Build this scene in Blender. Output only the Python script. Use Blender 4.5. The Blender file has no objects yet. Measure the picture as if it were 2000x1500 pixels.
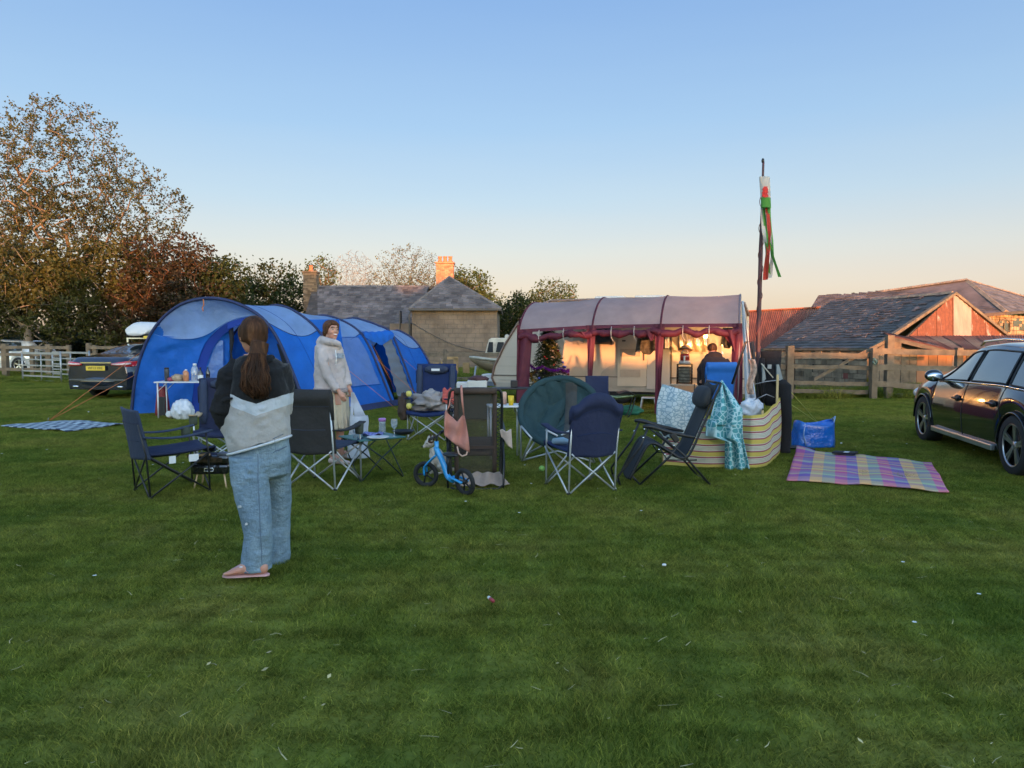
import bpy, bmesh, math, random
import numpy as np
from mathutils import Vector, Matrix, Euler, noise
C = bpy.context.scene
COL = C.collection
R = math.radians
V = Vector
rnd = random.Random(7)

# ---------------------------------------------------------------- camera
F = 1444.0; EYE = 1.5; HORIZON = 662.0
PITCH = math.atan((750-HORIZON)/F)
cam = bpy.data.objects.new('camera', bpy.data.cameras.new('camera')); COL.objects.link(cam)
cam.location = (0, 0, EYE); cam.rotation_euler = (R(90)-PITCH, 0, 0)
cam.data.sensor_width = 36; cam.data.lens = 36*F/2000; cam.data.clip_start = .1; cam.data.clip_end = 2000
C.camera = cam
C.render.resolution_x = 1024; C.render.resolution_y = 768

# ---------------------------------------------------------------- sky, sun, exposure
EXPO = 3.35
SUN_EL = R(2.6); SUN = V((.20, -.98, 0)).normalized()
SUN_DIR = V((SUN.x*math.cos(SUN_EL), SUN.y*math.cos(SUN_EL), math.sin(SUN_EL)))
W = bpy.data.worlds.new('World'); C.world = W; W.use_nodes = True
wn = W.node_tree.nodes; wl = W.node_tree.links
sky = wn.new('ShaderNodeTexSky'); sky.sky_type = 'NISHITA'; sky.sun_disc = False
sky.sun_elevation = SUN_EL; sky.sun_rotation = math.atan2(SUN_DIR.x, SUN_DIR.y)
sky.air_density = .8; sky.dust_density = .5; sky.ozone_density = 1.5; sky.altitude = 0
bg = wn['Background']; bg.inputs['Strength'].default_value = .15
# evening haze: away from the sun the sky takes the soft blue to peach bands of dusk
tcw = wn.new('ShaderNodeTexCoord'); sep = wn.new('ShaderNodeSeparateXYZ'); wl.new(tcw.outputs['Generated'], sep.inputs[0])
band = wn.new('ShaderNodeValToRGB'); els = band.color_ramp.elements
BANDS = [(0, (.58, .44, .39)), (.03, (.65, .50, .43)), (.07, (.70, .57, .51)), (.115, (.64, .61, .59)), (.18, (.48, .585, .69)), (.27, (.34, .51, .735)), (.42, (.215, .38, .70)), (1, (.16, .33, .66))]
while len(els) < len(BANDS): els.new(.5)
for e, (p, c) in zip(els, BANDS): e.position = p; e.color = (*c, 1)
nzw = wn.new('ShaderNodeTexNoise'); mpw = wn.new('ShaderNodeMapping'); mpw.inputs['Scale'].default_value = (1.5, 1.5, 14); wl.new(tcw.outputs['Generated'], mpw.inputs[0]); wl.new(mpw.outputs[0], nzw.inputs['Vector']); nzw.inputs['Scale'].default_value = 2.2; nzw.inputs['Detail'].default_value = 5
maw = wn.new('ShaderNodeMath'); maw.operation = 'MULTIPLY_ADD'; wl.new(nzw.outputs[0], maw.inputs[0]); maw.inputs[1].default_value = .022; wl.new(sep.outputs[2], maw.inputs[2]); mbw = wn.new('ShaderNodeMath'); mbw.operation = 'SUBTRACT'; wl.new(maw.outputs[0], mbw.inputs[0]); mbw.inputs[1].default_value = .011
wl.new(mbw.outputs[0], band.inputs[0])
sc_ = wn.new('ShaderNodeVectorMath'); sc_.operation = 'SCALE'; sc_.inputs['Scale'].default_value = 1/(.15*2**EXPO); wl.new(band.outputs[0], sc_.inputs[0])
dot = wn.new('ShaderNodeVectorMath'); dot.operation = 'DOT_PRODUCT'; dot.inputs[1].default_value = SUN_DIR; wl.new(tcw.outputs['Generated'], dot.inputs[0])
wf = wn.new('ShaderNodeMapRange'); wf.interpolation_type = 'SMOOTHSTEP'; wf.inputs['From Min'].default_value = -.55; wf.inputs['From Max'].default_value = .45
wf.inputs['To Min'].default_value = .94; wf.inputs['To Max'].default_value = .0; wl.new(dot.outputs['Value'], wf.inputs['Value'])
mxw = wn.new('ShaderNodeMix'); mxw.data_type = 'RGBA'; wl.new(wf.outputs[0], mxw.inputs[0]); wl.new(sky.outputs[0], mxw.inputs[6]); wl.new(sc_.outputs[0], mxw.inputs[7])
wl.new(mxw.outputs[2], bg.inputs['Color'])
sl = bpy.data.lights.new('sun', 'SUN'); sl.energy = 1.0; sl.angle = R(.5); sl.color = (1, .40, .14)
so = bpy.data.objects.new('sun', sl); COL.objects.link(so)
so.rotation_euler = SUN_DIR.to_track_quat('Z', 'Y').to_euler(); so.location = SUN_DIR*60
C.view_settings.view_transform = 'Standard'; C.view_settings.look = 'None'
C.view_settings.gamma = 1; C.view_settings.exposure = EXPO
C.view_settings.use_curve_mapping = False
C.cycles.max_bounces = 8; C.cycles.transparent_max_bounces = 12

# ---------------------------------------------------------------- helpers
def sm(a, b, x):
    t = min(1, max(0, (x-a)/(b-a))); return t*t*(3-2*t)
def gz(x, y):                                   # height of the ground
    z = -.45*sm(3, 7, x)*sm(20, 27, y)
    z += .03*noise.noise(V((x*.35, y*.35, 3)))*sm(1, 3, y)
    return z
cp, sp = math.cos(PITCH), math.sin(PITCH)
def at(px, py, Y):                              # the point seen at a pixel, Y metres in front
    dx = (px-1000)/F; dz = -(py-750)/F
    d = V((dx, cp+sp*dz, -sp+cp*dz)); k = Y/d.y
    return V((d.x*k, Y, EYE+d.z*k))
def gp(px, py, z=0):                            # the ground point seen at a pixel
    dx = (px-1000)/F; dz = -(py-750)/F
    d = V((dx, cp+sp*dz, -sp+cp*dz)); k = (z-EYE)/d.z
    return V((d.x*k, d.y*k, z))
def lerp(a, b, t): return a+(b-a)*t

WM = {}
def tag(o, label=None, cat=None, group=None, kind=None):
    if label: o['label'] = label
    if cat: o['category'] = cat
    if group: o['group'] = group
    if kind: o['kind'] = kind
    return o
def thing(name, label, cat, loc=(0, 0, 0), rz=0, group=None, rx=0, ry=0):
    o = bpy.data.objects.new(name, None); COL.objects.link(o)
    o.location = loc; o.rotation_euler = (rx, ry, rz); o.empty_display_size = .2
    WM[o.name] = Matrix.Translation(V(loc)) @ Euler((rx, ry, rz)).to_matrix().to_4x4()
    return tag(o, label, cat, group)
def wm(o): return WM.get(o.name, Matrix.Identity(4)) if o else Matrix.Identity(4)
def copytree(o, loc, rz, label=None, parent=None):
    c = o.copy(); COL.objects.link(c)
    if parent is None:
        c.location = loc; c.rotation_euler = (0, 0, rz)
        WM[c.name] = Matrix.Translation(V(loc)) @ Matrix.Rotation(rz, 4, 'Z')
        if label: c['label'] = label
    else: c.parent = parent
    for ch in list(o.children): copytree(ch, None, 0, None, c)
    return c

class MB:
    def __init__(s): s.v = []; s.f = []; s.m = []; s.uv = {}; s.cm = 0; s.sm = set()
    def q(s, *pts, uv=None, smooth=False):
        b = len(s.v); s.v += [V(p) for p in pts]; fi = len(s.f)
        s.f.append(tuple(range(b, b+len(pts)))); s.m.append(s.cm)
        if uv: s.uv[fi] = uv
        if smooth: s.sm.add(fi)
        return s
    def add(s, vs, fs, smooth=False, uvs=None):
        b = len(s.v); s.v += [V(p) for p in vs]
        for i, f in enumerate(fs):
            if uvs: s.uv[len(s.f)] = uvs[i]
            if smooth: s.sm.add(len(s.f))
            s.f.append(tuple(b+j for j in f)); s.m.append(s.cm)
        return s
    def box(s, c, size, rot=None):
        x, y, z = size[0]/2, size[1]/2, size[2]/2
        p = [V((i, j, k)) for i in (-x, x) for j in (-y, y) for k in (-z, z)]
        if rot is not None: p = [rot @ q for q in p]
        c = V(c)
        return s.add([c+q for q in p], [(0, 1, 3, 2), (4, 6, 7, 5), (0, 4, 5, 1), (2, 3, 7, 6), (0, 2, 6, 4), (1, 5, 7, 3)])
    def bar(s, a, b, w, h, up=(0, 0, 1)):       # a rectangular bar from a to b
        a, b = V(a), V(b); d = (b-a); L = d.length; d.normalize(); up = V(up)
        if abs(d.dot(up)) > .98: up = V((1, 0, 0))
        sd = d.cross(up).normalized(); u = sd.cross(d)
        p = []
        for e in (a, b):
            for i, j in ((-1, -1), (1, -1), (1, 1), (-1, 1)): p.append(e+sd*(w/2*i)+u*(h/2*j))
        return s.add(p, [(0, 3, 2, 1), (4, 5, 6, 7), (0, 1, 5, 4), (1, 2, 6, 5), (2, 3, 7, 6), (3, 0, 4, 7)])
    def tube(s, pts, r, n=8, caps=True, closed=False):
        pts = [V(p) for p in pts]; k = len(pts)
        rs = r if isinstance(r, (list, tuple)) else [r]*k
        vs = []; ref = None
        for i, p in enumerate(pts):
            if closed: t = pts[(i+1) % k]-pts[i-1]
            else: t = pts[min(i+1, k-1)]-pts[max(i-1, 0)]
            t.normalize()
            if ref is None:
                ref = t.orthogonal().normalized()
            ref = (ref-t*ref.dot(t)).normalized(); b = t.cross(ref)
            for j in range(n):
                a = 2*math.pi*j/n; vs.append(p+(ref*math.cos(a)+b*math.sin(a))*rs[i])
        fs = []
        for i in range(k if closed else k-1):
            i2 = (i+1) % k
            for j in range(n): fs.append((i*n+j, i*n+(j+1) % n, i2*n+(j+1) % n, i2*n+j))
        if caps and not closed: fs += [tuple(range(n-1, -1, -1)), tuple((k-1)*n+j for j in range(n))]
        return s.add(vs, fs, smooth=True)
    def grid(s, fn, nu, nv, smooth=True, uvs=(1, 1)):
        vs = []; fs = []; us = []
        for i in range(nu+1):
            for j in range(nv+1): vs.append(fn(i/nu, j/nv))
        for i in range(nu):
            for j in range(nv):
                a = i*(nv+1)+j; fs.append((a, a+nv+1, a+nv+2, a+1))
                us.append([(i/nu*uvs[0], j/nv*uvs[1]), ((i+1)/nu*uvs[0], j/nv*uvs[1]), ((i+1)/nu*uvs[0], (j+1)/nv*uvs[1]), (i/nu*uvs[0], (j+1)/nv*uvs[1])])
        return s.add(vs, fs, smooth=smooth, uvs=us)
    def lathe(s, c, prof, n=16, axis=None, caps=True):     # prof: (radius, height)
        c = V(c); vs = []; fs = []; M = axis if axis is not None else Matrix.Identity(3)
        for r, z in prof:
            for j in range(n):
                a = 2*math.pi*j/n; vs.append(c+M @ V((r*math.cos(a), r*math.sin(a), z)))
        k = len(prof)
        for i in range(k-1):
            for j in range(n): fs.append((i*n+j, i*n+(j+1) % n, (i+1)*n+(j+1) % n, (i+1)*n+j))
        if caps: fs += [tuple(range(n-1, -1, -1)), tuple((k-1)*n+j for j in range(n))]
        return s.add(vs, fs, smooth=True)
    def ball(s, c, r, nu=12, nv=8, rot=None):
        c = V(c); r = V(r) if not isinstance(r, (int, float)) else V((r, r, r)); vs = []; fs = []
        for i in range(nv+1):
            ph = math.pi*i/nv
            for j in range(nu):
                a = 2*math.pi*j/nu; p = V((r.x*math.sin(ph)*math.cos(a), r.y*math.sin(ph)*math.sin(a), -r.z*math.cos(ph)))
                vs.append(c+(rot @ p if rot is not None else p))
        for i in range(nv):
            for j in range(nu): fs.append((i*nu+j, i*nu+(j+1) % nu, (i+1)*nu+(j+1) % nu, (i+1)*nu+j))
        return s.add(vs, fs, smooth=True)
    def loft(s, rings, n=20, caps=True, closed=True):   # rings: (centre, rx, ry, x axis, y axis)
        vs = []; fs = []
        for (c, rx, ry, ax, ay) in rings:
            for j in range(n):
                a = 2*math.pi*j/n; vs.append(V(c)+V(ax)*(rx*math.cos(a))+V(ay)*(ry*math.sin(a)))
        k = len(rings)
        for i in range(k-1):
            for j in range(n): fs.append((i*n+j, i*n+(j+1) % n, (i+1)*n+(j+1) % n, (i+1)*n+j))
        if caps: fs += [tuple(range(n-1, -1, -1)), tuple((k-1)*n+j for j in range(n))]
        return s.add(vs, fs, smooth=True)
    def prism(s, poly, d):                      # a convex or simple outline, extruded by vector d
        n = len(poly); d = V(d); p = [V(x) for x in poly]
        return s.add(p+[x+d for x in p], [tuple(range(n-1, -1, -1)), tuple(range(n, 2*n))]+[(i, (i+1) % n, n+(i+1) % n, n+i) for i in range(n)])
    def build(s, name, mat, parent=None, world=False, solid=0, bevel=0, subsurf=0, fixn=True):
        me = bpy.data.meshes.new(name)
        vs = s.v
        if world and parent is not None:
            I = wm(parent).inverted(); vs = [I @ v for v in vs]
        me.from_pydata([tuple(v) for v in vs], [], s.f)
        mats = mat if isinstance(mat, (list, tuple)) else [mat]
        for m in mats: me.materials.append(m)
        if len(mats) > 1: me.polygons.foreach_set('material_index', s.m)
        if s.sm:
            fl = [i in s.sm for i in range(len(s.f))]; me.polygons.foreach_set('use_smooth', fl)
        if s.uv:
            ul = me.uv_layers.new(name='UVMap'); k = 0
            for i, f in enumerate(s.f):
                u = s.uv.get(i)
                for j in range(len(f)):
                    if u: ul.data[k].uv = u[j]
                    k += 1
        if fixn and len(s.f) < 30000:
            bm = bmesh.new(); bm.from_mesh(me); bmesh.ops.remove_doubles(bm, verts=bm.verts, dist=1e-5)
            bmesh.ops.recalc_face_normals(bm, faces=bm.faces); bm.to_mesh(me); bm.free()
        o = bpy.data.objects.new(name, me); COL.objects.link(o)
        if parent is not None:
            o.parent = parent; WM[o.name] = wm(parent)
        if bevel:
            b = o.modifiers.new('bevel', 'BEVEL'); b.width = bevel; b.segments = 2; b.limit_method = 'ANGLE'; b.angle_limit = R(40)
        if subsurf:
            b = o.modifiers.new('subsurf', 'SUBSURF'); b.levels = subsurf; b.render_levels = subsurf
        if solid:
            b = o.modifiers.new('solid', 'SOLIDIFY'); b.thickness = solid; b.offset = 0
        return o

def hexc(h):
    return tuple(((int(h[i:i+2], 16)/255+.055)/1.055)**2.4 if int(h[i:i+2], 16) > 10 else int(h[i:i+2], 16)/255/12.92 for i in (0, 2, 4))
def newmat(name):
    m = bpy.data.materials.new(name); m.use_nodes = True
    return m, m.node_tree.nodes, m.node_tree.links, m.node_tree.nodes['Principled BSDF']
def mix(nt, a, b, fac, mode='MIX'):
    n = nt.nodes.new('ShaderNodeMix'); n.data_type = 'RGBA'; n.blend_type = mode
    for k, x in ((0, fac), (6, a), (7, b)):
        if hasattr(x, 'links') or hasattr(x, 'is_linked'): nt.links.new(x, n.inputs[k])
        elif k == 0: n.inputs[0].default_value = x
        else: n.inputs[k].default_value = (*x[:3], 1)
    return n.outputs[2]
def ramp(nt, src, stops, interp='LINEAR'):
    n = nt.nodes.new('ShaderNodeValToRGB'); n.color_ramp.interpolation = interp
    e = n.color_ramp.elements
    while len(e) < len(stops): e.new(.5)
    for i, (p, c) in enumerate(stops):
        e[i].position = p; e[i].color = (*c[:3], 1) if not isinstance(c, (int, float)) else (c, c, c, 1)
    nt.links.new(src, n.inputs[0]); return n.outputs[0]
def noi(nt, scale, detail=3, rough=.55, coord='Object', out=0, stretch=None):
    tc = nt.nodes.new('ShaderNodeTexCoord'); n = nt.nodes.new('ShaderNodeTexNoise')
    n.inputs['Scale'].default_value = scale; n.inputs['Detail'].default_value = detail; n.inputs['Roughness'].default_value = rough
    src = tc.outputs[coord]
    if coord == 'World':
        pass
    if stretch:
        mp = nt.nodes.new('ShaderNodeMapping'); mp.inputs['Scale'].default_value = stretch
        nt.links.new(src, mp.inputs[0]); src = mp.outputs[0]
    nt.links.new(src, n.inputs['Vector']); return n.outputs[out]
def bump(nt, b, height, dist, strength=.5):
    n = nt.nodes.new('ShaderNodeBump'); n.inputs['Strength'].default_value = strength; n.inputs['Distance'].default_value = dist
    nt.links.new(height, n.inputs['Height']); nt.links.new(n.outputs[0], b.inputs['Normal']); return n
MATS = {}
def M(name, col, rough=.7, metal=0, var=.18, vs=3.0, bs=0, bd=.002, spec=.5, coat=0, island=0, stretch=None, sheen=0, trans=0, alpha=1):
    if name in MATS: return MATS[name]
    m, n, l, b = newmat(name); nt = m.node_tree
    c = hexc(col) if isinstance(col, str) else col
    dark = tuple(x*(1-var) for x in c); lite = tuple(min(1, x*(1+var)) for x in c)
    o = ramp(nt, noi(nt, vs, 4, .6, stretch=stretch), [(.3, dark), (.7, lite)])
    if island:
        g = n.new('ShaderNodeNewGeometry'); rr = ramp(nt, g.outputs['Random Per Island'], [(0, 1-island), (1, 1+island)])
        # a ramp clamps nothing above one, so the factor is kept
        o = mix(nt, o, rr, 1.0, 'MULTIPLY')
    l.new(o, b.inputs['Base Color'])
    b.inputs['Roughness'].default_value = rough; b.inputs['Metallic'].default_value = metal
    b.inputs['Specular IOR Level'].default_value = spec; b.inputs['Coat Weight'].default_value = coat
    b.inputs['Coat Roughness'].default_value = .04
    if sheen: b.inputs['Sheen Weight'].default_value = sheen
    if trans: b.inputs['Transmission Weight'].default_value = trans
    if alpha < 1: b.inputs['Alpha'].default_value = alpha
    if bs: bump(nt, b, noi(nt, bs, 3, .6), bd, .6)
    MATS[name] = m; return m
def cloth(name, col, thin=.0, fold=6, fd=.02, rough=.85, var=.12, weave=True, sheen=.0):  # fabric; thin lets light through
    if name in MATS: return MATS[name]
    m = M(name, col, rough, var=var, vs=2.5, sheen=sheen); nt = m.node_tree; b = nt.nodes['Principled BSDF']
    w = nt.nodes.new('ShaderNodeMath'); w.operation = 'MULTIPLY_ADD'
    nt.links.new(noi(nt, 260, 2), w.inputs[0]); w.inputs[1].default_value = .06 if weave else .01
    nt.links.new(noi(nt, fold, 3, .5), w.inputs[2]); bump(nt, b, w.outputs[0], fd, .7)
    if thin:
        t = nt.nodes.new('ShaderNodeBsdfTranslucent'); ms = nt.nodes.new('ShaderNodeMixShader'); out = nt.nodes['Material Output']
        cs = b.inputs['Base Color'].links[0].from_socket; nt.links.new(cs, t.inputs[0])
        ms.inputs[0].default_value = thin; nt.links.new(b.outputs[0], ms.inputs[1]); nt.links.new(t.outputs[0], ms.inputs[2]); nt.links.new(ms.outputs[0], out.inputs[0])
    return m
def leafmat(name, cols, rough=.6):
    if name in MATS: return MATS[name]
    m, n, l, b = newmat(name); nt = m.node_tree
    g = n.new('ShaderNodeNewGeometry'); k = len(cols)
    c = ramp(nt, g.outputs['Random Per Island'], [(i/(k-1), cols[i]) for i in range(k)])
    c = mix(nt, c, ramp(nt, noi(nt, .5, 3), [(.3, .62), (.7, 1.25)]), 1.0, 'MULTIPLY')
    l.new(c, b.inputs['Base Color']); b.inputs['Roughness'].default_value = rough; b.inputs['Specular IOR Level'].default_value = .25
    t = n.new('ShaderNodeBsdfTranslucent'); l.new(c, t.inputs[0]); ms = n.new('ShaderNodeMixShader'); ms.inputs[0].default_value = .35
    l.new(b.outputs[0], ms.inputs[1]); l.new(t.outputs[0], ms.inputs[2]); l.new(ms.outputs[0], n['Material Output'].inputs[0])
    MATS[name] = m; return m

# rows of pieces (slates, blocks, stones, boards) laid over a convex flat outline
def courses(poly, udir, w, h, thick, gap=.004, lift=0, wj=.15, tj=.3, seed=1, stagger=True, each=None, mb=None, hj=0):
    poly = [V(p) for p in poly]; r = random.Random(seed)
    u = V(udir).normalized(); nrm = V((0, 0, 0))
    for i in range(len(poly)): nrm += (poly[i]-poly[0]).cross(poly[(i+1) % len(poly)]-poly[0])
    nrm.normalize()
    if nrm.y > 0: nrm = -nrm                    # faces the camera's side
    v = nrm.cross(u); 
    if v.z < 0: v = -v
    O = poly[0]; P2 = [((p-O).dot(u), (p-O).dot(v)) for p in poly]
    v0 = min(p[1] for p in P2); v1 = max(p[1] for p in P2); row = 0; y = v0
    mb = mb or MB(); pieces = []
    def span(yy):
        xs = []
        for i in range(len(P2)):
            a, b = P2[i], P2[(i+1) % len(P2)]
            if (a[1]-yy)*(b[1]-yy) < 0: xs.append(a[0]+(b[0]-a[0])*(yy-a[1])/(b[1]-a[1]))
        return (min(xs), max(xs)) if len(xs) > 1 else None
    while y < v1-.01:
        hh = min(h*(1+r.uniform(-hj, hj)), v1-y); s0 = span(y+hh*.02+.001); s1 = span(y+hh*.98)
        if s0 and s1:
            lo = min(s0[0], s1[0]); hi = max(s0[1], s1[1]); x = lo-(w*.5 if (row % 2 and stagger) else 0)-r.uniform(0, w*.1)
            while x < hi:
                ww = w*(1+r.uniform(-wj, wj)); a, b = x+gap/2, x+ww-gap/2
                ab, bb = max(a, s0[0]), min(b, s0[1]); at_, bt = max(a, s1[0]), min(b, s1[1])
                if bb > ab+.01 or bt > at_+.01:
                    bb = max(bb, ab+.001); bt = max(bt, at_+.001)
                    t = thick*(1+r.uniform(-tj, tj)); l0 = t+lift*(1+r.uniform(-.5, .6)); l1 = t
                    dy = r.uniform(-.02, .02)*hh if lift else 0
                    g0 = [(ab, y+gap/2+dy), (bb, y+gap/2+dy*.5), (bt, y+hh-gap/2), (at_, y+hh-gap/2)]
                    base = [O+u*p+v*q for p, q in g0]
                    top = [base[0]+nrm*l0, base[1]+nrm*l0, base[2]+nrm*l1, base[3]+nrm*l1]
                    vs = base+top; fs = [(4, 5, 6, 7), (0, 1, 5, 4), (1, 2, 6, 5), (2, 3, 7, 6), (3, 0, 4, 7)]
                    if each is not None: pieces.append((vs, fs))
                    else: mb.add(vs, fs)
                x += ww
        y += hh; row += 1
    if each is not None:
        for vs, fs in pieces:
            MB().add(vs, fs).build(each[0], each[1], each[2], world=True, fixn=False)
    return mb
# ---------------------------------------------------------------- ground
def grassmat(name, blade):
    m, n, l, b = newmat(name); nt = m.node_tree
    g = n.new('ShaderNodeNewGeometry')
    def wn_(scale, det=4):
        t = n.new('ShaderNodeTexNoise'); t.inputs['Scale'].default_value = scale; t.inputs['Detail'].default_value = det
        l.new(g.outputs['Position'], t.inputs['Vector']); return t.outputs[0]
    base = ramp(nt, wn_(.9, 6), [(.32, (.130, .180, .030)), (.5, (.205, .232, .042)), (.72, (.275, .262, .062))])
    c = mix(nt, base, ramp(nt, wn_(4.5, 3), [(.3, .75), (.7, 1.22)]), 1.0, 'MULTIPLY')
    c = mix(nt, c, (.21, .175, .07), ramp(nt, wn_(1.5, 6), [(.60, 0), (.76, .35)]))
    if blade:
        c2 = ramp(nt, g.outputs['Random Per Island'], [(0, (.38, .48, .4)), (.5, (.95, .97, .95)), (.9, (1.6, 1.45, 1.3)), (.97, (2.0, 1.7, 1.7)), (1, (2.8, 2.2, 2.5))])
        c = mix(nt, c, c2, 1.0, 'MULTIPLY')
    else:
        c = mix(nt, c, (.9, .85, .8), 1.0, 'MULTIPLY')
        bump(nt, b, wn_(30, 5), .02, .8)
    l.new(c, b.inputs['Base Color']); b.inputs['Roughness'].default_value = .8; b.inputs['Specular IOR Level'].default_value = .06
    if blade:
        t = n.new('ShaderNodeBsdfTranslucent'); l.new(c, t.inputs[0]); ms = n.new('ShaderNodeMixShader'); ms.inputs[0].default_value = .45
        l.new(b.outputs[0], ms.inputs[1]); l.new(t.outputs[0], ms.inputs[2]); l.new(ms.outputs[0], n['Material Output'].inputs[0])
    return m
xs = [-700, -300, -120, -60]+[-40+1.0*i for i in range(81)]+[60, 120, 300, 700]
ys = [-300, -120, -60, -30, -10]+[-2+.75*i for i in range(64)]+[55, 70, 100, 200, 400, 900]
gm = MB(); vs = []; fs = []
for x in xs:
    for y in ys: vs.append((x, y, gz(x, y)))
for i in range(len(xs)-1):
    for j in range(len(ys)-1):
        a = i*len(ys)+j; fs.append((a, a+len(ys), a+len(ys)+1, a+1))
gm.add(vs, fs, smooth=True)
tag(gm.build('ground', grassmat('ground_turf', False)), kind='structure')

# turf patches, instanced over the field as one uncountable object
GR = grassmat('grass_blade', True)
def turf(seed, size, nb, hmin, hmax, w):
    r = random.Random(seed); mb = MB()
    for i in range(nb):
        x, y = r.uniform(-size, size), r.uniform(-size, size); a = r.uniform(0, 6.28); h = r.uniform(hmin, hmax)
        ln = r.uniform(.5, 2.4)*h; lx, ly = math.cos(a)*ln, math.sin(a)*ln; wa = r.uniform(0, 3.14)
        wx, wy = math.cos(wa)*w/2, math.sin(wa)*w/2
        p = [(x-wx, y-wy, -.005), (x+wx, y+wy, -.005), (x+lx*.4+wx*.8, y+ly*.4+wy*.8, h*.6), (x+lx*.4-wx*.8, y+ly*.4-wy*.8, h*.6), (x+lx, y+ly, h)]
        mb.add(p, [(0, 1, 2, 3), (3, 2, 4)])
    me = bpy.data.meshes.new('turf_patch'); me.from_pydata([tuple(v) for v in mb.v], [], mb.f); me.materials.append(GR)
    return me
pc = bpy.data.collections.new('turf_patches')
def gn_scatter(name, pts, coll, mat=None):
    me = bpy.data.meshes.new(name); me.from_pydata([p[:3] for p in pts], [], [])
    for nm, idx in (('rot', 3), ('scl', 4)):
        at_ = me.attributes.new(nm, 'FLOAT', 'POINT'); at_.data.foreach_set('value', [p[idx] for p in pts])
    o = bpy.data.objects.new(name, me); COL.objects.link(o)
    ng = bpy.data.node_groups.new(name, 'GeometryNodeTree'); N = ng.nodes; L = ng.links
    ng.interface.new_socket('Geometry', in_out='INPUT', socket_type='NodeSocketGeometry')
    ng.interface.new_socket('Geometry', in_out='OUTPUT', socket_type='NodeSocketGeometry')
    gi = N.new('NodeGroupInput'); go = N.new('NodeGroupOutput'); ip = N.new('GeometryNodeInstanceOnPoints')
    ci = N.new('GeometryNodeCollectionInfo'); ci.inputs[0].default_value = coll; ci.inputs[1].default_value = True; ci.inputs[2].default_value = True
    ip.inputs['Pick Instance'].default_value = True
    L.new(gi.outputs[0], ip.inputs['Points']); L.new(ci.outputs[0], ip.inputs['Instance'])
    a = N.new('GeometryNodeInputNamedAttribute'); a.data_type = 'FLOAT'; a.inputs[0].default_value = 'rot'
    cx = N.new('ShaderNodeCombineXYZ'); L.new(a.outputs[0], cx.inputs[2])
    er = N.new('FunctionNodeEulerToRotation'); L.new(cx.outputs[0], er.inputs[0]); L.new(er.outputs[0], ip.inputs['Rotation'])
    b = N.new('GeometryNodeInputNamedAttribute'); b.data_type = 'FLOAT'; b.inputs[0].default_value = 'scl'
    cs = N.new('ShaderNodeCombineXYZ'); cs.inputs[0].default_value = 1; cs.inputs[1].default_value = 1; L.new(b.outputs[0], cs.inputs[2])
    L.new(cs.outputs[0], ip.inputs['Scale'])
    rv = N.new('FunctionNodeRandomValue'); rv.data_type = 'INT'; rv.inputs[4].default_value = 0; rv.inputs[5].default_value = 99
    L.new(rv.outputs[2], ip.inputs['Instance Index'])
    L.new(ip.outputs[0], go.inputs[0])
    md = o.modifiers.new('scatter', 'NODES'); md.node_group = ng
    return o
for k in range(6):
    pc.objects.link(bpy.data.objects.new('turf_patch', turf(k, .16, 800, .012, .036, .0038)))
pts = []
y = 1.6
while y < 44:
    st = .25 if y < 14 else (.3 if y < 24 else .42)
    hw = .74*y+3.0; n_ = int(2*hw/st)
    for i in range(n_):
        x = -hw+st*i+rnd.uniform(-.05, .05); yy = y+rnd.uniform(-.05, .05)
        hs = .62+.75*max(0, noise.noise(V((x*1.1, yy*1.1, 9))))+.35*rnd.random()
        if noise.noise(V((x*1.7, yy*1.7, 4))) > .33: hs *= 1.35
        pts.append((x, yy, gz(x, yy), rnd.choice((0, 1.5708, 3.1416, 4.7124))+rnd.uniform(-.2, .2), hs))
    y += st
g_ = gn_scatter('grass', pts, pc)
tag(g_, 'short mown green grass of the camping field with dry clippings', 'grass', kind='stuff')
# longer meadow tufts beyond the fence and at its foot
tc_ = bpy.data.collections.new('tall_tufts')
for k in range(3):
    me = turf(50+k, .2, 260, .08, .26, .008); tc_.objects.link(bpy.data.objects.new('tall_tuft', me))
pts = []
for i in range(2600):
    y = rnd.uniform(18.6, 40); x = rnd.uniform(-.75*y, .75*y)
    if x < 5 and y < 25: continue
    pts.append((x, y, gz(x, y), rnd.uniform(0, 6.28), rnd.uniform(.3, .9)))
for (x0, y0, x1, y1, k) in ((7.0, 18.4, 16, 19.2, 120), (-20, 29.6, -10, 29.9, 90), (12, 21, 15.5, 23, 160), (-4, 23, 0, 30, 160)):
    for i in range(k):
        x, y = rnd.uniform(x0, x1), rnd.uniform(y0, y1); pts.append((x, y, gz(x, y), rnd.uniform(0, 6.28), rnd.uniform(.5, 1.6)))
tag(gn_scatter('meadow_grass', pts, tc_), 'longer rough grass beyond the fences', 'grass', kind='stuff')
# straw and clippings
st_ = MB(); r = random.Random(3)
for i in range(300):
    y = 2.4+11*r.random()**1.3; x = r.uniform(-.72*y, .72*y); a = r.uniform(0, 3.14); L_ = r.uniform(.012, .085); z = gz(x, y)+r.uniform(.025, .045)
    d = V((math.cos(a), math.sin(a), r.uniform(-.15, .15)))*L_; n = V((-math.sin(a), math.cos(a), 0))*r.uniform(.001, .0026)
    p = V((x, y, z)); m_ = p+d*.5+n*r.uniform(-4, 4)
    st_.q(p-n, p+n, m_+n, m_-n); st_.q(m_-n, m_+n, p+d+n*.5, p+d-n*.5)
for i in range(60):
    y = 2.6+9*r.random(); x = r.uniform(-.7*y, .7*y); a = r.uniform(0, 6.28); s_ = r.uniform(.008, .018); z = gz(x, y)+.04
    u = V((math.cos(a), math.sin(a), .3))*s_; w = V((-math.sin(a), math.cos(a), .2))*s_*.6
    p = V((x, y, z)); st_.q(p-u, p-w, p+u, p+w)
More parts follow.
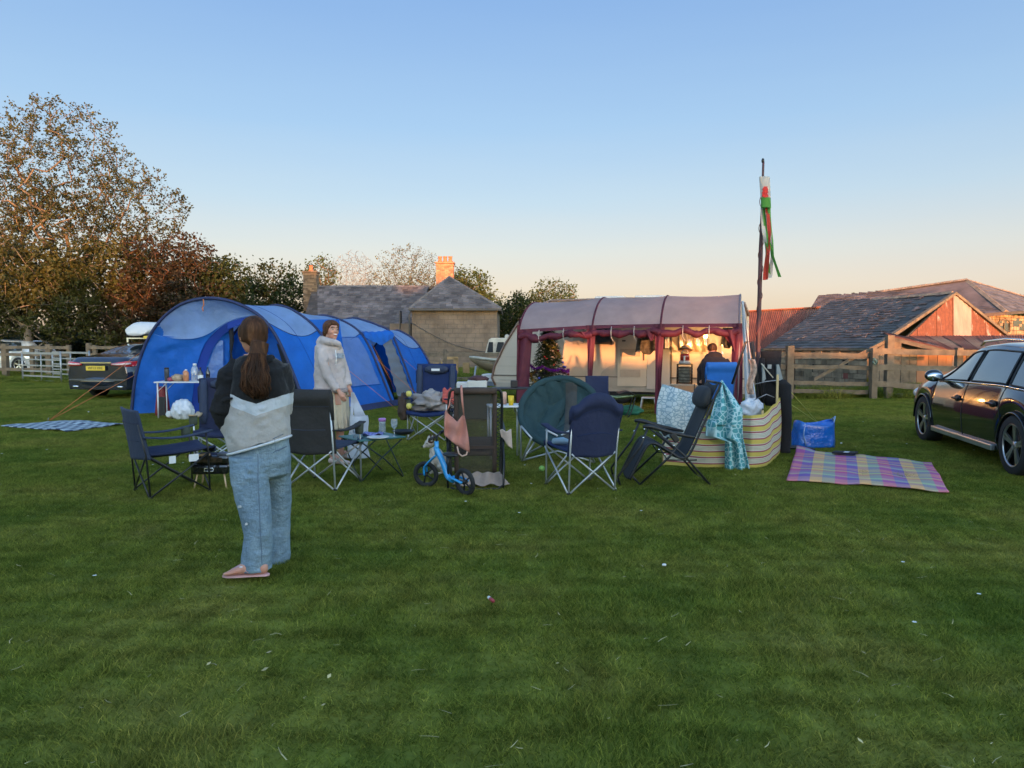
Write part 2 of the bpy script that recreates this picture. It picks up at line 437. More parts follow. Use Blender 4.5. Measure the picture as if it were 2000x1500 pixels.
tag(st_.build('straw', M('straw', (.46, .38, .18), .8, var=.3, island=.35), fixn=False), 'dry straw stalks and dead leaves scattered on the lawn', 'straw', kind='stuff')
# daisies and buttercups
fl_ = MB()
for i in range(46):
    y = 3+18*r.random(); x = r.uniform(-.7*y, .7*y); z = gz(x, y)+.045
    for k in range(6):
        a = k*1.047; fl_.q((x, y, z), (x+.011*math.cos(a), y+.011*math.sin(a), z+.003), (x+.013*math.cos(a+.5), y+.013*math.sin(a+.5), z+.004), (x+.011*math.cos(a+1), y+.011*math.sin(a+1), z+.003))
tag(fl_.build('daisies', M('daisy', (.7, .7, .66), .7, var=.05), fixn=False), 'tiny white daisies dotted over the lawn', 'flowers', kind='stuff')

# ---------------------------------------------------------------- trees
def grow(base, trunk_h, r0, lobes, n_attr, seed, step=.45, lean=(0, 0), fork=.35, shell=.6):
    r = random.Random(seed); base = V(base)
    P = np.zeros((60000, 3)); par = [-1]; P[0] = base; n = 1
    k = max(2, int(trunk_h/step))
    for i in range(1, k+1):
        t = i/k; P[n] = base+V((lean[0]*t+r.uniform(-.04, .04), lean[1]*t+r.uniform(-.04, .04), trunk_h*t)); par.append(n-1); n += 1
    at0 = []
    wts = [l[1][0]*l[1][1]*l[1][2] for l in lobes]
    for i in range(n_attr):
        c, rad = r.choices(lobes, wts)[0]
        while True:
            p = V((r.uniform(-1, 1), r.uniform(-1, 1), r.uniform(-1, 1)))
            if p.length < 1 and p.length > r.random()*shell: break
        at0.append(base+V((c[0]+p.x*rad[0], c[1]+p.y*rad[1], c[2]+p.z*rad[2])))
    top = V(P[n-1]); at0.sort(key=lambda p: (p-top).length+r.uniform(0, .8))
    tips = []
    for a in at0:
        d = P[:n]-np.array(a); dist = np.sqrt((d*d).sum(1))
        # favours joining below the tip so branches rise
        pen = np.maximum(0, P[:n, 2]-a.z)*.9
        low = np.where(np.arange(n) < k*fork, 50, 0)
        j = int(np.argmin(dist+pen+low)); s = V(P[j]); vec = a-s; L = vec.length
        m = max(1, int(L/step)); pj = j; wob = V((r.uniform(-1, 1), r.uniform(-1, 1), r.uniform(-.2, .9)))*L*.06
        for q in range(1, m+1):
            t = q/m; p = s+vec*t+wob*math.sin(math.pi*t)+V((r.uniform(-1, 1), r.uniform(-1, 1), r.uniform(-1, 1)))*.04
            if n >= 59990: break
            P[n] = p; par.append(pj); pj = n; n += 1
        tips.append((V(P[pj]), vec.normalized()))
    w = np.zeros(n)
    ch = [0]*n
    for i in range(n-1, 0, -1):
        if w[i] == 0: w[i] = 1
        w[par[i]] += w[i]; ch[par[i]] += 1
    rad = r0*np.maximum((w/w[0])**.60, .011/r0)
    return P[:n], par, rad, tips
def branchmesh(P, par, rad, rmin=0):
    mb = MB(); n = len(P); done = set(); kids = {}
    for i in range(1, n): kids.setdefault(par[i], []).append(i)
    for i in range(n):
        for c in kids.get(i, []):
            ks = kids.get(i, []); main = max(ks, key=lambda k: rad[k])
            if i != 0 and c == main: continue     # carried by the chain through i
            ch = [i, c]
            while kids.get(ch[-1]): ch.append(max(kids[ch[-1]], key=lambda k: rad[k]))
            rr = [float(rad[c])]+[float(rad[k]) for k in ch[1:]]
            if i == 0: rr[0] = float(rad[0])*1.35
            sd = 8 if rr[0] > .12 else (5 if rr[0] > .035 else 3)
            if max(rr) > rmin: mb.tube([V(P[k]) for k in ch], rr, sd, caps=False)
    return mb
def leaves(tips, per, spread, size, seed, drop=0, flat=.5, mb=None, hang=0):
    r = random.Random(seed); mb = mb or MB()
    for p, d in tips:
        if r.random() < drop: continue
        for i in range(int(per*r.uniform(.6, 1.5))):
            o = V((r.gauss(0, 1), r.gauss(0, 1), r.gauss(0, .8)))*spread; c = p+o-d*abs(r.gauss(0, .4))*spread*2
            s = size*r.uniform(.55, 1.35); a = V((r.gauss(0, 1), r.gauss(0, 1), r.gauss(0, .9))).normalized()
            b = a.cross(V((r.gauss(0, 1), r.gauss(0, 1), r.gauss(0, 1)))).normalized()
            mb.q(c-a*s*.5, c+b*s*.32+a*s*.05, c+a*s*.55, c-b*s*.32+a*s*.05)
    return mb
BARK = M('bark', (.13, .10, .075), .9, var=.35, vs=6, bs=25, bd=.02)
BARK2 = M('pale_bark', (.20, .165, .13), .9, var=.3, vs=6, bs=25, bd=.02)
IVY = M('ivy_bark', (.06, .075, .03), .9, var=.4, vs=9, bs=25, bd=.03)
def tree(name, label, px, py, Y, trunk_h, r0, lobes, n_attr, per, spread, size, leafm, seed, bark=BARK, group=None, drop=0, lean=(0, 0), ivy=0, step=.45, fork=.35, shell=.6, base=None):
    b = base or at(px, py, Y); b = V((b.x, b.y, gz(b.x, b.y)-.05))
    t = thing(name, label, 'tree', b, 0, group)
    P, par, rad, tips = grow((0, 0, 0), trunk_h, r0, lobes, n_attr, seed, step, lean, fork, shell)
    branchmesh(P, par, rad).build('trunk', bark, t, fixn=False)
    if per:
        leaves(tips, per, spread, size, seed+1, drop).build('crown', leafm, t, fixn=False)
    if ivy:
        idx = [i for i in range(len(P)) if rad[i] > ivy[0] and P[i][2] < ivy[1]]
        r = random.Random(seed); mb = MB()
        for i in idx:
            for k in range(ivy[2]):
                a = r.uniform(0, 6.28); q = rad[i]*1.25+r.uniform(0, .12); c = V(P[i])+V((math.cos(a)*q, math.sin(a)*q, r.uniform(-.25, .25)))
                s = r.uniform(.06, .13); u = V((r.uniform(-1, 1), r.uniform(-1, 1), r.uniform(-1, 1))).normalized(); w = u.orthogonal().normalized()
                mb.q(c-u*s, c+w*s*.8, c+u*s, c-w*s*.8)
        mb.build('ivy', leafm if len(ivy) < 4 else ivy[3], t, fixn=False)
    return t
L_SYC = leafmat('leaf_young_sycamore', [(.060, .054, .024), (.053, .066, .024), (.076, .082, .030), (.042, .052, .019)])
L_OLIVE = leafmat('leaf_olive', [(.062, .066, .017), (.082, .080, .021), (.045, .055, .013)])
L_RED = leafmat('leaf_copper', [(.050, .030, .016), (.038, .026, .014), (.060, .045, .018)])
L_DARK = leafmat('leaf_dark_green', [(.024, .040, .011), (.038, .055, .014), (.03, .045, .012)])
L_GREEN = leafmat('leaf_green', [(.06, .085, .022), (.085, .11, .03), (.045, .07, .018)])
L_BUD = leafmat('leaf_bud', [(.13, .13, .07), (.10, .11, .05), (.16, .15, .09)])
L_IVY = leafmat('leaf_ivy', [(.03, .05, .012), (.05, .065, .016)])
HG = 'trees and bushes in the hedgerow on the left'
tree('tall_tree', 'tallest tree at the left with thin bronze spring leaves and bare branches showing', 128, 735, 36, 4.6, .36,
     [((0, 0, 9.6), (3.6, 3.2, 3.6)), ((-3.4, 0, 7.6), (3.0, 3, 2.9)), ((3.4, 0, 7.6), (2.7, 3, 2.5)), ((4.8, 0, 6.0), (2.0, 2, 1.2)), ((-1, 0, 6.5), (4.5, 3, 2.4))], 2400, 12, .11, .125, L_SYC, 11, ivy=(.10, 7.6, 26, L_IVY), fork=.75, step=.4)
tree('hedgerow_tree', 'olive leaved tree below the tallest tree with pale forked limbs', 60, 733, 33.5, 2.0, .2,
     [((-.6, 0, 4.4), (2.8, 2, 1.7)), ((-1.9, 0, 3.2), (2.2, 2, 1.9)), ((1.2, 0, 2.9), (2, 2, 1.6))], 800, 18, .17, .16, L_OLIVE, 12, BARK2, HG, fork=.5)
tree('hedgerow_tree', 'olive leaved tree right of the ivy clad trunk above the gate', 215, 733, 34, 1.8, .18,
     [((0, 0, 4.7), (2.5, 2, 1.4)), ((-1.2, 0, 3.5), (2.1, 2, 1.6)), ((.8, 0, 2.3), (1.8, 2, 1.5))], 740, 18, .17, .16, L_OLIVE, 13, BARK2, HG, fork=.5)
tree('hedgerow_tree', 'copper red hawthorn tree behind the dark car and tent', 318, 733, 34, 1.4, .16,
     [((0, 0, 4.3), (2.4, 2, 1.9)), ((1.3, 0, 3.3), (2.1, 2, 1.7)), ((-.7, 0, 2.8), (2, 2, 1.7)), ((1.2, 0, 5.5), (1.2, 1.2, .9))], 860, 16, .16, .15, L_RED, 14, M('red_bark', (.16, .07, .035), .9, var=.3, vs=6), HG, fork=.5)
tree('hedgerow_tree', 'dark green tree at the right end of the left hedgerow behind the tent', 405, 733, 35, 1.4, .16,
     [((0, 0, 3.5), (2.0, 2, 1.9)), ((.7, 0, 4.5), (1.3, 1.5, .9)), ((1.2, 0, 2.8), (1.3, 1.5, 1.4))], 600, 18, .2, .15, L_DARK, 15, BARK, HG, fork=.5)
# low dark bushes filling the hedge bottom
def bush(name, label, b, rx, ry, rz_, n, size, mat, seed, group=None, cat='bush', core=True):
    t = thing(name, label, cat, b, 0, group); r = random.Random(seed); mb = MB(); 
    for i in range(n):
        while True:
            p = V((r.uniform(-1, 1), r.uniform(-1, 1), r.uniform(-.1, 1)))
            if p.length < 1 and p.length > .35: break
        k = .8+.35*noise.noise(p*2.2+V((seed, 0, 0)))
        c = V((p.x*rx*k, p.y*ry*k, p.z*rz_*k)); s = size*r.uniform(.6, 1.4); u = V((r.uniform(-1, 1), r.uniform(-1, 1), r.uniform(-.6, .6))).normalized(); w = u.cross(V((r.uniform(-.5, .5), r.uniform(-.5, .5), 1))).normalized()
        mb.q(c-u*s*.5, c+w*s*.35, c+u*s*.5, c-w*s*.35)
    mb.build('foliage', mat, t, fixn=False)
    st = MB()
    for i in range(9):
        a = r.uniform(0, 6.28); q = r.uniform(.2, .8)
        st.tube([(0, 0, -.05), (rx*.4*q*math.cos(a), ry*.4*q*math.sin(a), rz_*.4), (rx*.8*q*math.cos(a), ry*.8*q*math.sin(a), rz_*.8)], [.03, .02, .008], 4)
    st.build('stem', BARK, t, fixn=False)
    return t
for i, (px, Y, rx, rz_, mt) in enumerate([(-20, 35, 2.4, 2.6, L_DARK), (75, 38, 2.6, 3.0, L_DARK), (185, 36.5, 2.2, 2.4, L_DARK), (260, 38.5, 2.6, 3.0, L_DARK), (345, 36, 2.2, 2.6, L_DARK), (430, 38, 2.4, 2.9, L_DARK), (20, 40, 3, 3.6, L_DARK), (140, 40, 3, 3.4, L_DARK), (300, 41, 3, 3.6, L_DARK), (470, 40, 2.4, 2.8, L_DARK)]):
    b = at(px, 735, Y); b.z = gz(b.x, b.y)-.1
    bush('hedge_bush', ['dark bush at the left edge of the picture under the olive tree', 'dark bush behind the foot of the tallest tree', 'dark bush behind the second metal hurdle', 'dark bush behind the dark saloon car', 'dark bush right of the roof box below the copper tree', 'dark bush behind the blue tent crown', 'tall dark bush furthest left behind the hedge', 'tall dark bush behind the tallest tree', 'tall dark bush behind the copper red tree', 'dark bush at the right tail of the hedgerow'][i], b, rx, 1.6, rz_, 6500, .17, mt, 20+i, 'dark bushes along the foot of the left hedgerow')
b = at(165, 735, 33.2); b.z = 0
bush('elder_bush', 'light green young bush growing just behind the gate fence', (b.x-1.6, b.y, -.05), .9, .7, 1.3, 1500, .13, L_GREEN, 61)
# trees behind the farmhouse and elsewhere
TG = 'trees behind the farmhouse'
tree('background_tree', 'dark green tree left of the farmhouse chimney behind the tent', 535, 740, 44, 1.8, .2,
     [((0, 0, 4.6), (2.0, 2, 1.6)), ((-1.3, 0, 3.6), (1.7, 1.8, 1.6)), ((1.2, 0, 3.6), (1.7, 1.8, 1.6)), ((0, 0, 2.4), (2.6, 2, 1.4))], 620, 16, .22, .18, L_DARK, 31, group=TG, fork=.6)
tree('background_tree', 'small green tree rising just behind the left stone chimney', 632, 740, 52, 2.2, .2,
     [((0, 0, 6.2), (1.2, 1.5, 1.2))], 130, 8, .18, .16, L_GREEN, 32, group=TG, fork=.6)
tree('background_tree', 'bare leafless tree with fine twigs above the slate roof', 694, 740, 60, 2.2, .13,
     [((0, 0, 6.6), (1.9, 2, 2.1)), ((0, 0, 5.4), (2.1, 2, 1.2))], 1500, 0, .2, .1, L_BUD, 33, BARK2, TG, fork=.5, step=.35, shell=.3)
tree('background_tree', 'broad round tree with pale opening buds above the slate roof', 797, 740, 60, 2.2, .2,
     [((0, 0, 6.3), (3.3, 2.6, 2.8)), ((-1, 0, 5.2), (3.0, 2.6, 2)), ((1.4, 0, 5.2), (2.8, 2.4, 2))], 1800, 4, .16, .13, L_BUD, 34, BARK, TG, fork=.7)
tree('background_tree', 'green tree behind the right brick chimney and gable', 915, 740, 56, 2.0, .3,
     [((0, 0, 4.6), (2.0, 2, 2.4)), ((1.0, 0, 3.6), (1.7, 2, 2)), ((-.8, 0, 5.2), (1.2, 2, 1.4))], 620, 14, .22, .19, L_GREEN, 35, group=TG, fork=.6)
tree('background_tree', 'dark green tree between the farmhouse gable and the caravan', 1003, 740, 48, 1.2, .2,
     [((0, 0, 2.8), (1.3, 1.6, 1.6)), ((.6, 0, 3.7), (.9, 1.2, 1.0)), ((-.6, 0, 2.0), (1.4, 1.4, 1.6))], 420, 18, .2, .17, L_DARK, 36, group=TG, fork=.6)
tree('background_tree', 'pale green tree rising behind the caravan nose', 1080, 740, 56, 2.4, .22,
     [((0, 0, 4.7), (1.8, 1.8, 1.4)), ((-.9, 0, 3.9), (1.4, 1.6, 1.1)), ((.3, 0, 3.2), (2.2, 1.6, 1))], 430, 11, .2, .17, L_GREEN, 37, group=TG, fork=.7)
for i, (px, Y, h, rx, lab) in enumerate([(1600, 60, 3.9, 1.7, 'green tree behind the left end of the big barn ridge'), (1680, 58, 5.1, 1.9, 'taller green tree behind the middle of the big barn ridge'), (2010, 56, 5.2, 1.5, 'green tree at the right edge of the picture above the barn roof')]):
    tree('barn_tree', lab, px, 740, Y, 2.0, .2, [((0, 0, h-.9), (rx, 1.6, 1.1)), ((0, 0, h-2.0), (rx*1.2, 1.6, 1.3))], 300, 15, .2, .18, L_GREEN, 41+i, group='trees behind the barns', fork=.6)
# distant hedge line on the horizon
dh = MB(); r = random.Random(5)
for i in range(22000):
    x = r.uniform(-110, 110); y = 90+r.uniform(-1.5, 1.5); h = 2.0+1.4*noise.noise(V((x*.08, 0, 0)))+.8*noise.noise(V((x*.5, 0, 2)))
    z = r.uniform(0, h); c = V((x, y, z)); s = r.uniform(.3, .6); u = V((r.uniform(-1, 1), r.uniform(-1, 1), r.uniform(-1, 1))).normalized(); w = u.orthogonal().normalized()
    dh.q(c-u*s, c+w*s*.7, c+u*s, c-w*s*.7)
tag(dh.build('distant_hedge', L_DARK, fixn=False), 'long dark hedge across the fields far behind the farm', 'hedge', kind='stuff')
# unseen hedgerow added behind the viewer and shaped to keep the field in evening shade, with a low gap under its trees
hb = MB(); r = random.Random(6)
def hh(x): return 5.9+2.5*sm(-1.2, .2, x)-1.2*sm(5.5, 7, x)-4.55*sm(8.3, 8.9, x)+.22*sm(14.6, 15.4, x)+1.6*noise.noise(V((x*.45, 3, 0)))*(1-sm(-1.5, .5, x))
def leafq(mb, c, s):
    u = V((r.uniform(-1, 1), r.uniform(-.4, .4), r.uniform(-1, 1))).normalized(); w = u.cross(V((0, 1, 0))).normalized(); mb.q(c-u*s, c+w*s*.8, c+u*s, c-w*s*.8)
for i in range(32000):
    x = r.uniform(-40, 50); top = hh(x)+.12*noise.noise(V((x*.9, 0, 0))); z = r.uniform(0, top); leafq(hb, V((x, -22+r.uniform(-1.2, 1.2), z)), r.uniform(.12, .26))
xx = -40
while xx < 50:
    h0 = (hh(xx)+hh(xx+.25))/2-.22; hb.box((xx+.125, -22.6, h0/2), (.25, .8, h0)); xx += .25
tag(hb.build('shade_hedge', L_DARK, fixn=False), 'unseen hedgerow behind the viewer, shaped to shade the field', 'hedge', kind='stuff')
hc_ = MB()  # unseen canopy added above the gap to block the higher sun rays
for i in range(9000):
    x = r.uniform(8.3, 15.2); z = r.uniform(3.42+.1*math.sin(x*3), 7.6)
    if z < 4.8 and 10.6 < x < 14.2 and r.random() < .78: continue       # thin foliage here lets some sun through
    leafq(hc_, V((x, -22+r.uniform(-1.4, 1.4), z)), r.uniform(.12, .26))
for k in range(28):
    xk = 8.5+k*.235; zb = 3.62+1.25*sm(10.4, 10.9, xk)*(1-sm(14.0, 14.4, xk)); hc_.box((xk, -22.4, (zb+7.4)/2), (.24, .9, 7.4-zb))
for x in (8.4, 15.1): hc_.tube([(x, -22.4, 0), (x, -22.4, 4)], .22, 8)
tag(hc_.build('shade_canopy', L_DARK, fixn=False), 'unseen tree canopy added above the hedge to shape the sunlight', 'trees', kind='stuff')
# ---------------------------------------------------------------- buildings
SLATE = M('slate', (.115, .102, .102), .75, var=.35, vs=1.1, island=.4, bs=30, bd=.004)
SLATE_D = M('slate_dark', (.078, .067, .062), .75, var=.3, vs=1.3, island=.35, bs=30, bd=.004)
SLATE_L = M('slate_lichen', (.13, .095, .085), .85, var=.45, vs=.9, island=.5, bs=30, bd=.004)
BLOCK = M('render_block', (.165, .13, .102), .95, var=.35, vs=1.2, island=.26, bs=40, bd=.006)
MORTAR = M('mortar', (.10, .088, .075), .95, var=.25, vs=5, bs=50, bd=.006)
BRICK = M('brick', (.42, .19, .11), .9, var=.3, vs=6, island=.3, bs=60, bd=.004)
STONE = M('rubble_stone', (.19, .14, .095), .95, var=.4, vs=3, island=.4, bs=30, bd=.01)
RUST = M('rusty_sheet', (.19, .056, .030), .85, var=.35, vs=2.0, bs=20, bd=.004, stretch=(1, 1, .3))
RUST_W = None
def rustmat():
    m, n, l, b = newmat('peeling_red_sheet'); nt = m.node_tree
    a = ramp(nt, noi(nt, 1.6, 6, .65, stretch=(2.2, 2.2, .28)), [(.57, (.18, .058, .028)), (.61, (.36, .24, .19))])
    c = mix(nt, a, ramp(nt, noi(nt, 9, 4), [(.3, .7), (.7, 1.15)]), 1.0, 'MULTIPLY')
    l.new(c, b.inputs['Base Color']); b.inputs['Roughness'].default_value = .85; return m
RUST_W = rustmat()
PALE = M('pale_sheet', (.36, .24, .19), .85, var=.2, vs=3, stretch=(1, 1, .3))
TIMBER = M('weathered_timber', (.15, .115, .078), .9, var=.35, vs=5, bs=60, bd=.004, stretch=(1, 1, 1))
TIMBER_Y = M('new_timber', (.34, .22, .10), .85, var=.25, vs=5, bs=60, bd=.003)
INSIDE_SHADE = M('painted_inside_shade', (.02, .018, .016), .95, var=.2)
TERRA = M('terracotta', (.45, .15, .07), .85, var=.25, vs=10)
LEAD = M('ridge_tile', (.30, .20, .13), .9, var=.35, vs=4, island=.25)
GLASSD = M('dark_window_glass', (.03, .035, .04), .12, var=.1, spec=.6)
GUTTER = M('gutter_plastic', (.05, .05, .05), .6)

def slab(poly, t=.08, into=None):               # a roof or wall slab behind its face
    poly = [V(p) for p in poly]; n = V((0, 0, 0))
    for i in range(1, len(poly)-1): n += (poly[i]-poly[0]).cross(poly[i+1]-poly[0])
    n.normalize()
    if n.y > 0: n = -n
    return MB().prism([p-n*.004 for p in poly], -n*t)
def ridge(name, a, b, mat, parent, w=.22, seg=.45, r=.09):
    a, b = V(a), V(b); L = (b-a).length; k = max(1, int(L/seg)); rr = random.Random(int(L*100))
    for i in range(k):
        p, q = lerp(a, b, i/k), lerp(a, b, (i+.97)/k); up = V((0, 0, rr.uniform(-.01, .01)))
        mb = MB(); d = (q-p).normalized(); s = d.cross(V((0, 0, 1))).normalized()
        o = V((0, 0, .05)); mb.prism([p-s*w/2-V((0, 0, .05)), p+o+up, p+s*w/2-V((0, 0, .05)), p-V((0, 0, .02))], q-p)
        mb.build(name, mat, parent, world=True, fixn=False)

# --- farmhouse ---
fh = thing('farmhouse', 'long low slate roofed farmhouse with a blockwork gable wing and two chimneys', 'house', at(800, 700, 40))
eL, eR = at(584, 655, 39.3), at(805, 655, 39.3); rL, rR = at(612, 559, 43), at(838, 559, 43)
# left portion of the roof is darker, new slate
eM, rM = at(622, 655, 39.3), at(622, 559, 43)
def on(A, B, px):                               # where the line A-B crosses a picture column
    f = lambda P: 1000+P.x/P.y*F
    a, b = f(A), f(B); t = (px-a)/(b-a); return lerp(A, B, t)
eM = on(eL, eR, 622); rM = on(rL, rR, 622)
slab([eL, eR, rR, rL], .12).build('roof', SLATE, fh, world=True)
courses([eL, eM, rM, rL], (1, 0, 0), .30, .23, .012, .006, .012, seed=2).build('dark_slates', SLATE_D, fh, world=True, fixn=False)['kind'] = 'stuff'
courses([eM, eR, rR, rM], (1, 0, 0), .30, .23, .012, .006, .012, seed=3).build('slates', SLATE, fh, world=True, fixn=False)['kind'] = 'stuff'
ridge('ridge_tile', rL, rR, M('grey_ridge', (.13, .12, .12), .9, var=.3, island=.2), fh)
# house wall below the eave, and the back roof slope
wl_ = [V((eL.x+.25, eL.y+.25, -.3)), V((eR.x, eR.y+.25, -.3)), V((eR.x, eR.y+.25, eR.z)), V((eL.x+.25, eL.y+.25, eL.z))]
MB().prism(wl_, (0, 6.5, 0)).build('wall', BLOCK, fh, world=True)
bk = [V((eL.x, 46.9, eL.z)), V((eR.x+4, 46.9, eR.z)), V((rR.x+1, rR.y, rR.z)), V((rL.x, rL.y, rL.z))]
MB().prism(bk, (0, 0, -.12)).build('back_roof', SLATE_D, fh, world=True)
for sx in (eL.x+.3, ):
    MB().prism([(sx, eL.y+.3, eL.z), (sx, 46.7, eL.z), (sx, rL.y, rL.z-.1)], (.2, 0, 0)).build('gable_wall', BLOCK, fh, world=True)
# gable wing in front
Yw = 36.5
wl0, wr0 = at(804, 604, Yw), at(971, 604, Yw); pk = at(877, 540, Yw+2.2)
wall = [V((wl0.x, Yw, -.25)), V((wr0.x, Yw, -.25)), wr0, wl0]
MB().prism([p+V((0, .03, 0)) for p in wall], (0, 7.5, 0)).build('wing_wall', MORTAR, fh, world=True)
courses(wall, (1, 0, 0), .46, .225, .012, .015, wj=.1, seed=5, each=('wall_block', BLOCK, fh))
# hipped end face of the wing, slate hung
hl, hr = at(799, 604, Yw-.25), at(979, 604, Yw-.25)
hl.z = hr.z = wl0.z+.02
slab([hl, hr, pk], .1).build('wing_roof', SLATE, fh, world=True)
courses([hl, hr, pk], (1, 0, 0), .30, .21, .012, .006, .012, seed=6).build('wing_slates', SLATE, fh, world=True, fixn=False)['kind'] = 'stuff'
# side slopes running back from the hip apex
bkp = V((pk.x, 44.2, pk.z))
MB().prism([hl, pk, bkp, V((hl.x, 44.2, hl.z))], (0, 0, -.1)).build('wing_roof_side', SLATE_D, fh, world=True)
MB().prism([hr, pk, bkp, V((hr.x, 44.2, hr.z))], (0, 0, -.1)).build('wing_roof_side', SLATE_D, fh, world=True)
ridge('hip_tile', hl+V((0, 0, .03)), pk, M('grey_ridge', (.13, .12, .12)), fh, w=.16)
ridge('hip_tile', hr+V((0, 0, .03)), pk, M('grey_ridge', (.13, .12, .12)), fh, w=.16)
MB().bar(hl+V((0, -.06, -.05)), hr+V((0, -.06, -.05)), .1, .09).build('gutter', GUTTER, fh, world=True)
MB().tube([wl0+V((-.02, -.08, -.05)), wl0+V((-.1, -.1, -.3)), V((wl0.x-.1, Yw-.1, -.2))], .04, 8).build('downpipe', GUTTER, fh, world=True)
# overhead cable sagging along the wall
c0, c1 = at(800, 628, Yw-.1), at(972, 690, Yw-.15)
MB().tube([lerp(c0, c1, t/10)+V((0, 0, -.35*math.sin(math.pi*t/10))) for t in range(11)], .014, 5).build('cable', GUTTER, fh, world=True)
# low porch between roof and wing
pp = at(762, 700, 38.2); pq = at(802, 628, 38.2)
MB().box(((pp.x+pq.x)/2, 38.4, pq.z/2-.1), (pq.x-pp.x, .5, pq.z)).build('porch_wall', BLOCK, fh, world=True)
MB().box(((pp.x+pq.x)/2, 38.35, pq.z-.05), (.05, .62, pq.z*.5)).build('porch_post', GUTTER, fh, world=True)
def chimney(px0, px1, yb, yt, Y, D, pots, mats, shade):
    a, b = at(px0, yt, Y), at(px1, yb, Y); w = b.x-a.x; cx = (a.x+b.x)/2; z0 = b.z-1.0; z1 = a.z
    c = MB().box((cx, Y+D/2, (z0+z1)/2), (w-.03, D-.03, z1-z0-.04)).build('chimney', MORTAR, fh, world=True)
    s = MB()
    for (o, u) in (((cx-w/2, Y), (1, 0)), ((cx-w/2, Y), (0, 1)), ((cx+w/2, Y), (0, 1))):
        LL = w if u[0] else D
        rows = int((z1-z0)/.085)
        for j in range(rows):
            k = max(1, round(LL/.225)); x = -(.5 if j % 2 else 0)
            while x < k:
                x0, x1 = max(0, x)*LL/k, min(k, x+1)*LL/k
                if x1-x0 > .03:
                    p0 = V((o[0]+u[0]*x0, o[1]+u[1]*x0, z0+j*.085)); p1 = V((o[0]+u[0]*(x1-.012), o[1]+u[1]*(x1-.012), z0+j*.085+.073))
                    m_ = (p0+p1)/2; s.box(m_, (abs(p1.x-p0.x)+.02*u[1]+.0, abs(p1.y-p0.y)+.02*u[0], .073))
                x += 1
    s.build('bricks', mats, c, world=True, fixn=False)['kind'] = 'stuff'
    MB().box((cx, Y+D/2, z1), (w+.14, D+.14, .09)).box((cx, Y+D/2, z1-.13), (w+.08, D+.08, .07)).build('chimney_cap', mats, c, world=True, bevel=.01)
    for i in range(pots):
        x = cx+(i-(pots-1)/2)*w*.62/max(1, pots-1) if pots > 1 else cx
        MB().lathe((x, Y+D/2, z1+.04), [(.13, 0), (.14, .05), (.10, .12), (.095, .27), (.125, .3), (.125, .34), (.09, .345)], 12).build('chimney_pot', TERRA, c, world=True)
chimney(592, 618, 572, 531, 42.5, .6, 1, STONE, 0)
chimney(852, 885, 560, 513, 41.6, .7, 3, BRICK, 0)

# --- rusty red roofed shed at the left of the barns ---
def corrug(A, B, C_, D_, n, name, mat, parent, amp=.02, per=6, lap=.02):  # sheets between eave A-B and ridge D-C
    A, B, C_, D_ = map(V, (A, B, C_, D_)); nrm = (B-A).cross(D_-A).normalized()
    if nrm.y > 0: nrm = -nrm
    r = random.Random(n)
    for i in range(n):
        t0, t1 = i/n, (i+1)/n+.006; off = nrm*(.01*(i % 2)+r.uniform(0, .006)); sl_ = r.uniform(-.02, .03)
        mb = MB()
        def fn(u, v, t0=t0, t1=t1):
            t = lerp(t0, t1, u); a = lerp(A, B, t)+(A-D_).normalized()*sl_; d = lerp(D_, C_, t)
            return lerp(a, d, v)+off+nrm*amp*math.cos(u*per*2*math.pi)
        mb.grid(fn, per*4, 1, smooth=True); mb.build(name, mat, parent, world=True, fixn=False)
rs = thing('red_roofed_shed', 'low shed with a faded rusty red corrugated roof left of the barn', 'shed', at(1490, 690, 33))
A, B, C_, D_ = at(1428, 692, 30.5), at(1502, 689, 30.5), at(1600, 601, 35), at(1434, 610, 35)
B = at(1560, 690, 30.5)
corrug(A, B, C_, D_, 7, 'roof_sheet', RUST, rs)
MB().prism([V((A.x, A.y+.3, -.8)), V((B.x, B.y+.3, -.8)), V((B.x, B.y+.3, B.z-.02)), V((A.x, A.y+.3, A.z-.02))], (0, 7, 0)).build('wall', STONE, rs, world=True)
slab([A, B, C_, D_], .05).build('roof_deck', TIMBER, rs, world=True)
MB().prism([D_, C_, C_+V((0, 4.5, -1.6)), D_+V((0, 4.5, -1.6))], (0, 0, -.05)).build('back_roof', RUST, rs, world=True)
MB().bar(D_+V((0, 0, .03)), C_+V((0, 0, .03)), .3, .05).build('ridge_cap', RUST, rs, world=True)

# --- slate barn with the rusty gable ---
sb = thing('slate_barn', 'long stone barn with a steep slate roof and peeling red tin gable', 'barn', at(1650, 720, 27))
eL, eR = at(1492, 681, 30), at(1702, 681, 24.5); rL, rR = at(1626, 594, 33.5), at(1861, 573, 26.8)
slab([eL, eR, rR, rL], .12).build('roof', SLATE_D, sb, world=True)
ud = (eR-eL).normalized()
courses([eL, eR, rR, rL], ud, .34, .25, .014, .006, .016, seed=12, wj=.25).build('slates', SLATE_D, sb, world=True, fixn=False)['kind'] = 'stuff'
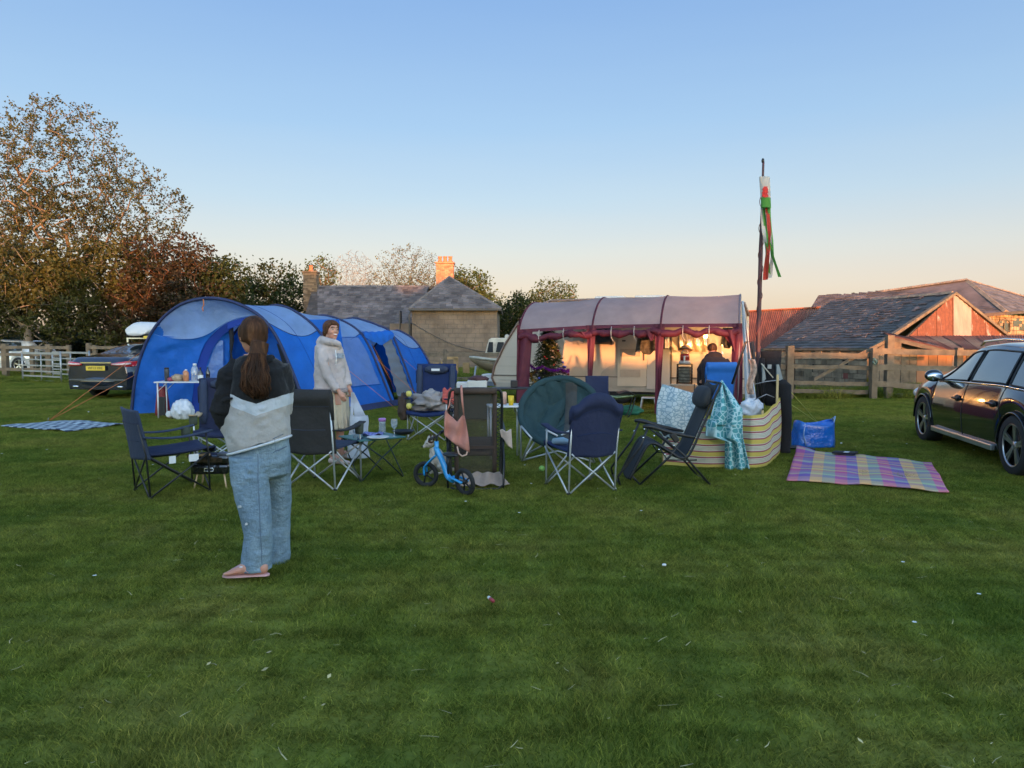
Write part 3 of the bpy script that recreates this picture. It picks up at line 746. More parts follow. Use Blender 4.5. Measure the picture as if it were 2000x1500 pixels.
# slipped and broken slates, pale patches
r = random.Random(9); nrm = (eR-eL).cross(rL-eL).normalized(); nrm = -nrm if nrm.y > 0 else nrm
vdir = (rL-eL).normalized(); lt = MB()
for i in range(150):
    a, b = r.random(), r.random()**.6; p = lerp(lerp(eL, eR, a), lerp(rL, rR, a), b)+nrm*.034; w = r.uniform(.12, .4); h = r.uniform(.05, .16)
    lt.prism([p, p+ud*w, p+ud*w+vdir*h, p+vdir*h], nrm*.012)
lt.build('lichened_slates', SLATE_L, sb, world=True, fixn=False)['kind'] = 'stuff'
ridge('ridge_tile', rL+V((0, 0, .04)), rR+V((0, 0, .04)), LEAD, sb, seg=.5)
gl, gr = at(1700, 682, 24.4), at(1966, 658, 27.5)
gl2 = at(1772, 658, 25.2)
# gable face, sheets of tin
P_ = rR+V((.02, -.03, -.03)); 
def gable_pt(px, py):                           # on the gable's plane
    n = (gr-gl2).cross(P_-gl2).normalized(); o = V((0, 0, EYE)); d = at(px, py, 10)-o
    return o+d*((gl2-o).dot(n)/d.dot(n))
cols = [(1772, 1790), (1790, 1808), (1808, 1828), (1828, 1859), (1859, 1894), (1894, 1910), (1910, 1924), (1924, 1945), (1945, 1963)]
def verge(px): return lerp(658, 574, (px-1772)/(1861-1772)) if px < 1861 else lerp(574, 658, (px-1861)/(1964-1861))
gn_ = (gr-gl2).cross(P_-gl2).normalized(); gn_ = -gn_ if gn_.y > 0 else gn_
for i, (a, b) in enumerate(cols):
    mb = MB(); off = gn_*(.012*(i % 2)+.01)
    if i == 4: off = gn_*.05
    def fn(u, v):
        px = lerp(a, b, u); base = 657+1.5*math.sin(px*.9); y = lerp(base, verge(px)+1.5, v); return gable_pt(px, y)+off+gn_*.014*math.cos(u*6.28*4)
    mb.grid(fn, 16, 1); mb.build('gable_sheet', PALE if i in (4, ) else RUST_W, sb, world=True, fixn=False)
MB().prism([gl2+V((0, .05, 0)), gr+V((0, .05, 0)), P_+V((0, .05, 0))], -gn_*.1).build('gable_frame', TIMBER, sb, world=True)
MB().bar(P_+V((0, -.05, .03)), gr+V((.1, -.05, -.02)), .14, .09).bar(P_+V((0, -.05, .03)), gl+V((0, -.05, 0)), .14, .09).build('verge_board', TIMBER, sb, world=True)
# the other roof slope
MB().prism([P_, gr, gr+(rL-rR)*.8, rL], (0, 0, -.08)).build('back_roof', SLATE_D, sb, world=True)
# stone front wall, with dark slabs as the shade of its openings
w0, w1 = V((eL.x, eL.y+.25, eL.z)), V((eR.x, eR.y+.25, eR.z))
z0 = -.9; MB().prism([V((w0.x, w0.y+.06, z0)), V((w1.x, w1.y+.06, z0)), w1+V((0, .06, 0)), w0+V((0, .06, 0))], (0, .5, 0)).build('wall', MORTAR, sb, world=True)
courses([V((w0.x, w0.y, z0)), V((w1.x, w1.y, z0)), w1, w0], ud, .34, .15, .03, .02, wj=.5, tj=.7, hj=.3, seed=14).build('stones', STONE, sb, world=True, fixn=False)['kind'] = 'stuff'
def wp(t, z, off=-.06): p = lerp(w0, w1, t); return V((p.x, p.y+off, z))
for (t0, t1, zt, nm, mt) in ((.44, .54, 1.05, 'barn_door', TIMBER), (.80, .84, .9, 'barn_door', M('faded_red_door', (.18, .05, .04), .9))):
    MB().prism([wp(t0, -.6), wp(t1, -.6), wp(t1, zt), wp(t0, zt)], (0, .04, 0)).build('opening', INSIDE_SHADE, sb, world=True)  # dark slab on the wall paints the shade behind the boards
    for k in range(5):
        a = lerp(t0, t1, k/5+.01); b = lerp(t0, t1, (k+1)/5-.01)
        if k == 4 and mt is TIMBER: continue
        MB().prism([wp(a, -.55, -.1), wp(b, -.55, -.1), wp(b, zt-.35, -.1), wp(a, zt-.35, -.1)], (0, .03, 0)).build('door_board', mt, sb, world=True)
MB().bar(eL+V((0, -.03, -.03)), eR+V((0, -.03, -.03)), .07, .07).build('eave_board', TIMBER, sb, world=True)

# --- red tin lean-to in front of the gable ---
lo = thing('lean_to', 'low lean-to with a red tin roof and plank walls below the rusty gable', 'shed', at(1860, 720, 23))
A, B, C_, D_ = at(1812, 683, 22.5), at(2030, 683, 22.5), at(2030, 655, 25.4), at(1742, 657, 24.6)
corrug(A, B, C_, D_, 9, 'roof_sheet', RUST, lo, amp=.012)
slab([A, B, C_, D_], .04).build('roof_deck', TIMBER, lo, world=True)
# ragged front sheeting
A2 = at(1742, 659, 23.2); B2 = at(1855, 686, 22.3)
for i in range(6):
    a, b = lerp(A2, B2, i/6), lerp(A2, B2, (i+1.05)/6)
    MB().grid(lambda u, v: lerp(a, b, u)+V((0, .8*v, .22*v+.012*math.cos(u*25))), 12, 1).build('broken_sheet', RUST_W, lo, world=True, fixn=False, solid=.01)
MB().bar(A2+V((0, .02, -.04)), B2+V((0, .02, -.04)), .06, .12).build('fascia_board', TIMBER, lo, world=True)
z0 = -.8; x = at(1706, 700, 23.4).x; i = 0; r = random.Random(4)
while x < at(2010, 700, 23.4).x:
    w = r.uniform(.16, .30); px = 1000+x/23.4*F
    top = lerp(at(1742, 664, 23.4).z, at(1855, 690, 23.4).z, min(1, max(0, (px-1742)/113)))-.04
    top = max(top, at(1700, 695, 23.4).z) if px < 1855 else at(1700, 686, 23.4).z
    if px < 1742: top = at(1700, 690, 23.4).z
    MB().box((x+w/2, 23.4+r.uniform(-.012, .012), (z0+top)/2), (w-.012, .03, top-z0)).build('wall_board', [TIMBER, PALE, M('orange_board', (.36, .17, .09), .9, var=.2, vs=3, stretch=(1, 1, .2))][0 if px < 1780 else (2 if px < 1850 else r.choice((0, 1, 2)))], lo, world=True)
    x += w; i += 1

# --- large barn behind ---
bb = thing('large_barn', 'larger hipped slate barn with stone walls behind the smaller one', 'barn', at(1850, 700, 40))
rL, rR = at(1600, 588, 40), at(1890, 547, 36); e0, e1 = at(1560, 640, 36), at(1965, 610, 32)
slab([e0, e1, rR, rL], .12).build('roof', SLATE_L, bb, world=True)
courses([e0, e1, rR, rL], (e1-e0), .36, .27, .014, .006, .014, seed=22, wj=.25).build('slates', M('slate_brown', (.095, .075, .072), .85, var=.4, vs=.8, island=.4), bb, world=True, fixn=False)['kind'] = 'stuff'
h1 = at(2080, 604, 39)
slab([e1, h1, rR], .12).build('hip_roof', SLATE, bb, world=True)
courses([e1, h1, rR], (h1-e1), .36, .27, .014, .006, .014, seed=23, wj=.25).build('hip_slates', SLATE, bb, world=True, fixn=False)['kind'] = 'stuff'
ridge('ridge_tile', rL+V((0, 0, .05)), rR+V((0, 0, .05)), LEAD, bb, seg=.55, w=.3)
ridge('hip_tile', e1+V((0, -.02, .06)), rR, LEAD, bb, seg=.5, w=.26); ridge('hip_tile', h1+V((0, 0, .05)), rR, LEAD, bb, seg=.5, w=.26)
MB().prism([rL, rR, rR+V((4, 5, -2)), rL+V((2, 7, -2))], (0, 0, -.1)).build('back_roof', SLATE_D, bb, world=True)
a, b = V((e1.x-.5, e1.y+.35, 0)), V((h1.x, h1.y+.35, 0)); zt = e1.z-.05
MB().prism([V((a.x, a.y+.06, -1)), V((b.x, b.y+.06, -1)), V((b.x, b.y+.06, zt)), V((a.x, a.y+.06, zt))], (-.5, 1.5, 0)).build('wall', MORTAR, bb, world=True)
courses([V((a.x, a.y, -1)), V((b.x, b.y, -1)), V((b.x, b.y, zt)), V((a.x, a.y, zt))], (b-a), .32, .15, .04, .02, wj=.5, tj=.7, hj=.3, seed=24).build('stones', M('warm_rubble', (.34, .21, .12), .95, var=.4, vs=3, island=.4), bb, world=True, fixn=False)['kind'] = 'stuff'
MB().prism([V((e0.x+.5, e0.y+.4, -1)), V((e1.x-.3, e1.y+.4, -1)), V((e1.x-.3, e1.y+.4, e1.z)), V((e0.x+.5, e0.y+.4, e0.z))], (0, 2, 0)).build('front_wall', STONE, bb, world=True)
nd = (b-a).normalized(); nn = V((nd.y, -nd.x, 0))
def wpt(px, py):
    o = V((0, 0, EYE)); d = at(px, py, 10)-o; return o+d*((a-o).dot(nn)/d.dot(nn))
arc = [wpt(1947, 648), wpt(1947, 630), wpt(1950, 626), wpt(1958, 624.5), wpt(1966, 626), wpt(1969, 630), wpt(1969, 648)]
MB().prism([p+nn*.05 for p in arc], -nn*.04).build('window', GLASSD, bb, world=True)
MB().tube([p+nn*.07 for p in arc]+[arc[0]+nn*.07], .035, 4).tube([wpt(1958, 648)+nn*.07, wpt(1958, 625)+nn*.07], .02, 4).build('window_frame', TIMBER, bb, world=True)
MB().prism([p+nn*.05 for p in (wpt(1977, 645), wpt(2030, 645), wpt(2030, 622), wpt(1977, 622))], -nn*.04).build('window', GLASSD, bb, world=True)
bs_ = bush('garden_shrub', 'dark shrub against the stone barn wall beside the arched window', V((at(1990, 640, 33).x, 33, -.4)), .7, .6, 1.4, 900, .12, L_DARK, 77)

# ---------------------------------------------------------------- fences
def rail(name, a, b, w, h, mat, parent, seed=0):   # a slightly bent sawn rail
    a, b = V(a), V(b); r = random.Random(seed); k = 5; pts_ = [lerp(a, b, i/k)+V((0, 0, r.uniform(-.012, .012))) for i in range(k+1)]
    mb = MB()
    d = (b-a).normalized(); s = d.cross(V((0, 0, 1))).normalized()
    vs = []; fs = []
    for p in pts_:
        hh_ = h/2*r.uniform(.93, 1.05)
        vs += [p-s*w/2-V((0, 0, hh_)), p+s*w/2-V((0, 0, hh_)), p+s*w/2+V((0, 0, hh_)), p-s*w/2+V((0, 0, hh_))]
    for i in range(k):
        for j in range(4): fs.append((i*4+j, i*4+(j+1) % 4, i*4+4+(j+1) % 4, i*4+4+j))
    fs += [(3, 2, 1, 0), (k*4, k*4+1, k*4+2, k*4+3)]
    mb.add(vs, fs); return mb.build(name, mat, parent, world=True)
def post(px, ytop, Y, w, parent, mat=TIMBER, lean=0, dz=-.1):
    p = at(px, ytop, Y); z0 = gz(p.x, Y)+dz
    return MB().bar(V((p.x, Y, z0)), V((p.x+lean, Y, p.z)), w, w, up=(0, 1, 0)).build('post', mat, parent, world=True, bevel=.008)
Yr = 18.5
rf = thing('rail_fence', 'weathered post and rail fence in front of the barns, right of the gate', 'fence', at(1740, 780, Yr))
post(1738, 655, Yr, .17, rf); post(1873, 679, Yr+.2, .15, rf); post(1708, 680, Yr-.15, .14, rf); post(2010, 690, Yr+.5, .15, rf)
for k, (y0, y1) in enumerate(((686, 690), (717, 722), (750, 760))):
    rail('rail', at(1706, y0, Yr-.12), at(1875, y1-1, Yr+.05), .05, .14, TIMBER, rf, k); rail('rail', at(1868, y1-1, Yr-.03), at(2060, y1+3, Yr+.5), .05, .13, TIMBER, rf, k+9)
tg = thing('timber_gate', 'wide wooden field gate with five bars and a diagonal brace before the barn', 'gate', at(1625, 780, Yr))
post(1543, 675, Yr, .17, tg)
for k, (y0, y1) in enumerate(((693, 694), (698.5, 699), (716, 718), (748, 750), (764, 766))):
    rail('gate_bar', at(1550, y0, Yr), at(1700, y1, Yr), .04, .10 if k != 1 else .04, TIMBER, tg, 20+k)
rail('gate_brace', at(1590, 740, Yr+.05), at(1735, 663, Yr+.05), .035, .09, TIMBER, tg, 31)
rail('gate_stile', at(1552, 690, Yr+.04), at(1552, 768, Yr+.04), .08, .05, TIMBER, tg, 33)
rail('gate_stile', at(1698, 690, Yr+.04), at(1698, 768, Yr+.04), .08, .05, TIMBER, tg, 34)
MB().tube([at(1706, 700, Yr-.3), at(1712, 706, Yr-.3), at(1710, 712, Yr-.3), at(1704, 706, Yr-.3)], .03, 6).build('rope_loop', M('green_rope', (.10, .16, .13)), tg, world=True)
# rail continuing left behind the awning
lf = thing('rail_fence', 'piece of rail fence left of the gate post, beside the hung wetsuit', 'fence', at(1500, 780, Yr))
for k, (y0, y1) in enumerate(((692, 692), (717, 717), (748, 748))): rail('rail', at(1440, y0, Yr+.05), at(1541, y1, Yr+.02), .045, .11, TIMBER, lf, 40+k)
post(1448, 680, Yr+.1, .14, lf)
for (px0, px1, py, lab) in ((1662, 1705, 776, 'short pale timber beam lying on the grass at the gate post'), (1716, 1802, 777, 'long pale timber beam lying along the fence foot by the black car')):
    a, b = gp(px0, py), gp(px1, py+1); tb = MB().bar(a+V((0, 0, .06)), b+V((0, 0, .06)), .14, .13).build('timber_beam', M('pale_timber', (.30, .26, .19), .9, var=.2, vs=6), bevel=.01)
    tag(tb, lab, 'beam')
# middle fence behind the tent and caravan
Ym = 23.5
mf = thing('rail_fence', 'grey two rail fence between the blue tent and the caravan', 'fence', at(900, 755, Ym))
post(869, 683, Ym, .12, mf); post(1010, 683, Ym, .12, mf); post(780, 683, Ym, .12, mf)
for k, (y0, y1, h) in enumerate(((692, 692, .10), (739, 740, .09))): rail('rail', at(775, y0, Ym), at(1015, y1, Ym-.03), .08, h, TIMBER, mf, 50+k)
# offcuts of new timber standing in the grass behind it
for i, (px0, px1, y0, y1, lab) in enumerate(((846, 858, 708, 730, 'short square new timber block standing left of the fence post'), (861, 865, 702, 728, 'thin new timber stake beside the fence post'), (886, 895, 700, 730, 'tall new timber offcut with a pointed foot standing in long grass'), (873, 895, 696.5, 702, 'new timber crosspiece capped white behind the rail'), (904, 913, 708, 728, 'squat new timber offcut capped white'), (913, 917, 708, 729, 'slanting new timber board beside the squat offcut'))):
    a, b = at(px0, y0, 25.5), at(px1, y1, 25.5); o = MB().box(((a.x+b.x)/2, 25.5, (a.z+b.z)/2), (b.x-a.x, .12, a.z-b.z))
    ob = o.build('timber_offcut', TIMBER_Y, bevel=.006); tag(ob, lab, 'timber', 'timber offcuts standing behind the middle fence')
# left fence
Yl = 29.5
ff = thing('rail_fence', 'long wooden post and rail fence at the left behind the metal hurdles', 'fence', at(90, 735, Yl))
for px, yt, w in ((9, 671, .2), (62, 675, .14), (95, 672, .2), (134, 674, .14), (173, 670, .16), (185, 674, .14), (232, 676, .14), (-30, 672, .2)): post(px, yt, Yl, w, ff)
for k, (y0, y1) in enumerate(((679, 679), (693, 693), (722, 724))):
    rail('rail', at(-40, y0-1, Yl-.1), at(94, y0, Yl-.1), .05, .12, TIMBER, ff, 60+k)
    if k < 2: rail('rail', at(95, y0, Yl-.1), at(136, y1, Yl-.1), .05, .12, TIMBER, ff, 65+k); rail('rail', at(171, y0, Yl-.1), at(330, y1-1, Yl-.1), .05, .12, TIMBER, ff, 70+k)
# metal sheep hurdles
GALV = M('galvanised_steel', (.36, .37, .38), .45, metal=.6, var=.12)
def hurdle(label, a, b, h):
    t = thing('metal_hurdle', label, 'hurdle', a, 0, 'galvanised metal hurdles by the left fence'); a, b = V(a), V(b); up = V((0, 0, 1))
    for s, (p) in (('l', a), ('r', b), ('m', (a+b)/2)): MB().tube([p+up*.02, p+up*(h+(.08 if s == 'r' else 0))], .03 if s != 'm' else .022, 6).build('upright', GALV, t, world=True)
    for k, z in enumerate((.04, .2, .37, .57, .78, h)): MB().bar(a+up*z, b+up*z, .03, .05 if z < h else .07).build('hurdle_bar', GALV, t, world=True)
hurdle('front silver metal sheep hurdle with seven bars standing on the grass', gp(45, 744), gp(120, 748), 1.0)
hurdle('silver metal hurdle standing behind the front one, half hidden by the dark car', gp(104, 740), gp(176, 744), 1.0)
# ---------------------------------------------------------------- cars
TYRE = M('tyre_rubber', (.018, .018, .019), .85, var=.2, bs=60)
ALLOY = M('alloy', (.50, .51, .53), .28, metal=.9, var=.05)
BLACKP = M('black_plastic', (.015, .015, .016), .5, var=.1)
CHROME = M('chrome', (.75, .76, .78), .12, metal=1, var=.02)
def glassmat(name, col, rough=.03, refl=.35, alpha=.55):
    m, n, l, b = newmat(name); b.inputs['Base Color'].default_value = (*col, 1); b.inputs['Roughness'].default_value = rough
    b.inputs['Specular IOR Level'].default_value = .9; b.inputs['Coat Weight'].default_value = 1; b.inputs['Coat Roughness'].default_value = .02; b.inputs['Coat IOR'].default_value = 1.9; b.inputs['Alpha'].default_value = alpha; return m
CARGLASS = glassmat('car_glass', (.02, .028, .03), alpha=.9)
def lerpf(pts, x): return float(np.interp(x, [p[0] for p in pts], [p[1] for p in pts]))
def smoothf(pts, x, w=.10): return (lerpf(pts, x-w)+2*lerpf(pts, x)+lerpf(pts, x+w))/4
def make_car(name, label, cx, cy, ang, prof, paint, wheels, spokes=5):
    t = thing(name, label, 'car', (cx, cy, gz(cx, cy)), ang)
    L0, L1 = prof['x0'], prof['x1']; roof, belt, hw = prof['roof'], prof['belt'], prof['hw']; zs0 = .21; wr = prof['wr']
    def sect(x, raw=False):
        zr = smoothf(roof, x); zb = min(smoothf(belt, x), zr-.015); w = smoothf(hw, x, .06); zs = zs0+.05*sm(1.9, 2.4, abs(x))
        arch = 0
        for wx in (wheels[0], wheels[1]):
            d = abs(x-wx)
            if d < .37: zs = max(zs, .335+math.sqrt(.37**2-d*d)-.02)
        gh = max(0, zr-zb); g = min(1, gh/.30)
        wt = lerp(w*.80, wr, g)
        pts = [(w*.955, zs), (w*.985, zs+(zb-zs)*.2), (w, zs+(zb-zs)*.45), (w*.995, zs+(zb-zs)*.62), (w*.985, zs+(zb-zs)*.68), (w*.955, zs+(zb-zs)*.86), (w*.915, zb+.002)]
        for k in range(1, 7):
            f = k/6; pts.append((lerp(w*.91, wt, f**1.15), zb+(gh-.055*g)*f))
        pts += [(wt*.93, zr-.03*g), (wt*.8, zr-.012*g), (wt*.5, zr-.003), (0, zr)]
        return pts
    N = int((L1-L0)/.05); xs_ = [L0+(L1-L0)*i/N for i in range(N+1)]
    mb = MB()
    for s in (1, -1):
        S = [[V((x, s*p[0], p[1])) for p in sect(x)] for x in xs_]; k = len(S[0])
        vs = [p for r_ in S for p in r_]; fs = []
        for i in range(N):
            for j in range(k-1): fs.append((i*k+j, (i+1)*k+j, (i+1)*k+j+1, i*k+j+1) if s > 0 else (i*k+j, i*k+j+1, (i+1)*k+j+1, (i+1)*k+j))
        mb.add(vs, fs, smooth=True)
    for e, x in ((0, L0), (1, L1)):
        p = sect(x); ring = [V((x, a, b)) for a, b in p]+[V((x, -a, b)) for a, b in p[::-1]]
        mb.add(ring, [tuple(range(len(ring)))])
    mb.build('body', paint, t)
    ib = MB()
    w_ = prof['hwm']; ib.box(((wheels[0]+wheels[1])/2, 0, .48), (wheels[0]-wheels[1]-.80, 2*w_-.14, .5)); ib.box((0, 0, .48), (L1-L0-.5, 2*w_-.62, .5))
    ib.build('underbody', BLACKP, t)
    def surf(x, f, s, off=.006):                  # greenhouse side surface
        p = sect(x)[6:13]; q = f*(len(p)-1); i = min(int(q), len(p)-2); a = lerp(p[i][0], p[i+1][0], q-i); b = lerp(p[i][1], p[i+1][1], q-i)
        return V((x, s*(a+off), b+off*.4))
    for s in (1, -1):
        for (xa0, xb0, xa1, xb1) in prof['side_windows']:
            g = MB().grid(lambda u, v: surf(lerp(lerp(xa0, xb0, u), lerp(xa1, xb1, u), v), .06+.84*v, s), 10, 5); g.build('side_window', CARGLASS, t)
            fr = [surf(lerp(lerp(xa0, xb0, u), lerp(xa1, xb1, u), v), .06+.84*v, s, .009) for u, v in [(i/6, 0) for i in range(7)]+[(1, i/4) for i in range(1, 5)]+[(1-i/6, 1) for i in range(1, 7)]+[(0, 1-i/4) for i in range(1, 4)]]
            MB().tube(fr, .012, 4, closed=True).build('window_trim', BLACKP, t)
        MB().tube([surf(x, .0, s, .012) for x in np.linspace(prof['side_windows'][-1][0]-.05, prof['side_windows'][0][1]+.03, 16)], .011, 5).build('chrome_strip', CHROME, t)
        # sill, door lines, handles
        MB().bar((wheels[0]-.45, s*(w_-.01), .245), (wheels[1]+.45, s*(w_-.01), .245), .05, .07).build('sill', M('sill_metal', (.45, .48, .52), .3, metal=.8), t, bevel=.01)
        for x in prof['doors']:
            pts_ = [V((x+prof.get('dl', 0)*k, s*(p[0]+.0015), p[1])) for k, p in enumerate(sect(x)[0:7])]
            MB().tube(pts_, .005, 4).build('door_gap', BLACKP, t)
        for x in prof['handles']:
            p = sect(x)[4]; MB().bar((x-.1, s*(p[0]+.03), p[1]+.03), (x+.1, s*(p[0]+.03), p[1]+.03), .025, .03).build('door_handle', paint, t, bevel=.008)
            MB().ball((x, s*(p[0]+.002), p[1]+.03), (.1, .012, .045)).build('handle_recess', BLACKP, t)
        mx = prof['mirror']; p = sect(mx)[6]
        m_ = MB().ball((mx, s*(p[0]+.14), p[1]+.07), (.065, .12, .085), 14, 10).build('door_mirror', paint, t)
        MB().ball((mx-.045, s*(p[0]+.14), p[1]+.06), (.03, .105, .058), 12, 8).build('mirror_glass', CHROME, m_)
        MB().bar((mx+.0, s*(p[0]+.0), p[1]+.01), (mx, s*(p[0]+.08), p[1]+.02), .06, .03).build('mirror_foot', BLACKP, m_)
    for (xa, xb, nm) in prof['screens']:
        def sc(u, v):
            x = lerp(xa, xb, u); pp_ = sect(x); zr = pp_[-1][1]; wv = pp_[12][0]*.93; y = (2*v-1)*wv
            return V((x+(.008 if xb < xa else -.008)*0, y, zr-.055*(abs(2*v-1)**3)+.007))
        MB().grid(sc, 10, 12).build(nm, CARGLASS, t)
    for i, wx in enumerate(wheels[:2]):
        for s in (1, -1):
            wy = s*(w_-.125); c = V((wx, wy, .335)); Mx = Matrix.Rotation(R(90), 3, 'X')
            wv = MB().lathe(c, [(.24, -.11), (.315, -.112), (.335, -.085), (.337, 0), (.335, .085), (.315, .112), (.24, .11)], 36, Mx, caps=False).build('wheel', TYRE, t)
            rm = MB(); yo = s*.095
            rm.tube([c+V((.235*math.cos(a), yo, .235*math.sin(a))) for a in np.linspace(0, 2*math.pi, 37)[:-1]], .014, 6, closed=True)
            for k in range(spokes):
                a = 2*math.pi*k/spokes+.4
                for da in (-.13, .13):
                    rm.bar(c+V((.045*math.cos(a+da), s*.075, .045*math.sin(a+da))), c+V((.232*math.cos(a+da*.9), s*.088, .232*math.sin(a+da*.9))), .03, .022, up=(0, 1, 0))
            rm.lathe(c+V((0, s*.065, 0)), [(.055, -.02), (.06, 0), (.05, .02)], 16, Mx); rm.build('rim', ALLOY, wv)
            MB().lathe(c+V((0, s*.02, 0)), [(.235, -.02), (.235, .02)], 24, Mx).build('brake_disc', BLACKP, wv)
            # wheel well lining and arch lip
            MB().tube([V((wx+.368*math.cos(a), s*(w_-.012), .325+.368*math.sin(a))) for a in np.linspace(.0, math.pi, 19)], .012, 5).build('arch_lip', paint, t)
            MB().grid(lambda u, v: V((wx+.375*math.cos(math.pi*u), s*(w_-.02-.3*v), .325+.375*math.sin(math.pi*u))), 16, 1).build('wheel_well', BLACKP, t)
    return t, sect
def paintmat(name, col, rough=.25):
    m, n, l, b = newmat(name); nt = m.node_tree
    c = mix(nt, col, tuple(min(1, x*1.8+.004) for x in col), ramp(nt, noi(nt, 2.2, 6, .7), [(.45, 0), (.75, 1)]))
    l.new(c, b.inputs['Base Color']); b.inputs['Roughness'].default_value = rough; b.inputs['Metallic'].default_value = .3
    b.inputs['Coat Weight'].default_value = 1; b.inputs['Coat Roughness'].default_value = .03
    l.new(ramp(nt, noi(nt, 3, 5, .7), [(.4, .14), (.8, .26)]), b.inputs['Roughness']); return m
est, sec = make_car('estate_car', 'black estate car with silver roof rails and alloy wheels, cut off at the right edge', 6.69, 9.34, math.atan2(.98, .2),
    dict(x0=-2.45, x1=2.43, hwm=.925, wr=.60, roof=[(-2.46, .60), (-2.40, .92), (-2.30, 1.05), (-2.0, 1.36), (-1.4, 1.44), (-.3, 1.475), (.25, 1.44), (.55, 1.35), (1.15, 1.06), (1.32, 1.0), (1.8, .93), (2.2, .80), (2.36, .66), (2.44, .45)],
         belt=[(-2.46, .62), (-2.35, .92), (-1.0, .965), (.8, .925), (1.3, .90), (1.8, .84), (2.2, .73), (2.44, .45)],
         hw=[(-2.46, .70), (-2.3, .86), (-1.8, .915), (0, .925), (1.4, .915), (2.0, .86), (2.25, .76), (2.44, .52)],
         side_windows=[(-.02, .98, .02, .38), (-1.10, -.10, -1.0, -.06), (-2.05, -1.18, -1.82, -1.08)], doors=[1.05, -.06, -1.12], handles=[.12, -.92], mirror=.78,
         screens=[(1.14, .40, 'windscreen'), (-2.28, -2.06, 'tailgate_window')]), paintmat('black_paint', (.005, .007, .014)), (1.42, -1.45))
for s in (1, -1):
    MB().tube([(.35, s*.56, 1.42), (.2, s*.57, 1.475), (-.4, s*.58, 1.505), (-1.5, s*.57, 1.475), (-1.85, s*.56, 1.40)], .016, 6).build('roof_rail', CHROME, est)
    hl_ = MB().ball((2.18, s*.69, .66), (.2, .11, .09), 14, 8).build('headlight', M('headlight_glass', (.5, .52, .55), .1, spec=.9), est)
    MB().bar((2.42, s*.1, .55), (2.42, s*.35, .55), .03, .02).build('grille_bar', CHROME, est)
    # rear lamps
    MB().loft([(V((-2.42, s*.50, .93)), .02, .05, (1, 0, 0), (0, 0, 1)), (V((-2.40, s*.70, .93)), .05, .09, (1, 0, 0), (0, 0, 1)), (V((-2.26, s*.86, .93)), .05, .08, (.7, s*.7, 0), (0, 0, 1)), (V((-2.08, s*.90, .94)), .015, .03, (0, 1, 0), (0, 0, 1))], 12).build('tail_light', M('tail_lamp_red', (.55, .02, .02), .12, var=.1, spec=.8, coat=1), est)
    # seats seen through the glass
    MB().ball((-.15, s*.36, .98), (.08, .2, .3)).ball((-.18, s*.36, 1.27), (.05, .12, .09)).build('seat', BLACKP, est)
MB().tube([V((.62, .36, .95))+V((.05*math.sin(a)*.4, .18*math.cos(a), .18*math.sin(a))) for a in np.linspace(0, 6.28, 25)[:-1]], .014, 6, closed=True).build('steering_wheel', BLACKP, est)

jag, sec = make_car('saloon_car', 'dark blue saloon car seen from behind, half hidden by the blue tent', -9.85, 20.75, R(80),
    dict(x0=-2.48, x1=2.45, hwm=.94, wr=.58, roof=[(-2.50, .80), (-2.44, 1.02), (-2.35, 1.06), (-1.85, 1.10), (-1.65, 1.14), (-1.1, 1.33), (-.6, 1.42), (0, 1.45), (.4, 1.41), (1.2, 1.05), (1.9, .93), (2.3, .75), (2.46, .45)],
         belt=[(-2.50, .80), (-2.4, .99), (-1.2, 1.01), (.8, .95), (1.4, .9), (2.0, .80), (2.46, .45)],
         hw=[(-2.50, .80), (-2.35, .895), (-1.8, .93), (0, .94), (1.4, .92), (2.1, .82), (2.46, .5)],
         side_windows=[(0, 1.0, .02, .35), (-1.15, -.08, -.85, -.06)], doors=[1.05, -.04, -1.1], handles=[.1, -.9], mirror=.8,
         screens=[(1.15, .38, 'windscreen'), (-1.70, -.72, 'rear_window')]), paintmat('navy_paint', (.012, .016, .034)), (1.45, -1.42))
REDL = M('tail_lamp_red', (.55, .02, .02), .12, var=.1, spec=.8, coat=1); 
for s in (1, -1):
    tl = MB()
    tl.loft([(V((-2.50, s*.42, .885)), .022, .030, (1, 0, 0), (0, 0, 1)), (V((-2.49, s*.62, .89)), .035, .05, (1, 0, 0), (0, 0, 1)), (V((-2.44, s*.80, .895)), .05, .07, (1, 0, 0), (0, 0, 1)), (V((-2.34, s*.895, .90)), .045, .068, (.7, s*.7, 0), (0, 0, 1)), (V((-2.12, s*.925, .92)), .02, .04, (0, 1, 0), (0, 0, 1)), (V((-1.95, s*.935, .93)), .006, .01, (0, 1, 0), (0, 0, 1))], 14)
    l_ = tl.build('tail_light', REDL, jag)
    MB().loft([(V((-2.525, s*.45, .885)), .012, .012, (1, 0, 0), (0, 0, 1)), (V((-2.52, s*.62, .887)), .012, .022, (1, 0, 0), (0, 0, 1)), (V((-2.48, s*.80, .893)), .02, .028, (1, 0, 0), (0, 0, 1)), (V((-2.40, s*.885, .90)), .012, .012, (1, 0, 0), (0, 0, 1))], 10).build('lamp_band', M('lamp_clear', (.75, .55, .5), .1, coat=1), l_)
    MB().ball((-2.47, s*.62, .33), (.05, .09, .035)).build('exhaust_tip', CHROME, jag)
MB().bar((-2.52, -.42, .925), (-2.52, .42, .925), .02, .03).build('chrome_strip', CHROME, jag)
MB().bar((-2.49, -.78, .50), (-2.49, .78, .50), .03, .035).build('bumper_strip', M('bumper_shine', (.10, .12, .16), .2, metal=.5), jag)
MB().ball((-2.35, 0, .45), (.16, .86, .2), 20, 10).build('rear_bumper', MATS.get('navyb') or paintmat('navy_bumper', (.012, .016, .034)), jag)
np_ = MB().box((-2.535, 0, .79), (.012, .53, .115)).build('number_plate', M('plate_yellow', (.72, .50, .05), .5, var=.04), jag, bevel=.003)
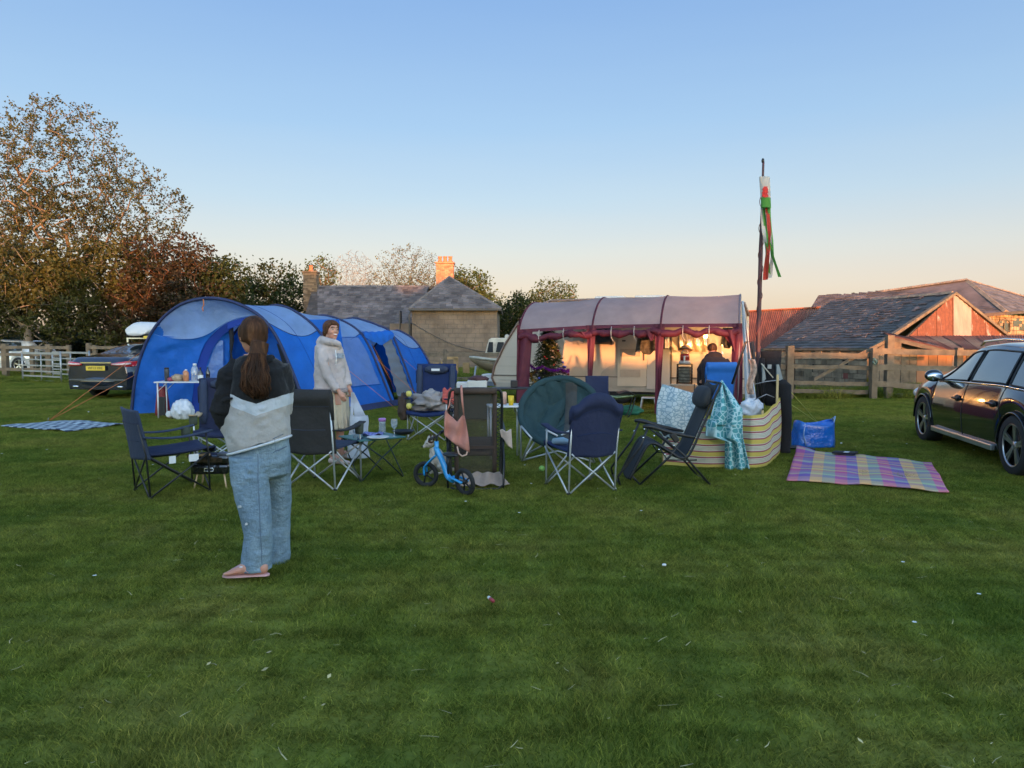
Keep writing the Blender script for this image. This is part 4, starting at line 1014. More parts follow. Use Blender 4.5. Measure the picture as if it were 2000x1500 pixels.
def text(body, size, mat, parent, loc, rot, name='lettering', ext=.001, width=1.0, align='CENTER'):
    cu = bpy.data.curves.new('txt', 'FONT'); cu.body = body; cu.size = size; cu.align_x = align; cu.align_y = 'CENTER'; cu.extrude = ext; cu.space_character = 1.05; cu.resolution_u = 3
    o = bpy.data.objects.new('txt', cu); COL.objects.link(o); dg = bpy.context.evaluated_depsgraph_get()
    me = bpy.data.meshes.new_from_object(o.evaluated_get(dg)); bpy.data.objects.remove(o); me.materials.clear(); me.materials.append(mat)
    for v in me.vertices: v.co.x *= width
    ob = bpy.data.objects.new(name, me); COL.objects.link(ob); ob.parent = parent; ob.location = loc; ob.rotation_euler = rot; return ob
INK = M('black_ink', (.01, .01, .01), .6)
text('WF13 XRE', .088, INK, np_, (-2.5425, 0, .79), (R(90), 0, R(-90)), width=.98)
# roof bars and box on the saloon
for x in (-.55, .55): MB().bar((x, -.62, 1.53), (x, .62, 1.53), .06, .03).bar((x, .6, 1.42), (x, .6, 1.53), .05, .03).bar((x, -.6, 1.42), (x, -.6, 1.53), .05, .03).build('roof_bar', ALLOY, jag)
rb = MB(); rings = []
for i, (x, w, h) in enumerate([(-1.05, .24, .05), (-1.0, .33, .14), (-.8, .37, .19), (.5, .37, .19), (.95, .30, .10), (1.05, .2, .04)]): rings.append((V((x, 0, 1.58+h)), w, h, (0, 1, 0), (0, 0, 1)))
mat_box = M('roof_box_white', (.62, .62, .62), .4, var=.06)
t = thing('roof_box', 'white plastic roof box strapped on top of the dark saloon car', 'roof box', (-9.85, 20.75, 0), R(80))
rb.loft(rings, 20); rb.build('lid', mat_box, t); MB().box((0, 0, 1.60), (1.95, .66, .06)).build('tray', BLACKP, t, bevel=.02)
MB().box((-1.02, -.30, 1.545), (.02, .13, .07)).build('label_tag', M('plate_yellow', (.72, .50, .05), .5), t)

# pale cars parked beyond the left fence
for (px, Y, lab, n) in ((20, 34, 'white hatchback car parked beyond the left fence, seen between its rails', 1), ):
    p = at(px, 730, Y)
    c_, _ = make_car('white_car', lab, p.x, Y, R(170),
        dict(x0=-2.0, x1=2.0, hwm=.85, wr=.56, roof=[(-2.02, .6), (-1.9, 1.1), (-1.5, 1.42), (0, 1.48), (.4, 1.42), (1.0, 1.02), (1.7, .9), (2.02, .5)],
         belt=[(-2.02, .6), (-1.9, .95), (.8, .93), (1.7, .85), (2.02, .5)], hw=[(-2.02, .7), (-1.6, .84), (0, .85), (1.5, .82), (2.02, .55)],
         side_windows=[(0, .85, .02, .35), (-1.4, -.08, -1.2, -.06)], doors=[.9, -.04], handles=[.1], mirror=.7, screens=[(.98, .42, 'windscreen'), (-1.88, -1.55, 'rear_window')]), paintmat('white_paint', (.55, .56, .56)), (1.2, -1.25))

# ---------------------------------------------------------------- boat beyond the middle fence
bt = thing('cabin_boat', 'small weathered cabin cruiser on land behind the caravan nose', 'boat', at(975, 740, 25), 0)
GRP = M('old_gelcoat', (.48, .44, .36), .55, var=.3, vs=5); p0 = at(918, 698, 25)
hull = MB(); rings = []
for i in range(9):
    t_ = i/8; x = p0.x+3.4*t_; w = .95*math.sin(min(1, t_*1.5+.04)*math.pi/2); zt = p0.z-.12*t_*(1-t_)*2-.02*i; kz = lerp(p0.z-.1, .05, min(1, t_*2.2)**.7)
    rings.append([V((x, 25, kz)), V((x, 25-w*.55, kz+.25*(zt-kz))), V((x, 25-w*.95, lerp(kz, zt, .65))), V((x, 25-w, zt)), V((x, 25+w, zt)), V((x, 25+w*.95, lerp(kz, zt, .65))), V((x, 25+w*.55, kz+.25*(zt-kz)))])
vs = [p for r_ in rings for p in r_]; fs = []
for i in range(8):
    for j in range(7): fs.append((i*7+j, i*7+(j+1) % 7, (i+1)*7+(j+1) % 7, (i+1)*7+j))
hull.add(vs, fs+[tuple(range(7)), tuple(56+j for j in range(6, -1, -1))], smooth=True)
hull.build('hull', M('hull_tan', (.27, .21, .14), .6, var=.3, vs=4), bt, world=True)
MB().tube([r_[3]+V((0, -.02, .02)) for r_ in rings], .05, 6).build('gunwale', GRP, bt, world=True)
q0, q1 = at(947, 693, 24.6), at(1010, 660, 24.6)
cabin = [V((q0.x, 24.4, q0.z)), V((q1.x+.8, 24.4, q0.z)), V((q1.x+.8, 24.4, q1.z)), V((q0.x+.22, 24.4, q1.z)), V((q0.x+.14, 24.4, q1.z-.05))]
MB().prism(cabin, (0, 1.1, 0)).build('cabin', GRP, bt, world=True, bevel=.02)
for (a, b) in ((951, 963), (968, 984), (989, 1004)):
    u0, u1 = at(a, 688, 24.38), at(b, 668, 24.38); MB().prism([u0, V((u1.x, 24.38, u0.z)), u1, V((u0.x+.07, 24.38, u1.z))], (0, -.02, 0)).build('cabin_window', GLASSD, bt, world=True)
MB().lathe(at(990, 659, 24.5), [(.05, -.05), (.08, 0), (.06, .08), (.02, .1)], 10).build('mast_lamp', GRP, bt, world=True)

# ---------------------------------------------------------------- the blue tent
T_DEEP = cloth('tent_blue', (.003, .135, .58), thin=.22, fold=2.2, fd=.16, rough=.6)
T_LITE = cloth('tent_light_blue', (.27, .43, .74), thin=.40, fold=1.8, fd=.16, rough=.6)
T_NAVY = cloth('tent_navy', (.012, .022, .085), fold=5, fd=.02, rough=.6)
T_GREY = cloth('tent_grey', (.16, .19, .23), thin=.2, fold=2, fd=.06, rough=.7)
T_WIN = cloth('tent_window', (.10, .20, .50), thin=.2, fold=3.5, fd=.10, rough=.18, weave=False)
T_BLACK = cloth('tent_black_mesh_shade', (.008, .010, .016), fold=4, fd=.02)  # black mesh, also the painted shade inside the side doorway
ORANGE = M('guy_orange', (.50, .16, .05), .7)
tent = thing('tunnel_tent', 'large blue tunnel tent with pale blue roof panels and navy pole sleeves', 'tent', gp(500, 812))
def resample(pts, n):
    pts = [V(p) for p in pts]; d = [0]
    for i in range(1, len(pts)): d.append(d[-1]+(pts[i]-pts[i-1]).length)
    out = []
    for k in range(n+1):
        s_ = d[-1]*k/n; i = max(0, min(len(pts)-2, int(np.searchsorted(d, s_))-1)); f = (s_-d[i])/max(1e-6, d[i+1]-d[i]); 
        # smooth through neighbours
        p0_, p1_, p2_, p3_ = pts[max(0, i-1)], pts[i], pts[i+1], pts[min(len(pts)-1, i+2)]
        out.append(.5*((2*p1_)+(p2_-p0_)*f+(2*p0_-5*p1_+4*p2_-p3_)*f*f+(-p0_+3*p1_-3*p2_+p3_)*f**3))
    return out
NH = 48
h1px = [(257, 811), (264, 745), (278, 690), (300, 645), (328, 613), (360, 593), (400, 584), (440, 587), (480, 601), (512, 622), (538, 655), (562, 705), (585, 762), (604, 818)]
H = [resample([at(x, y, lerp(14.6, 14.1, (x-257)/347)) for x, y in h1px], NH)]
def halfhoop(px, Yf, dY=.28):
    rp = [at(x, y, lerp(Yf+dY, Yf, i/(len(px)-1))) for i, (x, y) in enumerate(px)]
    A = rp[0]; lp = [V((2*A.x-p.x, 2*A.y-p.y, p.z)) for p in rp[1:]][::-1]
    return resample(lp+rp, NH)
H.append(halfhoop([(540, 597), (565, 603), (587, 616), (610, 634), (630, 658), (655, 705), (680, 760), (700, 808)], 15.0))
H.append(halfhoop([(630, 617), (655, 622), (680, 633), (700, 647), (717, 670), (740, 722), (768, 794)], 16.3))
H.append(halfhoop([(690, 622), (715, 628), (740, 637), (763, 650), (781, 690), (798, 735), (815, 788)], 17.2))
H.append(halfhoop([(775, 646), (790, 652), (808, 664), (824, 684), (840, 715), (858, 778)], 18.1))
for h in H:
    for p in (h[0], h[-1]): p.z = gz(p.x, p.y)+.01
def tentpt(i, u, t, sag=.05):
    q = t*NH; k = min(int(q), NH-1); f = q-k; a = lerp(H[i][k], H[i][k+1], f); b = lerp(H[i+1][k], H[i+1][k+1], f); p = lerp(a, b, u)
    cen = lerp((H[i][0]+H[i][-1])/2, (H[i+1][0]+H[i+1][-1])/2, u); n = (p-(cen+V((0, 0, .6)))).normalized()
    return p-n*(sag*math.sin(math.pi*u))*(.3+.7*math.sin(math.pi*t))
TS = .66; TL = .34
for i in range(4):
    lo_ = lambda u: TS+.02+.035*math.sin(math.pi*u); ll = lambda u: TL-.02-.035*math.sin(math.pi*u)
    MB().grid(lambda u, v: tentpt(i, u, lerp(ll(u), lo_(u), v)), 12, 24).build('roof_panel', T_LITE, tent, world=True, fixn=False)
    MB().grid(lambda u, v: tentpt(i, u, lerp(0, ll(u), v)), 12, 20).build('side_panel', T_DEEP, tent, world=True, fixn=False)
    MB().tube([tentpt(i, u, lo_(u))+V((0, -.004, .004)) for u in np.linspace(0, 1, 13)], .007, 5).build('seam', T_NAVY, tent, world=True)
    if i in (0, 3): MB().tube([tentpt(i, .5, t)+V((0, -.006, .004)) for t in np.linspace(.36, .96, 30)], .004, 4).build('seam', MATS.get('tent_blue_seam') or cloth('tent_blue_seam', (.003, .06, .32)), tent, world=True)
    if i != 2:
        MB().grid(lambda u, v: tentpt(i, u, lerp(lo_(u), .965, v)), 12, 20).build('side_panel', T_DEEP, tent, world=True, fixn=False)
    MB().grid(lambda u, v: tentpt(i, u, lerp(.965, 1, v), .04)+V((0, 0, 0)), 12, 3).build('mud_wall', T_NAVY, tent, world=True, fixn=False)
# window in the second bay
def off(i, u, t, d):
    p = tentpt(i, u, t); q = tentpt(i, min(1, u+.02), t)-tentpt(i, max(0, u-.02), t); w_ = tentpt(i, u, min(1, t+.01))-tentpt(i, u, max(0, t-.01)); n = q.cross(w_).normalized()
    c = (H[i][0]+H[i][-1])/2
    if n.dot(p-c) < 0: n = -n
    return p+n*d
MB().grid(lambda u, v: off(1, lerp(.12, .88, u), lerp(.70, .90, v), .012+.006*math.sin(v*9+u*4)), 14, 12).build('window', T_WIN, tent, world=True, fixn=False)
MB().tube([off(1, lerp(.12, .88, u), lerp(.70, .90, v), .014) for u, v in ((0, 0), (.5, 0), (1, 0), (1, .5), (1, 1), (.5, 1), (0, 1), (0, .5))], .008, 5, closed=True).build('window_seam', T_DEEP, tent, world=True)
# open door in the third bay: black sheet as the shade inside, grey curtain, blue flap gathered at the top
MB().grid(lambda u, v: tentpt(2, lerp(0, .14, u), lerp(.695, .965, v)), 3, 16).build('door_edge', T_DEEP, tent, world=True, fixn=False)
MB().grid(lambda u, v: off(2, lerp(.10, .62-.5*(v-.55)**2, u), lerp(.70, .955, v), -.22), 8, 16).build('door_shade_sheet', T_BLACK, tent, world=True, fixn=False)
MB().grid(lambda u, v: off(2, lerp(.50+.28*math.sin(math.pi*min(1, v*1.02))**.8*0+.12*math.cos(v*3), .93, u), lerp(.70, .965, v), -.02+.012*math.sin(v*40)), 8, 40).build('door_curtain', T_GREY, tent, world=True, fixn=False)
MB().grid(lambda u, v: tentpt(2, lerp(.93, 1, u), lerp(.695, .965, v)), 2, 16).build('door_edge', T_DEEP, tent, world=True, fixn=False)
MB().grid(lambda u, v: off(2, u, lerp(.665, .735-.03*abs(2*u-1), v), .02+.035*math.sin(v*math.pi)+.012*math.sin(u*30+v*4)), 24, 6).build('rolled_flap', T_DEEP, tent, world=True, fixn=False)
for k in range(3):
    a = off(2, .16+.1*k, .72, -.1); b = off(2, .55, .86+.03*k, -.15); MB().tube([a, b], .006, 4).build('cord', ORANGE, tent, world=True)
# pole sleeves
for i, h in enumerate(H):
    MB().tube([p+V((0, -.01, .012)) for p in h], .026 if i else .032, 6).build('pole_sleeve', T_NAVY, tent, world=True)
# closed far end
endc = (H[4][0]+H[4][-1])/2+V((.5, .9, .2))
MB().grid(lambda u, v: lerp(H[4][min(NH, int(round(u*NH)))], endc, v**.8*.98), NH, 5).build('end_wall', T_DEEP, tent, world=True, fixn=False)
# front: awning crescent, left panel, arch band, door panel
def fp(x, y, d=0): return at(x, y, lerp(14.6, 14.1, (x-257)/347)+d)
cres_b = resample([fp(298, 651, .02), fp(320, 658, .1), fp(350, 662, .16), (fp(380, 661, .2)), fp(405, 653, .24), fp(425, 640, .26), fp(450, 626, .28), fp(478, 618, .28), fp(505, 617, .1)], 30)
top_ = H[0][int(NH*.215):int(NH*.70)]; top_ = resample(top_, 30)
MB().grid(lambda u, v: lerp(top_[int(round(u*30))], cres_b[int(round(u*30))], v)+V((0, .08*math.sin(math.pi*v), 0)), 30, 8).build('front_roof_panel', T_LITE, tent, world=True, fixn=False)
arch_o = resample([fp(444, 630, .27), fp(425, 643, .27), fp(405, 664, .3), fp(392, 690, .3), fp(383, 720, .3), fp(377, 760, .3), fp(372, 812, .3)], 24)
left_ = resample([cres_b[0]]+list(reversed(H[0][1:int(NH*.215)]))+[H[0][0]], 24)
left_[0] = cres_b[0]
def leftpanel(u, v):
    a = left_[int(round(v*24))]; b = arch_o[int(round(v*24))]
    if v < .28: 
        # follow the lower edge of the crescent
        k = u*18; i = min(int(k), 17); e = lerp(cres_b[i], cres_b[i+1], k-i); w_ = 1-v/.28; return lerp(lerp(a, b, u), e, w_*w_*1.0)+V((0, .05*math.sin(math.pi*u), 0))
    return lerp(a, b, u)+V((0, .09*math.sin(math.pi*u)+.012*math.sin(u*14+v*9), 0))
MB().grid(leftpanel, 20, 24).build('front_side_panel', T_DEEP, tent, world=True, fixn=False)
bw = .16
MB().grid(lambda u, v: arch_o[int(round(v*24))]+V((bw*u, .02+.05*u, -.06*u*(1-v))), 3, 24).build('arch_band', T_NAVY if 0 else cloth('tent_blue_dark', (.006, .04, .30), fold=4, fd=.02), tent, world=True, fixn=False)
tt = resample([fp(444, 630, .29), fp(478, 620, .3), fp(510, 621, .15)], 8)
MB().grid(lambda u, v: tt[int(round(u*8))]+V((0, 0, -.13*v)), 8, 2).build('arch_band', MATS['tent_blue_dark'], tent, world=True, fixn=False)
dp_r = [fp(449, 640, .45), fp(447, 700, .5), fp(440, 812, .5)]; dp_r = resample(dp_r, 24)
MB().grid(lambda u, v: lerp(arch_o[int(round(v*24))]+V((.12, .08, -.05)), dp_r[int(round(v*24))], u)+V((0, .04*math.sin(math.pi*u), 0)), 10, 24).build('door_panel', T_DEEP, tent, world=True, fixn=False)
MB().grid(lambda u, v: fp(lerp(408-10*v, 436, u), lerp(665, 765, v), .43), 8, 10).build('door_window', T_WIN, tent, world=True, fixn=False)
MB().tube([fp(451, 641, .42), fp(453, 665, .4), fp(451, 690, .42), fp(454, 712, .4), fp(450, 745, .42)], [.05, .045, .02, .04, .045], 8).build('rolled_door', T_BLACK, tent, world=True)
# inner dividing wall inside the porch, dark right side mesh
MB().grid(lambda u, v: lerp(lerp(H[1][4], H[1][NH-4], u), V((lerp(H[1][8].x, H[1][NH-8].x, u), lerp(H[1][8].y, H[1][NH-8].y, u), 1.9)), v)+V((0, .1*math.sin(u*9), 0)), 16, 8).build('inner_wall', T_DEEP, tent, world=True, fixn=False)
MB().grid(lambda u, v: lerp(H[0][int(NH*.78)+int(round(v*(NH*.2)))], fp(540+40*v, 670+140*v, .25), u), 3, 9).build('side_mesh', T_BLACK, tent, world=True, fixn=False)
MB().tube([fp(397, 583, -.03), fp(398, 596, -.04), fp(395, 601, -.03), fp(397, 608, -.03)], .012, 5).build('hanging_cord', ORANGE, tent, world=True)
for (a, b) in (((252, 733, 14.5), (95, 822, 0)), ((205, 735, 14.4), (95, 822, 0))):
    pb = gp(b[0], b[1]); q_ = at(a[0], a[1], a[2]) if a[0] > 240 else lerp(at(252, 712, 14.5), pb, .25)+V((0, 0, .0))
    MB().tube([at(262, 733, 14.6) if a[0] > 240 else at(272, 690, 14.6), pb], .006, 4).build('guy_line', ORANGE, tent, world=True)
pb = gp(95, 822); MB().tube([pb+V((0, 0, .06)), pb-V((.03, 0, .05))], .005, 5).build('peg', GALV, tent, world=True)
for h in H[1:]:
    q0 = h[int(NH*.80)]; q1 = h[-1]+(h[-1]-h[0]).normalized()*.9; q1.z = gz(q1.x, q1.y)+.02
    MB().tube([q0, q1], .004, 4).build('guy_line', ORANGE, tent, world=True); MB().tube([q1+V((0, 0, .05)), q1-V((.02, 0, .06))], .006, 5).build('peg', GALV, tent, world=True)
for (a, b) in (((860, 700, 17.9), (905, 768, 0)),):
    MB().tube([at(*a), gp(b[0], b[1])], .006, 4).build('guy_line', M('guy_grey', (.25, .25, .27)), tent, world=True)

# ---------------------------------------------------------------- caravan
CA = V((-.318, 17.9, 0)); CB = V((5.1, 16.2, 0)); cd = (CB-CA).normalized(); cang = math.atan2(cd.y, cd.x)
cn = V((cd.y, -cd.x, 0))
if cn.y > 0: cn = -cn
CA.z = 0
def cw(px, py, out=0.0):                         # local point on the caravan's near wall seen at a pixel
    o = V((0, 0, EYE)); d = at(px, py, 10)-o; P0 = CA+cn*out; k = (P0-o).dot(cn)/d.dot(cn); p = o+d*k
    return V(((p-CA).dot(cd), -out, p.z))
CREAM = M('caravan_cream', (.56, .47, .37), .38, var=.05, vs=1.5, bs=18, bd=.001, coat=.3)
CREAM2 = M('caravan_skirt', (.42, .36, .29), .5, var=.1, vs=3)
TRIM = M('caravan_trim', (.10, .075, .06), .5)
cv = thing('caravan', 'cream touring caravan with sloping nose, standing behind the maroon awning', 'caravan', CA, cang)
out_ = [cw(968, 752), cw(961, 738), cw(966, 715), cw(985, 675), cw(1010, 634), cw(1030, 608), cw(1052, 596)]
xr = 5.75; rzf = 2.40
poly = [(p.x, p.z) for p in out_]+[(1.3, rzf+.0), (3.0, rzf+.02), (5.2, rzf), (xr-.1, rzf-.12), (xr, 2.0), (xr, .42)]
MB().prism([V((x, 0, z)) for x, z in poly], (0, 2.2, 0)).build('body', CREAM, cv, bevel=.03)
MB().tube([V((x, -.02, z)) for x, z in poly[:-1]], .028, 6).build('edge_trim', M('trim_brown', (.24, .15, .11), .5), cv)
q = cw(1000, 733); MB().bar((out_[1].x-.02, -.012, q.z), (xr, -.012, q.z), .02, .02).build('trim_strip', TRIM, cv)
q = cw(1000, 752); MB().box(((out_[0].x+xr)/2, .02, q.z-.02), (xr-out_[0].x, .05, .16)).build('skirt', CREAM2, cv)
for py in (697, 715, 742): q = cw(1000, py); MB().bar((out_[2].x+.1, -.006, q.z), (1.0, -.006, q.z), .012, .008).build('panel_rib', CREAM2, cv)
# faceted nose window and locker at the end wall
MB().prism([V((p.x-.02, .25, p.z)) for p in (cw(985, 680), cw(1012, 633), cw(1018, 633), cw(991, 680))], (0, 1.7, 0)).build('front_window', GLASSD, cv)
def panel(name, px0, py0, px1, py1, th, mat, out=0, bev=.008, par=None):
    a, b = cw(px0, py1, out), cw(px1, py0, out); return MB().box(((a.x+b.x)/2, -out-th/2, (a.z+b.z)/2), (abs(b.x-a.x), th, abs(b.z-a.z))).build(name, mat, par or cv, bevel=bev)
DOORC = M('caravan_door_face', (.62, .52, .40), .4, var=.04)
dr = panel('door', 1206, 642, 1264, 754, .03, DOORC)
panel('door_panel', 1211, 681, 1251, 696, .012, M('door_inset', (.48, .38, .29), .5), .03, par=dr)
panel('door_panel', 1211, 722, 1251, 736, .012, M('door_inset', (.48, .38, .29), .5), .03, par=dr)
panel('handle', 1256, 690, 1259, 704, .03, TRIM, .03, par=dr)
tvp = panel('window', 1119, 640, 1140, 672, .02, CREAM2)
bw_ = panel('window', 1324, 648, 1384, 690, .015, M('window_frame_cream', (.45, .38, .3), .5))
# the acrylic pane that mirrors the low sun
def pane():
    m, n, l, b = newmat('acrylic_pane'); nt = m.node_tree; b.inputs['Base Color'].default_value = (.50, .38, .24, 1); b.inputs['Roughness'].default_value = .10
    b.inputs['Coat Weight'].default_value = 1; b.inputs['Coat Roughness'].default_value = .05; b.inputs['Coat IOR'].default_value = 2.2; b.inputs['Specular IOR Level'].default_value = 1
    bump(nt, b, noi(nt, 7, 2, stretch=(1.0, 1, .35)), .05, 1.0); return m
a, b = cw(1327, 687, .03), cw(1381, 651, .03)
MB().grid(lambda u, v: V((lerp(a.x, b.x, u), -.04-.03*math.sin(math.pi*v)-.022*math.sin(u*20+v*3.5), lerp(a.z, b.z, v))), 60, 16).build('window_pane', pane(), bw_)
for px in (1335, 1352, 1366): p_, q2 = cw(px, 652, .07), cw(px+14, 686, .07); MB().tube([p_, q2], .006, 4).build('window_stay', CREAM, bw_)
panel('locker_door', 1263, 683, 1310, 760, .03, M('white_panel', (.52, .47, .42), .5, var=.05), .0)
panel('locker_edge', 1310, 648, 1313, 766, .05, TRIM)
panel('vent', 1215, 664, 1222, 667, .01, TRIM, .03)
# wheel and its spat
w0_ = cw(1212, 775); wc = V((w0_.x, .1, .32))
MB().lathe(wc, [(.2, -.09), (.31, -.09), (.32, 0), (.31, .09), (.2, .09)], 28, Matrix.Rotation(R(90), 3, 'X')).build('wheel', TYRE, cv)
MB().ball((w0_.x, 0, .62), (.48, .02, .3), 24, 10).build('wheel_spat', CREAM2, cv)
MB().box(((out_[0].x+xr)/2, 1.1, .30), (4.8, 1.9, .16)).build('chassis', BLACKP, cv)
for px in (1180, 1262): p_ = cw(px, 584); MB().box((p_.x, 1.0, rzf+.07), (.7, .7, .10)).build('roof_vent', M('vent_white', (.6, .57, .53), .5), cv, bevel=.03)
# drawbar
n0 = cw(962, 745); MB().bar((n0.x+.2, .5, .36), (n0.x-1.0, 1.1, .36), .07, .09).bar((n0.x+.2, 1.7, .36), (n0.x-1.0, 1.1, .36), .07, .09).build('drawbar', GALV, cv)
MB().box((n0.x-.35, 1.1, .50), (.5, .5, .2)).build('gas_locker', M('vent_white', (.6, .57, .53), .5), cv, bevel=.03)
MB().tube([(n0.x-.9, 1.0, .05), (n0.x-.8, 1.0, .8)], .025, 8).lathe((n0.x-.9, 1.0, .1), [(.08, -.03), (.1, 0), (.08, .03)], 12, Matrix.Rotation(R(90), 3, 'X')).build('jockey_wheel', GALV, cv)

# ---------------------------------------------------------------- awning
A_GREY = cloth('awning_grey', (.42, .33, .335), thin=.45, fold=1.6, fd=.05, rough=.6)
A_MAR = cloth('awning_maroon', (.095, .009, .024), thin=.12, fold=5, fd=.05, rough=.7)
A_CLR = glassmat('clear_plastic', (.35, .30, .30), .1, alpha=.25)
aw = thing('caravan_awning', 'grey and maroon porch awning with rolled up front on the caravan side', 'awning', CA, cang)
prof_ = [(0, 2.36), (-.35, 2.42), (-.8, 2.42), (-1.2, 2.34), (-1.55, 2.20), (-1.85, 1.99), (-2.02, 1.80)]
ribs = [cw(1062, 597).x, cw(1191, 597).x, cw(1310, 597).x, cw(1446, 597).x]
def rib(x, s): 
    pr = resample([V((0, a, b)) for a, b in prof_], 16); return [V((x, p.y, p.z+s)) for p in pr]
RB = [rib(ribs[0], -.10), rib(ribs[1], -.02), rib(ribs[2], 0), rib(ribs[3], 0)]
for i in range(3):
    MB().grid(lambda u, v: lerp(RB[i][int(round(v*16))], RB[i+1][int(round(v*16))], u)-V((0, 0, .035*math.sin(math.pi*u)*(1-.5*v))), 14, 16).build('roof_panel', A_GREY, aw, fixn=False)
for i in range(4):
    MB().tube(RB[i]+[V((ribs[i], -2.08, 1.45)), V((ribs[i], -2.12, .9)), V((ribs[i], -2.15, 0))], .021, 6).build('pole_sleeve', A_MAR if i < 3 else M('sleeve_grey', (.20, .15, .16)), aw)
# band along the front and the rolled up panels tied beneath it
for i in range(3):
    a, b = RB[i][-1], RB[i+1][-1]; sd = i*7.1
    MB().grid(lambda u, v: lerp(a, b, u)+V((0, -.01-.03*v, -.07*v-.03*math.sin(math.pi*u)*0)), 10, 2).build('front_band', A_MAR, aw, fixn=False)
    pts_ = []; rs_ = []
    for k in range(57):
        u = k/56; tie = .45+.45*noise.noise(V((u*6.5, sd, 4)))+.25*abs(math.sin(u*math.pi*3+.5*i)); dr_ = .09*noise.noise(V((u*5, sd, 0)))
        pts_.append(lerp(a, b, u)+V((0, -.05, -.15-.05*tie+dr_))); rs_.append(.035+.055*tie*(1+.6*noise.noise(V((u*16, sd, 2)))))
    MB().tube(pts_, rs_, 10).build('rolled_panel', A_MAR, aw)
    for k in (1, 2):
        p_ = lerp(a, b, k/3-.04); MB().tube([p_+V((0, -.07, -.04)), p_+V((.0, -.14, -.14)), p_+V((0, -.1, -.26)), p_+V((.05, -.1, -.34))], .009, 4).build('toggle_strap', M('strap_cream', (.5, .42, .36)), aw)
    # drooping loose corner
    c_ = lerp(a, b, (.86, .80, .88)[i]); cl = (.12, .22, .42)[i]; MB().grid(lambda u, v: c_+V((.42*(u-.5)*(1-v*.75)+.10*v, -.08+.05*math.sin(u*9), -.12-cl*v*(.75+.25*math.sin(math.pi*u)))), 14, 8).build('loose_corner', A_MAR, aw, fixn=False)
# legs
for i, (wt, wb) in enumerate(((.34, .26), (.22, .10), (.22, .12), (.18, .22))):
    x = ribs[i]; off_ = {0: .14, 1: -.02, 2: -.02, 3: -.03}[i]
    def leg(u, v):
        w = lerp(wt, wb, min(1, v*1.6)**.6); z = lerp(RB[i][-1].z, .02, v); y = lerp(-2.03, -2.17, v)-.03
        return V((x+off_+(u-.5)*w, y+.035*math.sin(u*7+v*5)*(1-.3*v), z))
    MB().grid(leg, 8, 20).build('leg_curtain', A_MAR, aw, fixn=False)
# left end: maroon side panel gathered, right end wall with clear window
MB().grid(lambda u, v: V((ribs[0]-.02+.04*math.sin(u*16), lerp(-2.1, -1.2, u), lerp(lerp(1.78, 2.2, u), .02, v))), 22, 12).build('end_wall', A_MAR, aw, fixn=False)
def endw(u, v, x): 
    k = int(round(u*16)); top = RB[3][16-k]; return V((x, top.y-.02*(1-u), lerp(top.z, .02, v)))
MB().grid(lambda u, v: endw(u, lerp(0, .18, v), ribs[3]), 16, 4).build('end_wall', A_MAR, aw, fixn=False)
MB().grid(lambda u, v: endw(u, lerp(.62, 1, v), ribs[3]), 16, 6).build('end_wall', A_MAR, aw, fixn=False)
for uu in (0, .31, .62, .92): MB().grid(lambda u, v: endw(min(1, uu+.08*u), lerp(.18, .62, v), ribs[3]), 1, 4).build('end_wall', A_MAR, aw, fixn=False)
MB().grid(lambda u, v: endw(u, lerp(.18, .62, v), ribs[3]-.005), 16, 6).build('clear_window', A_CLR, aw, fixn=False)
MB().tube([cw(1210, 636, 1.8)+V((0, 0, 0)), cw(1330, 598, .9), cw(1395, 588, .4)], .008, 4).build('guy_line', M('guy_grey', (.25, .25, .27)), aw)
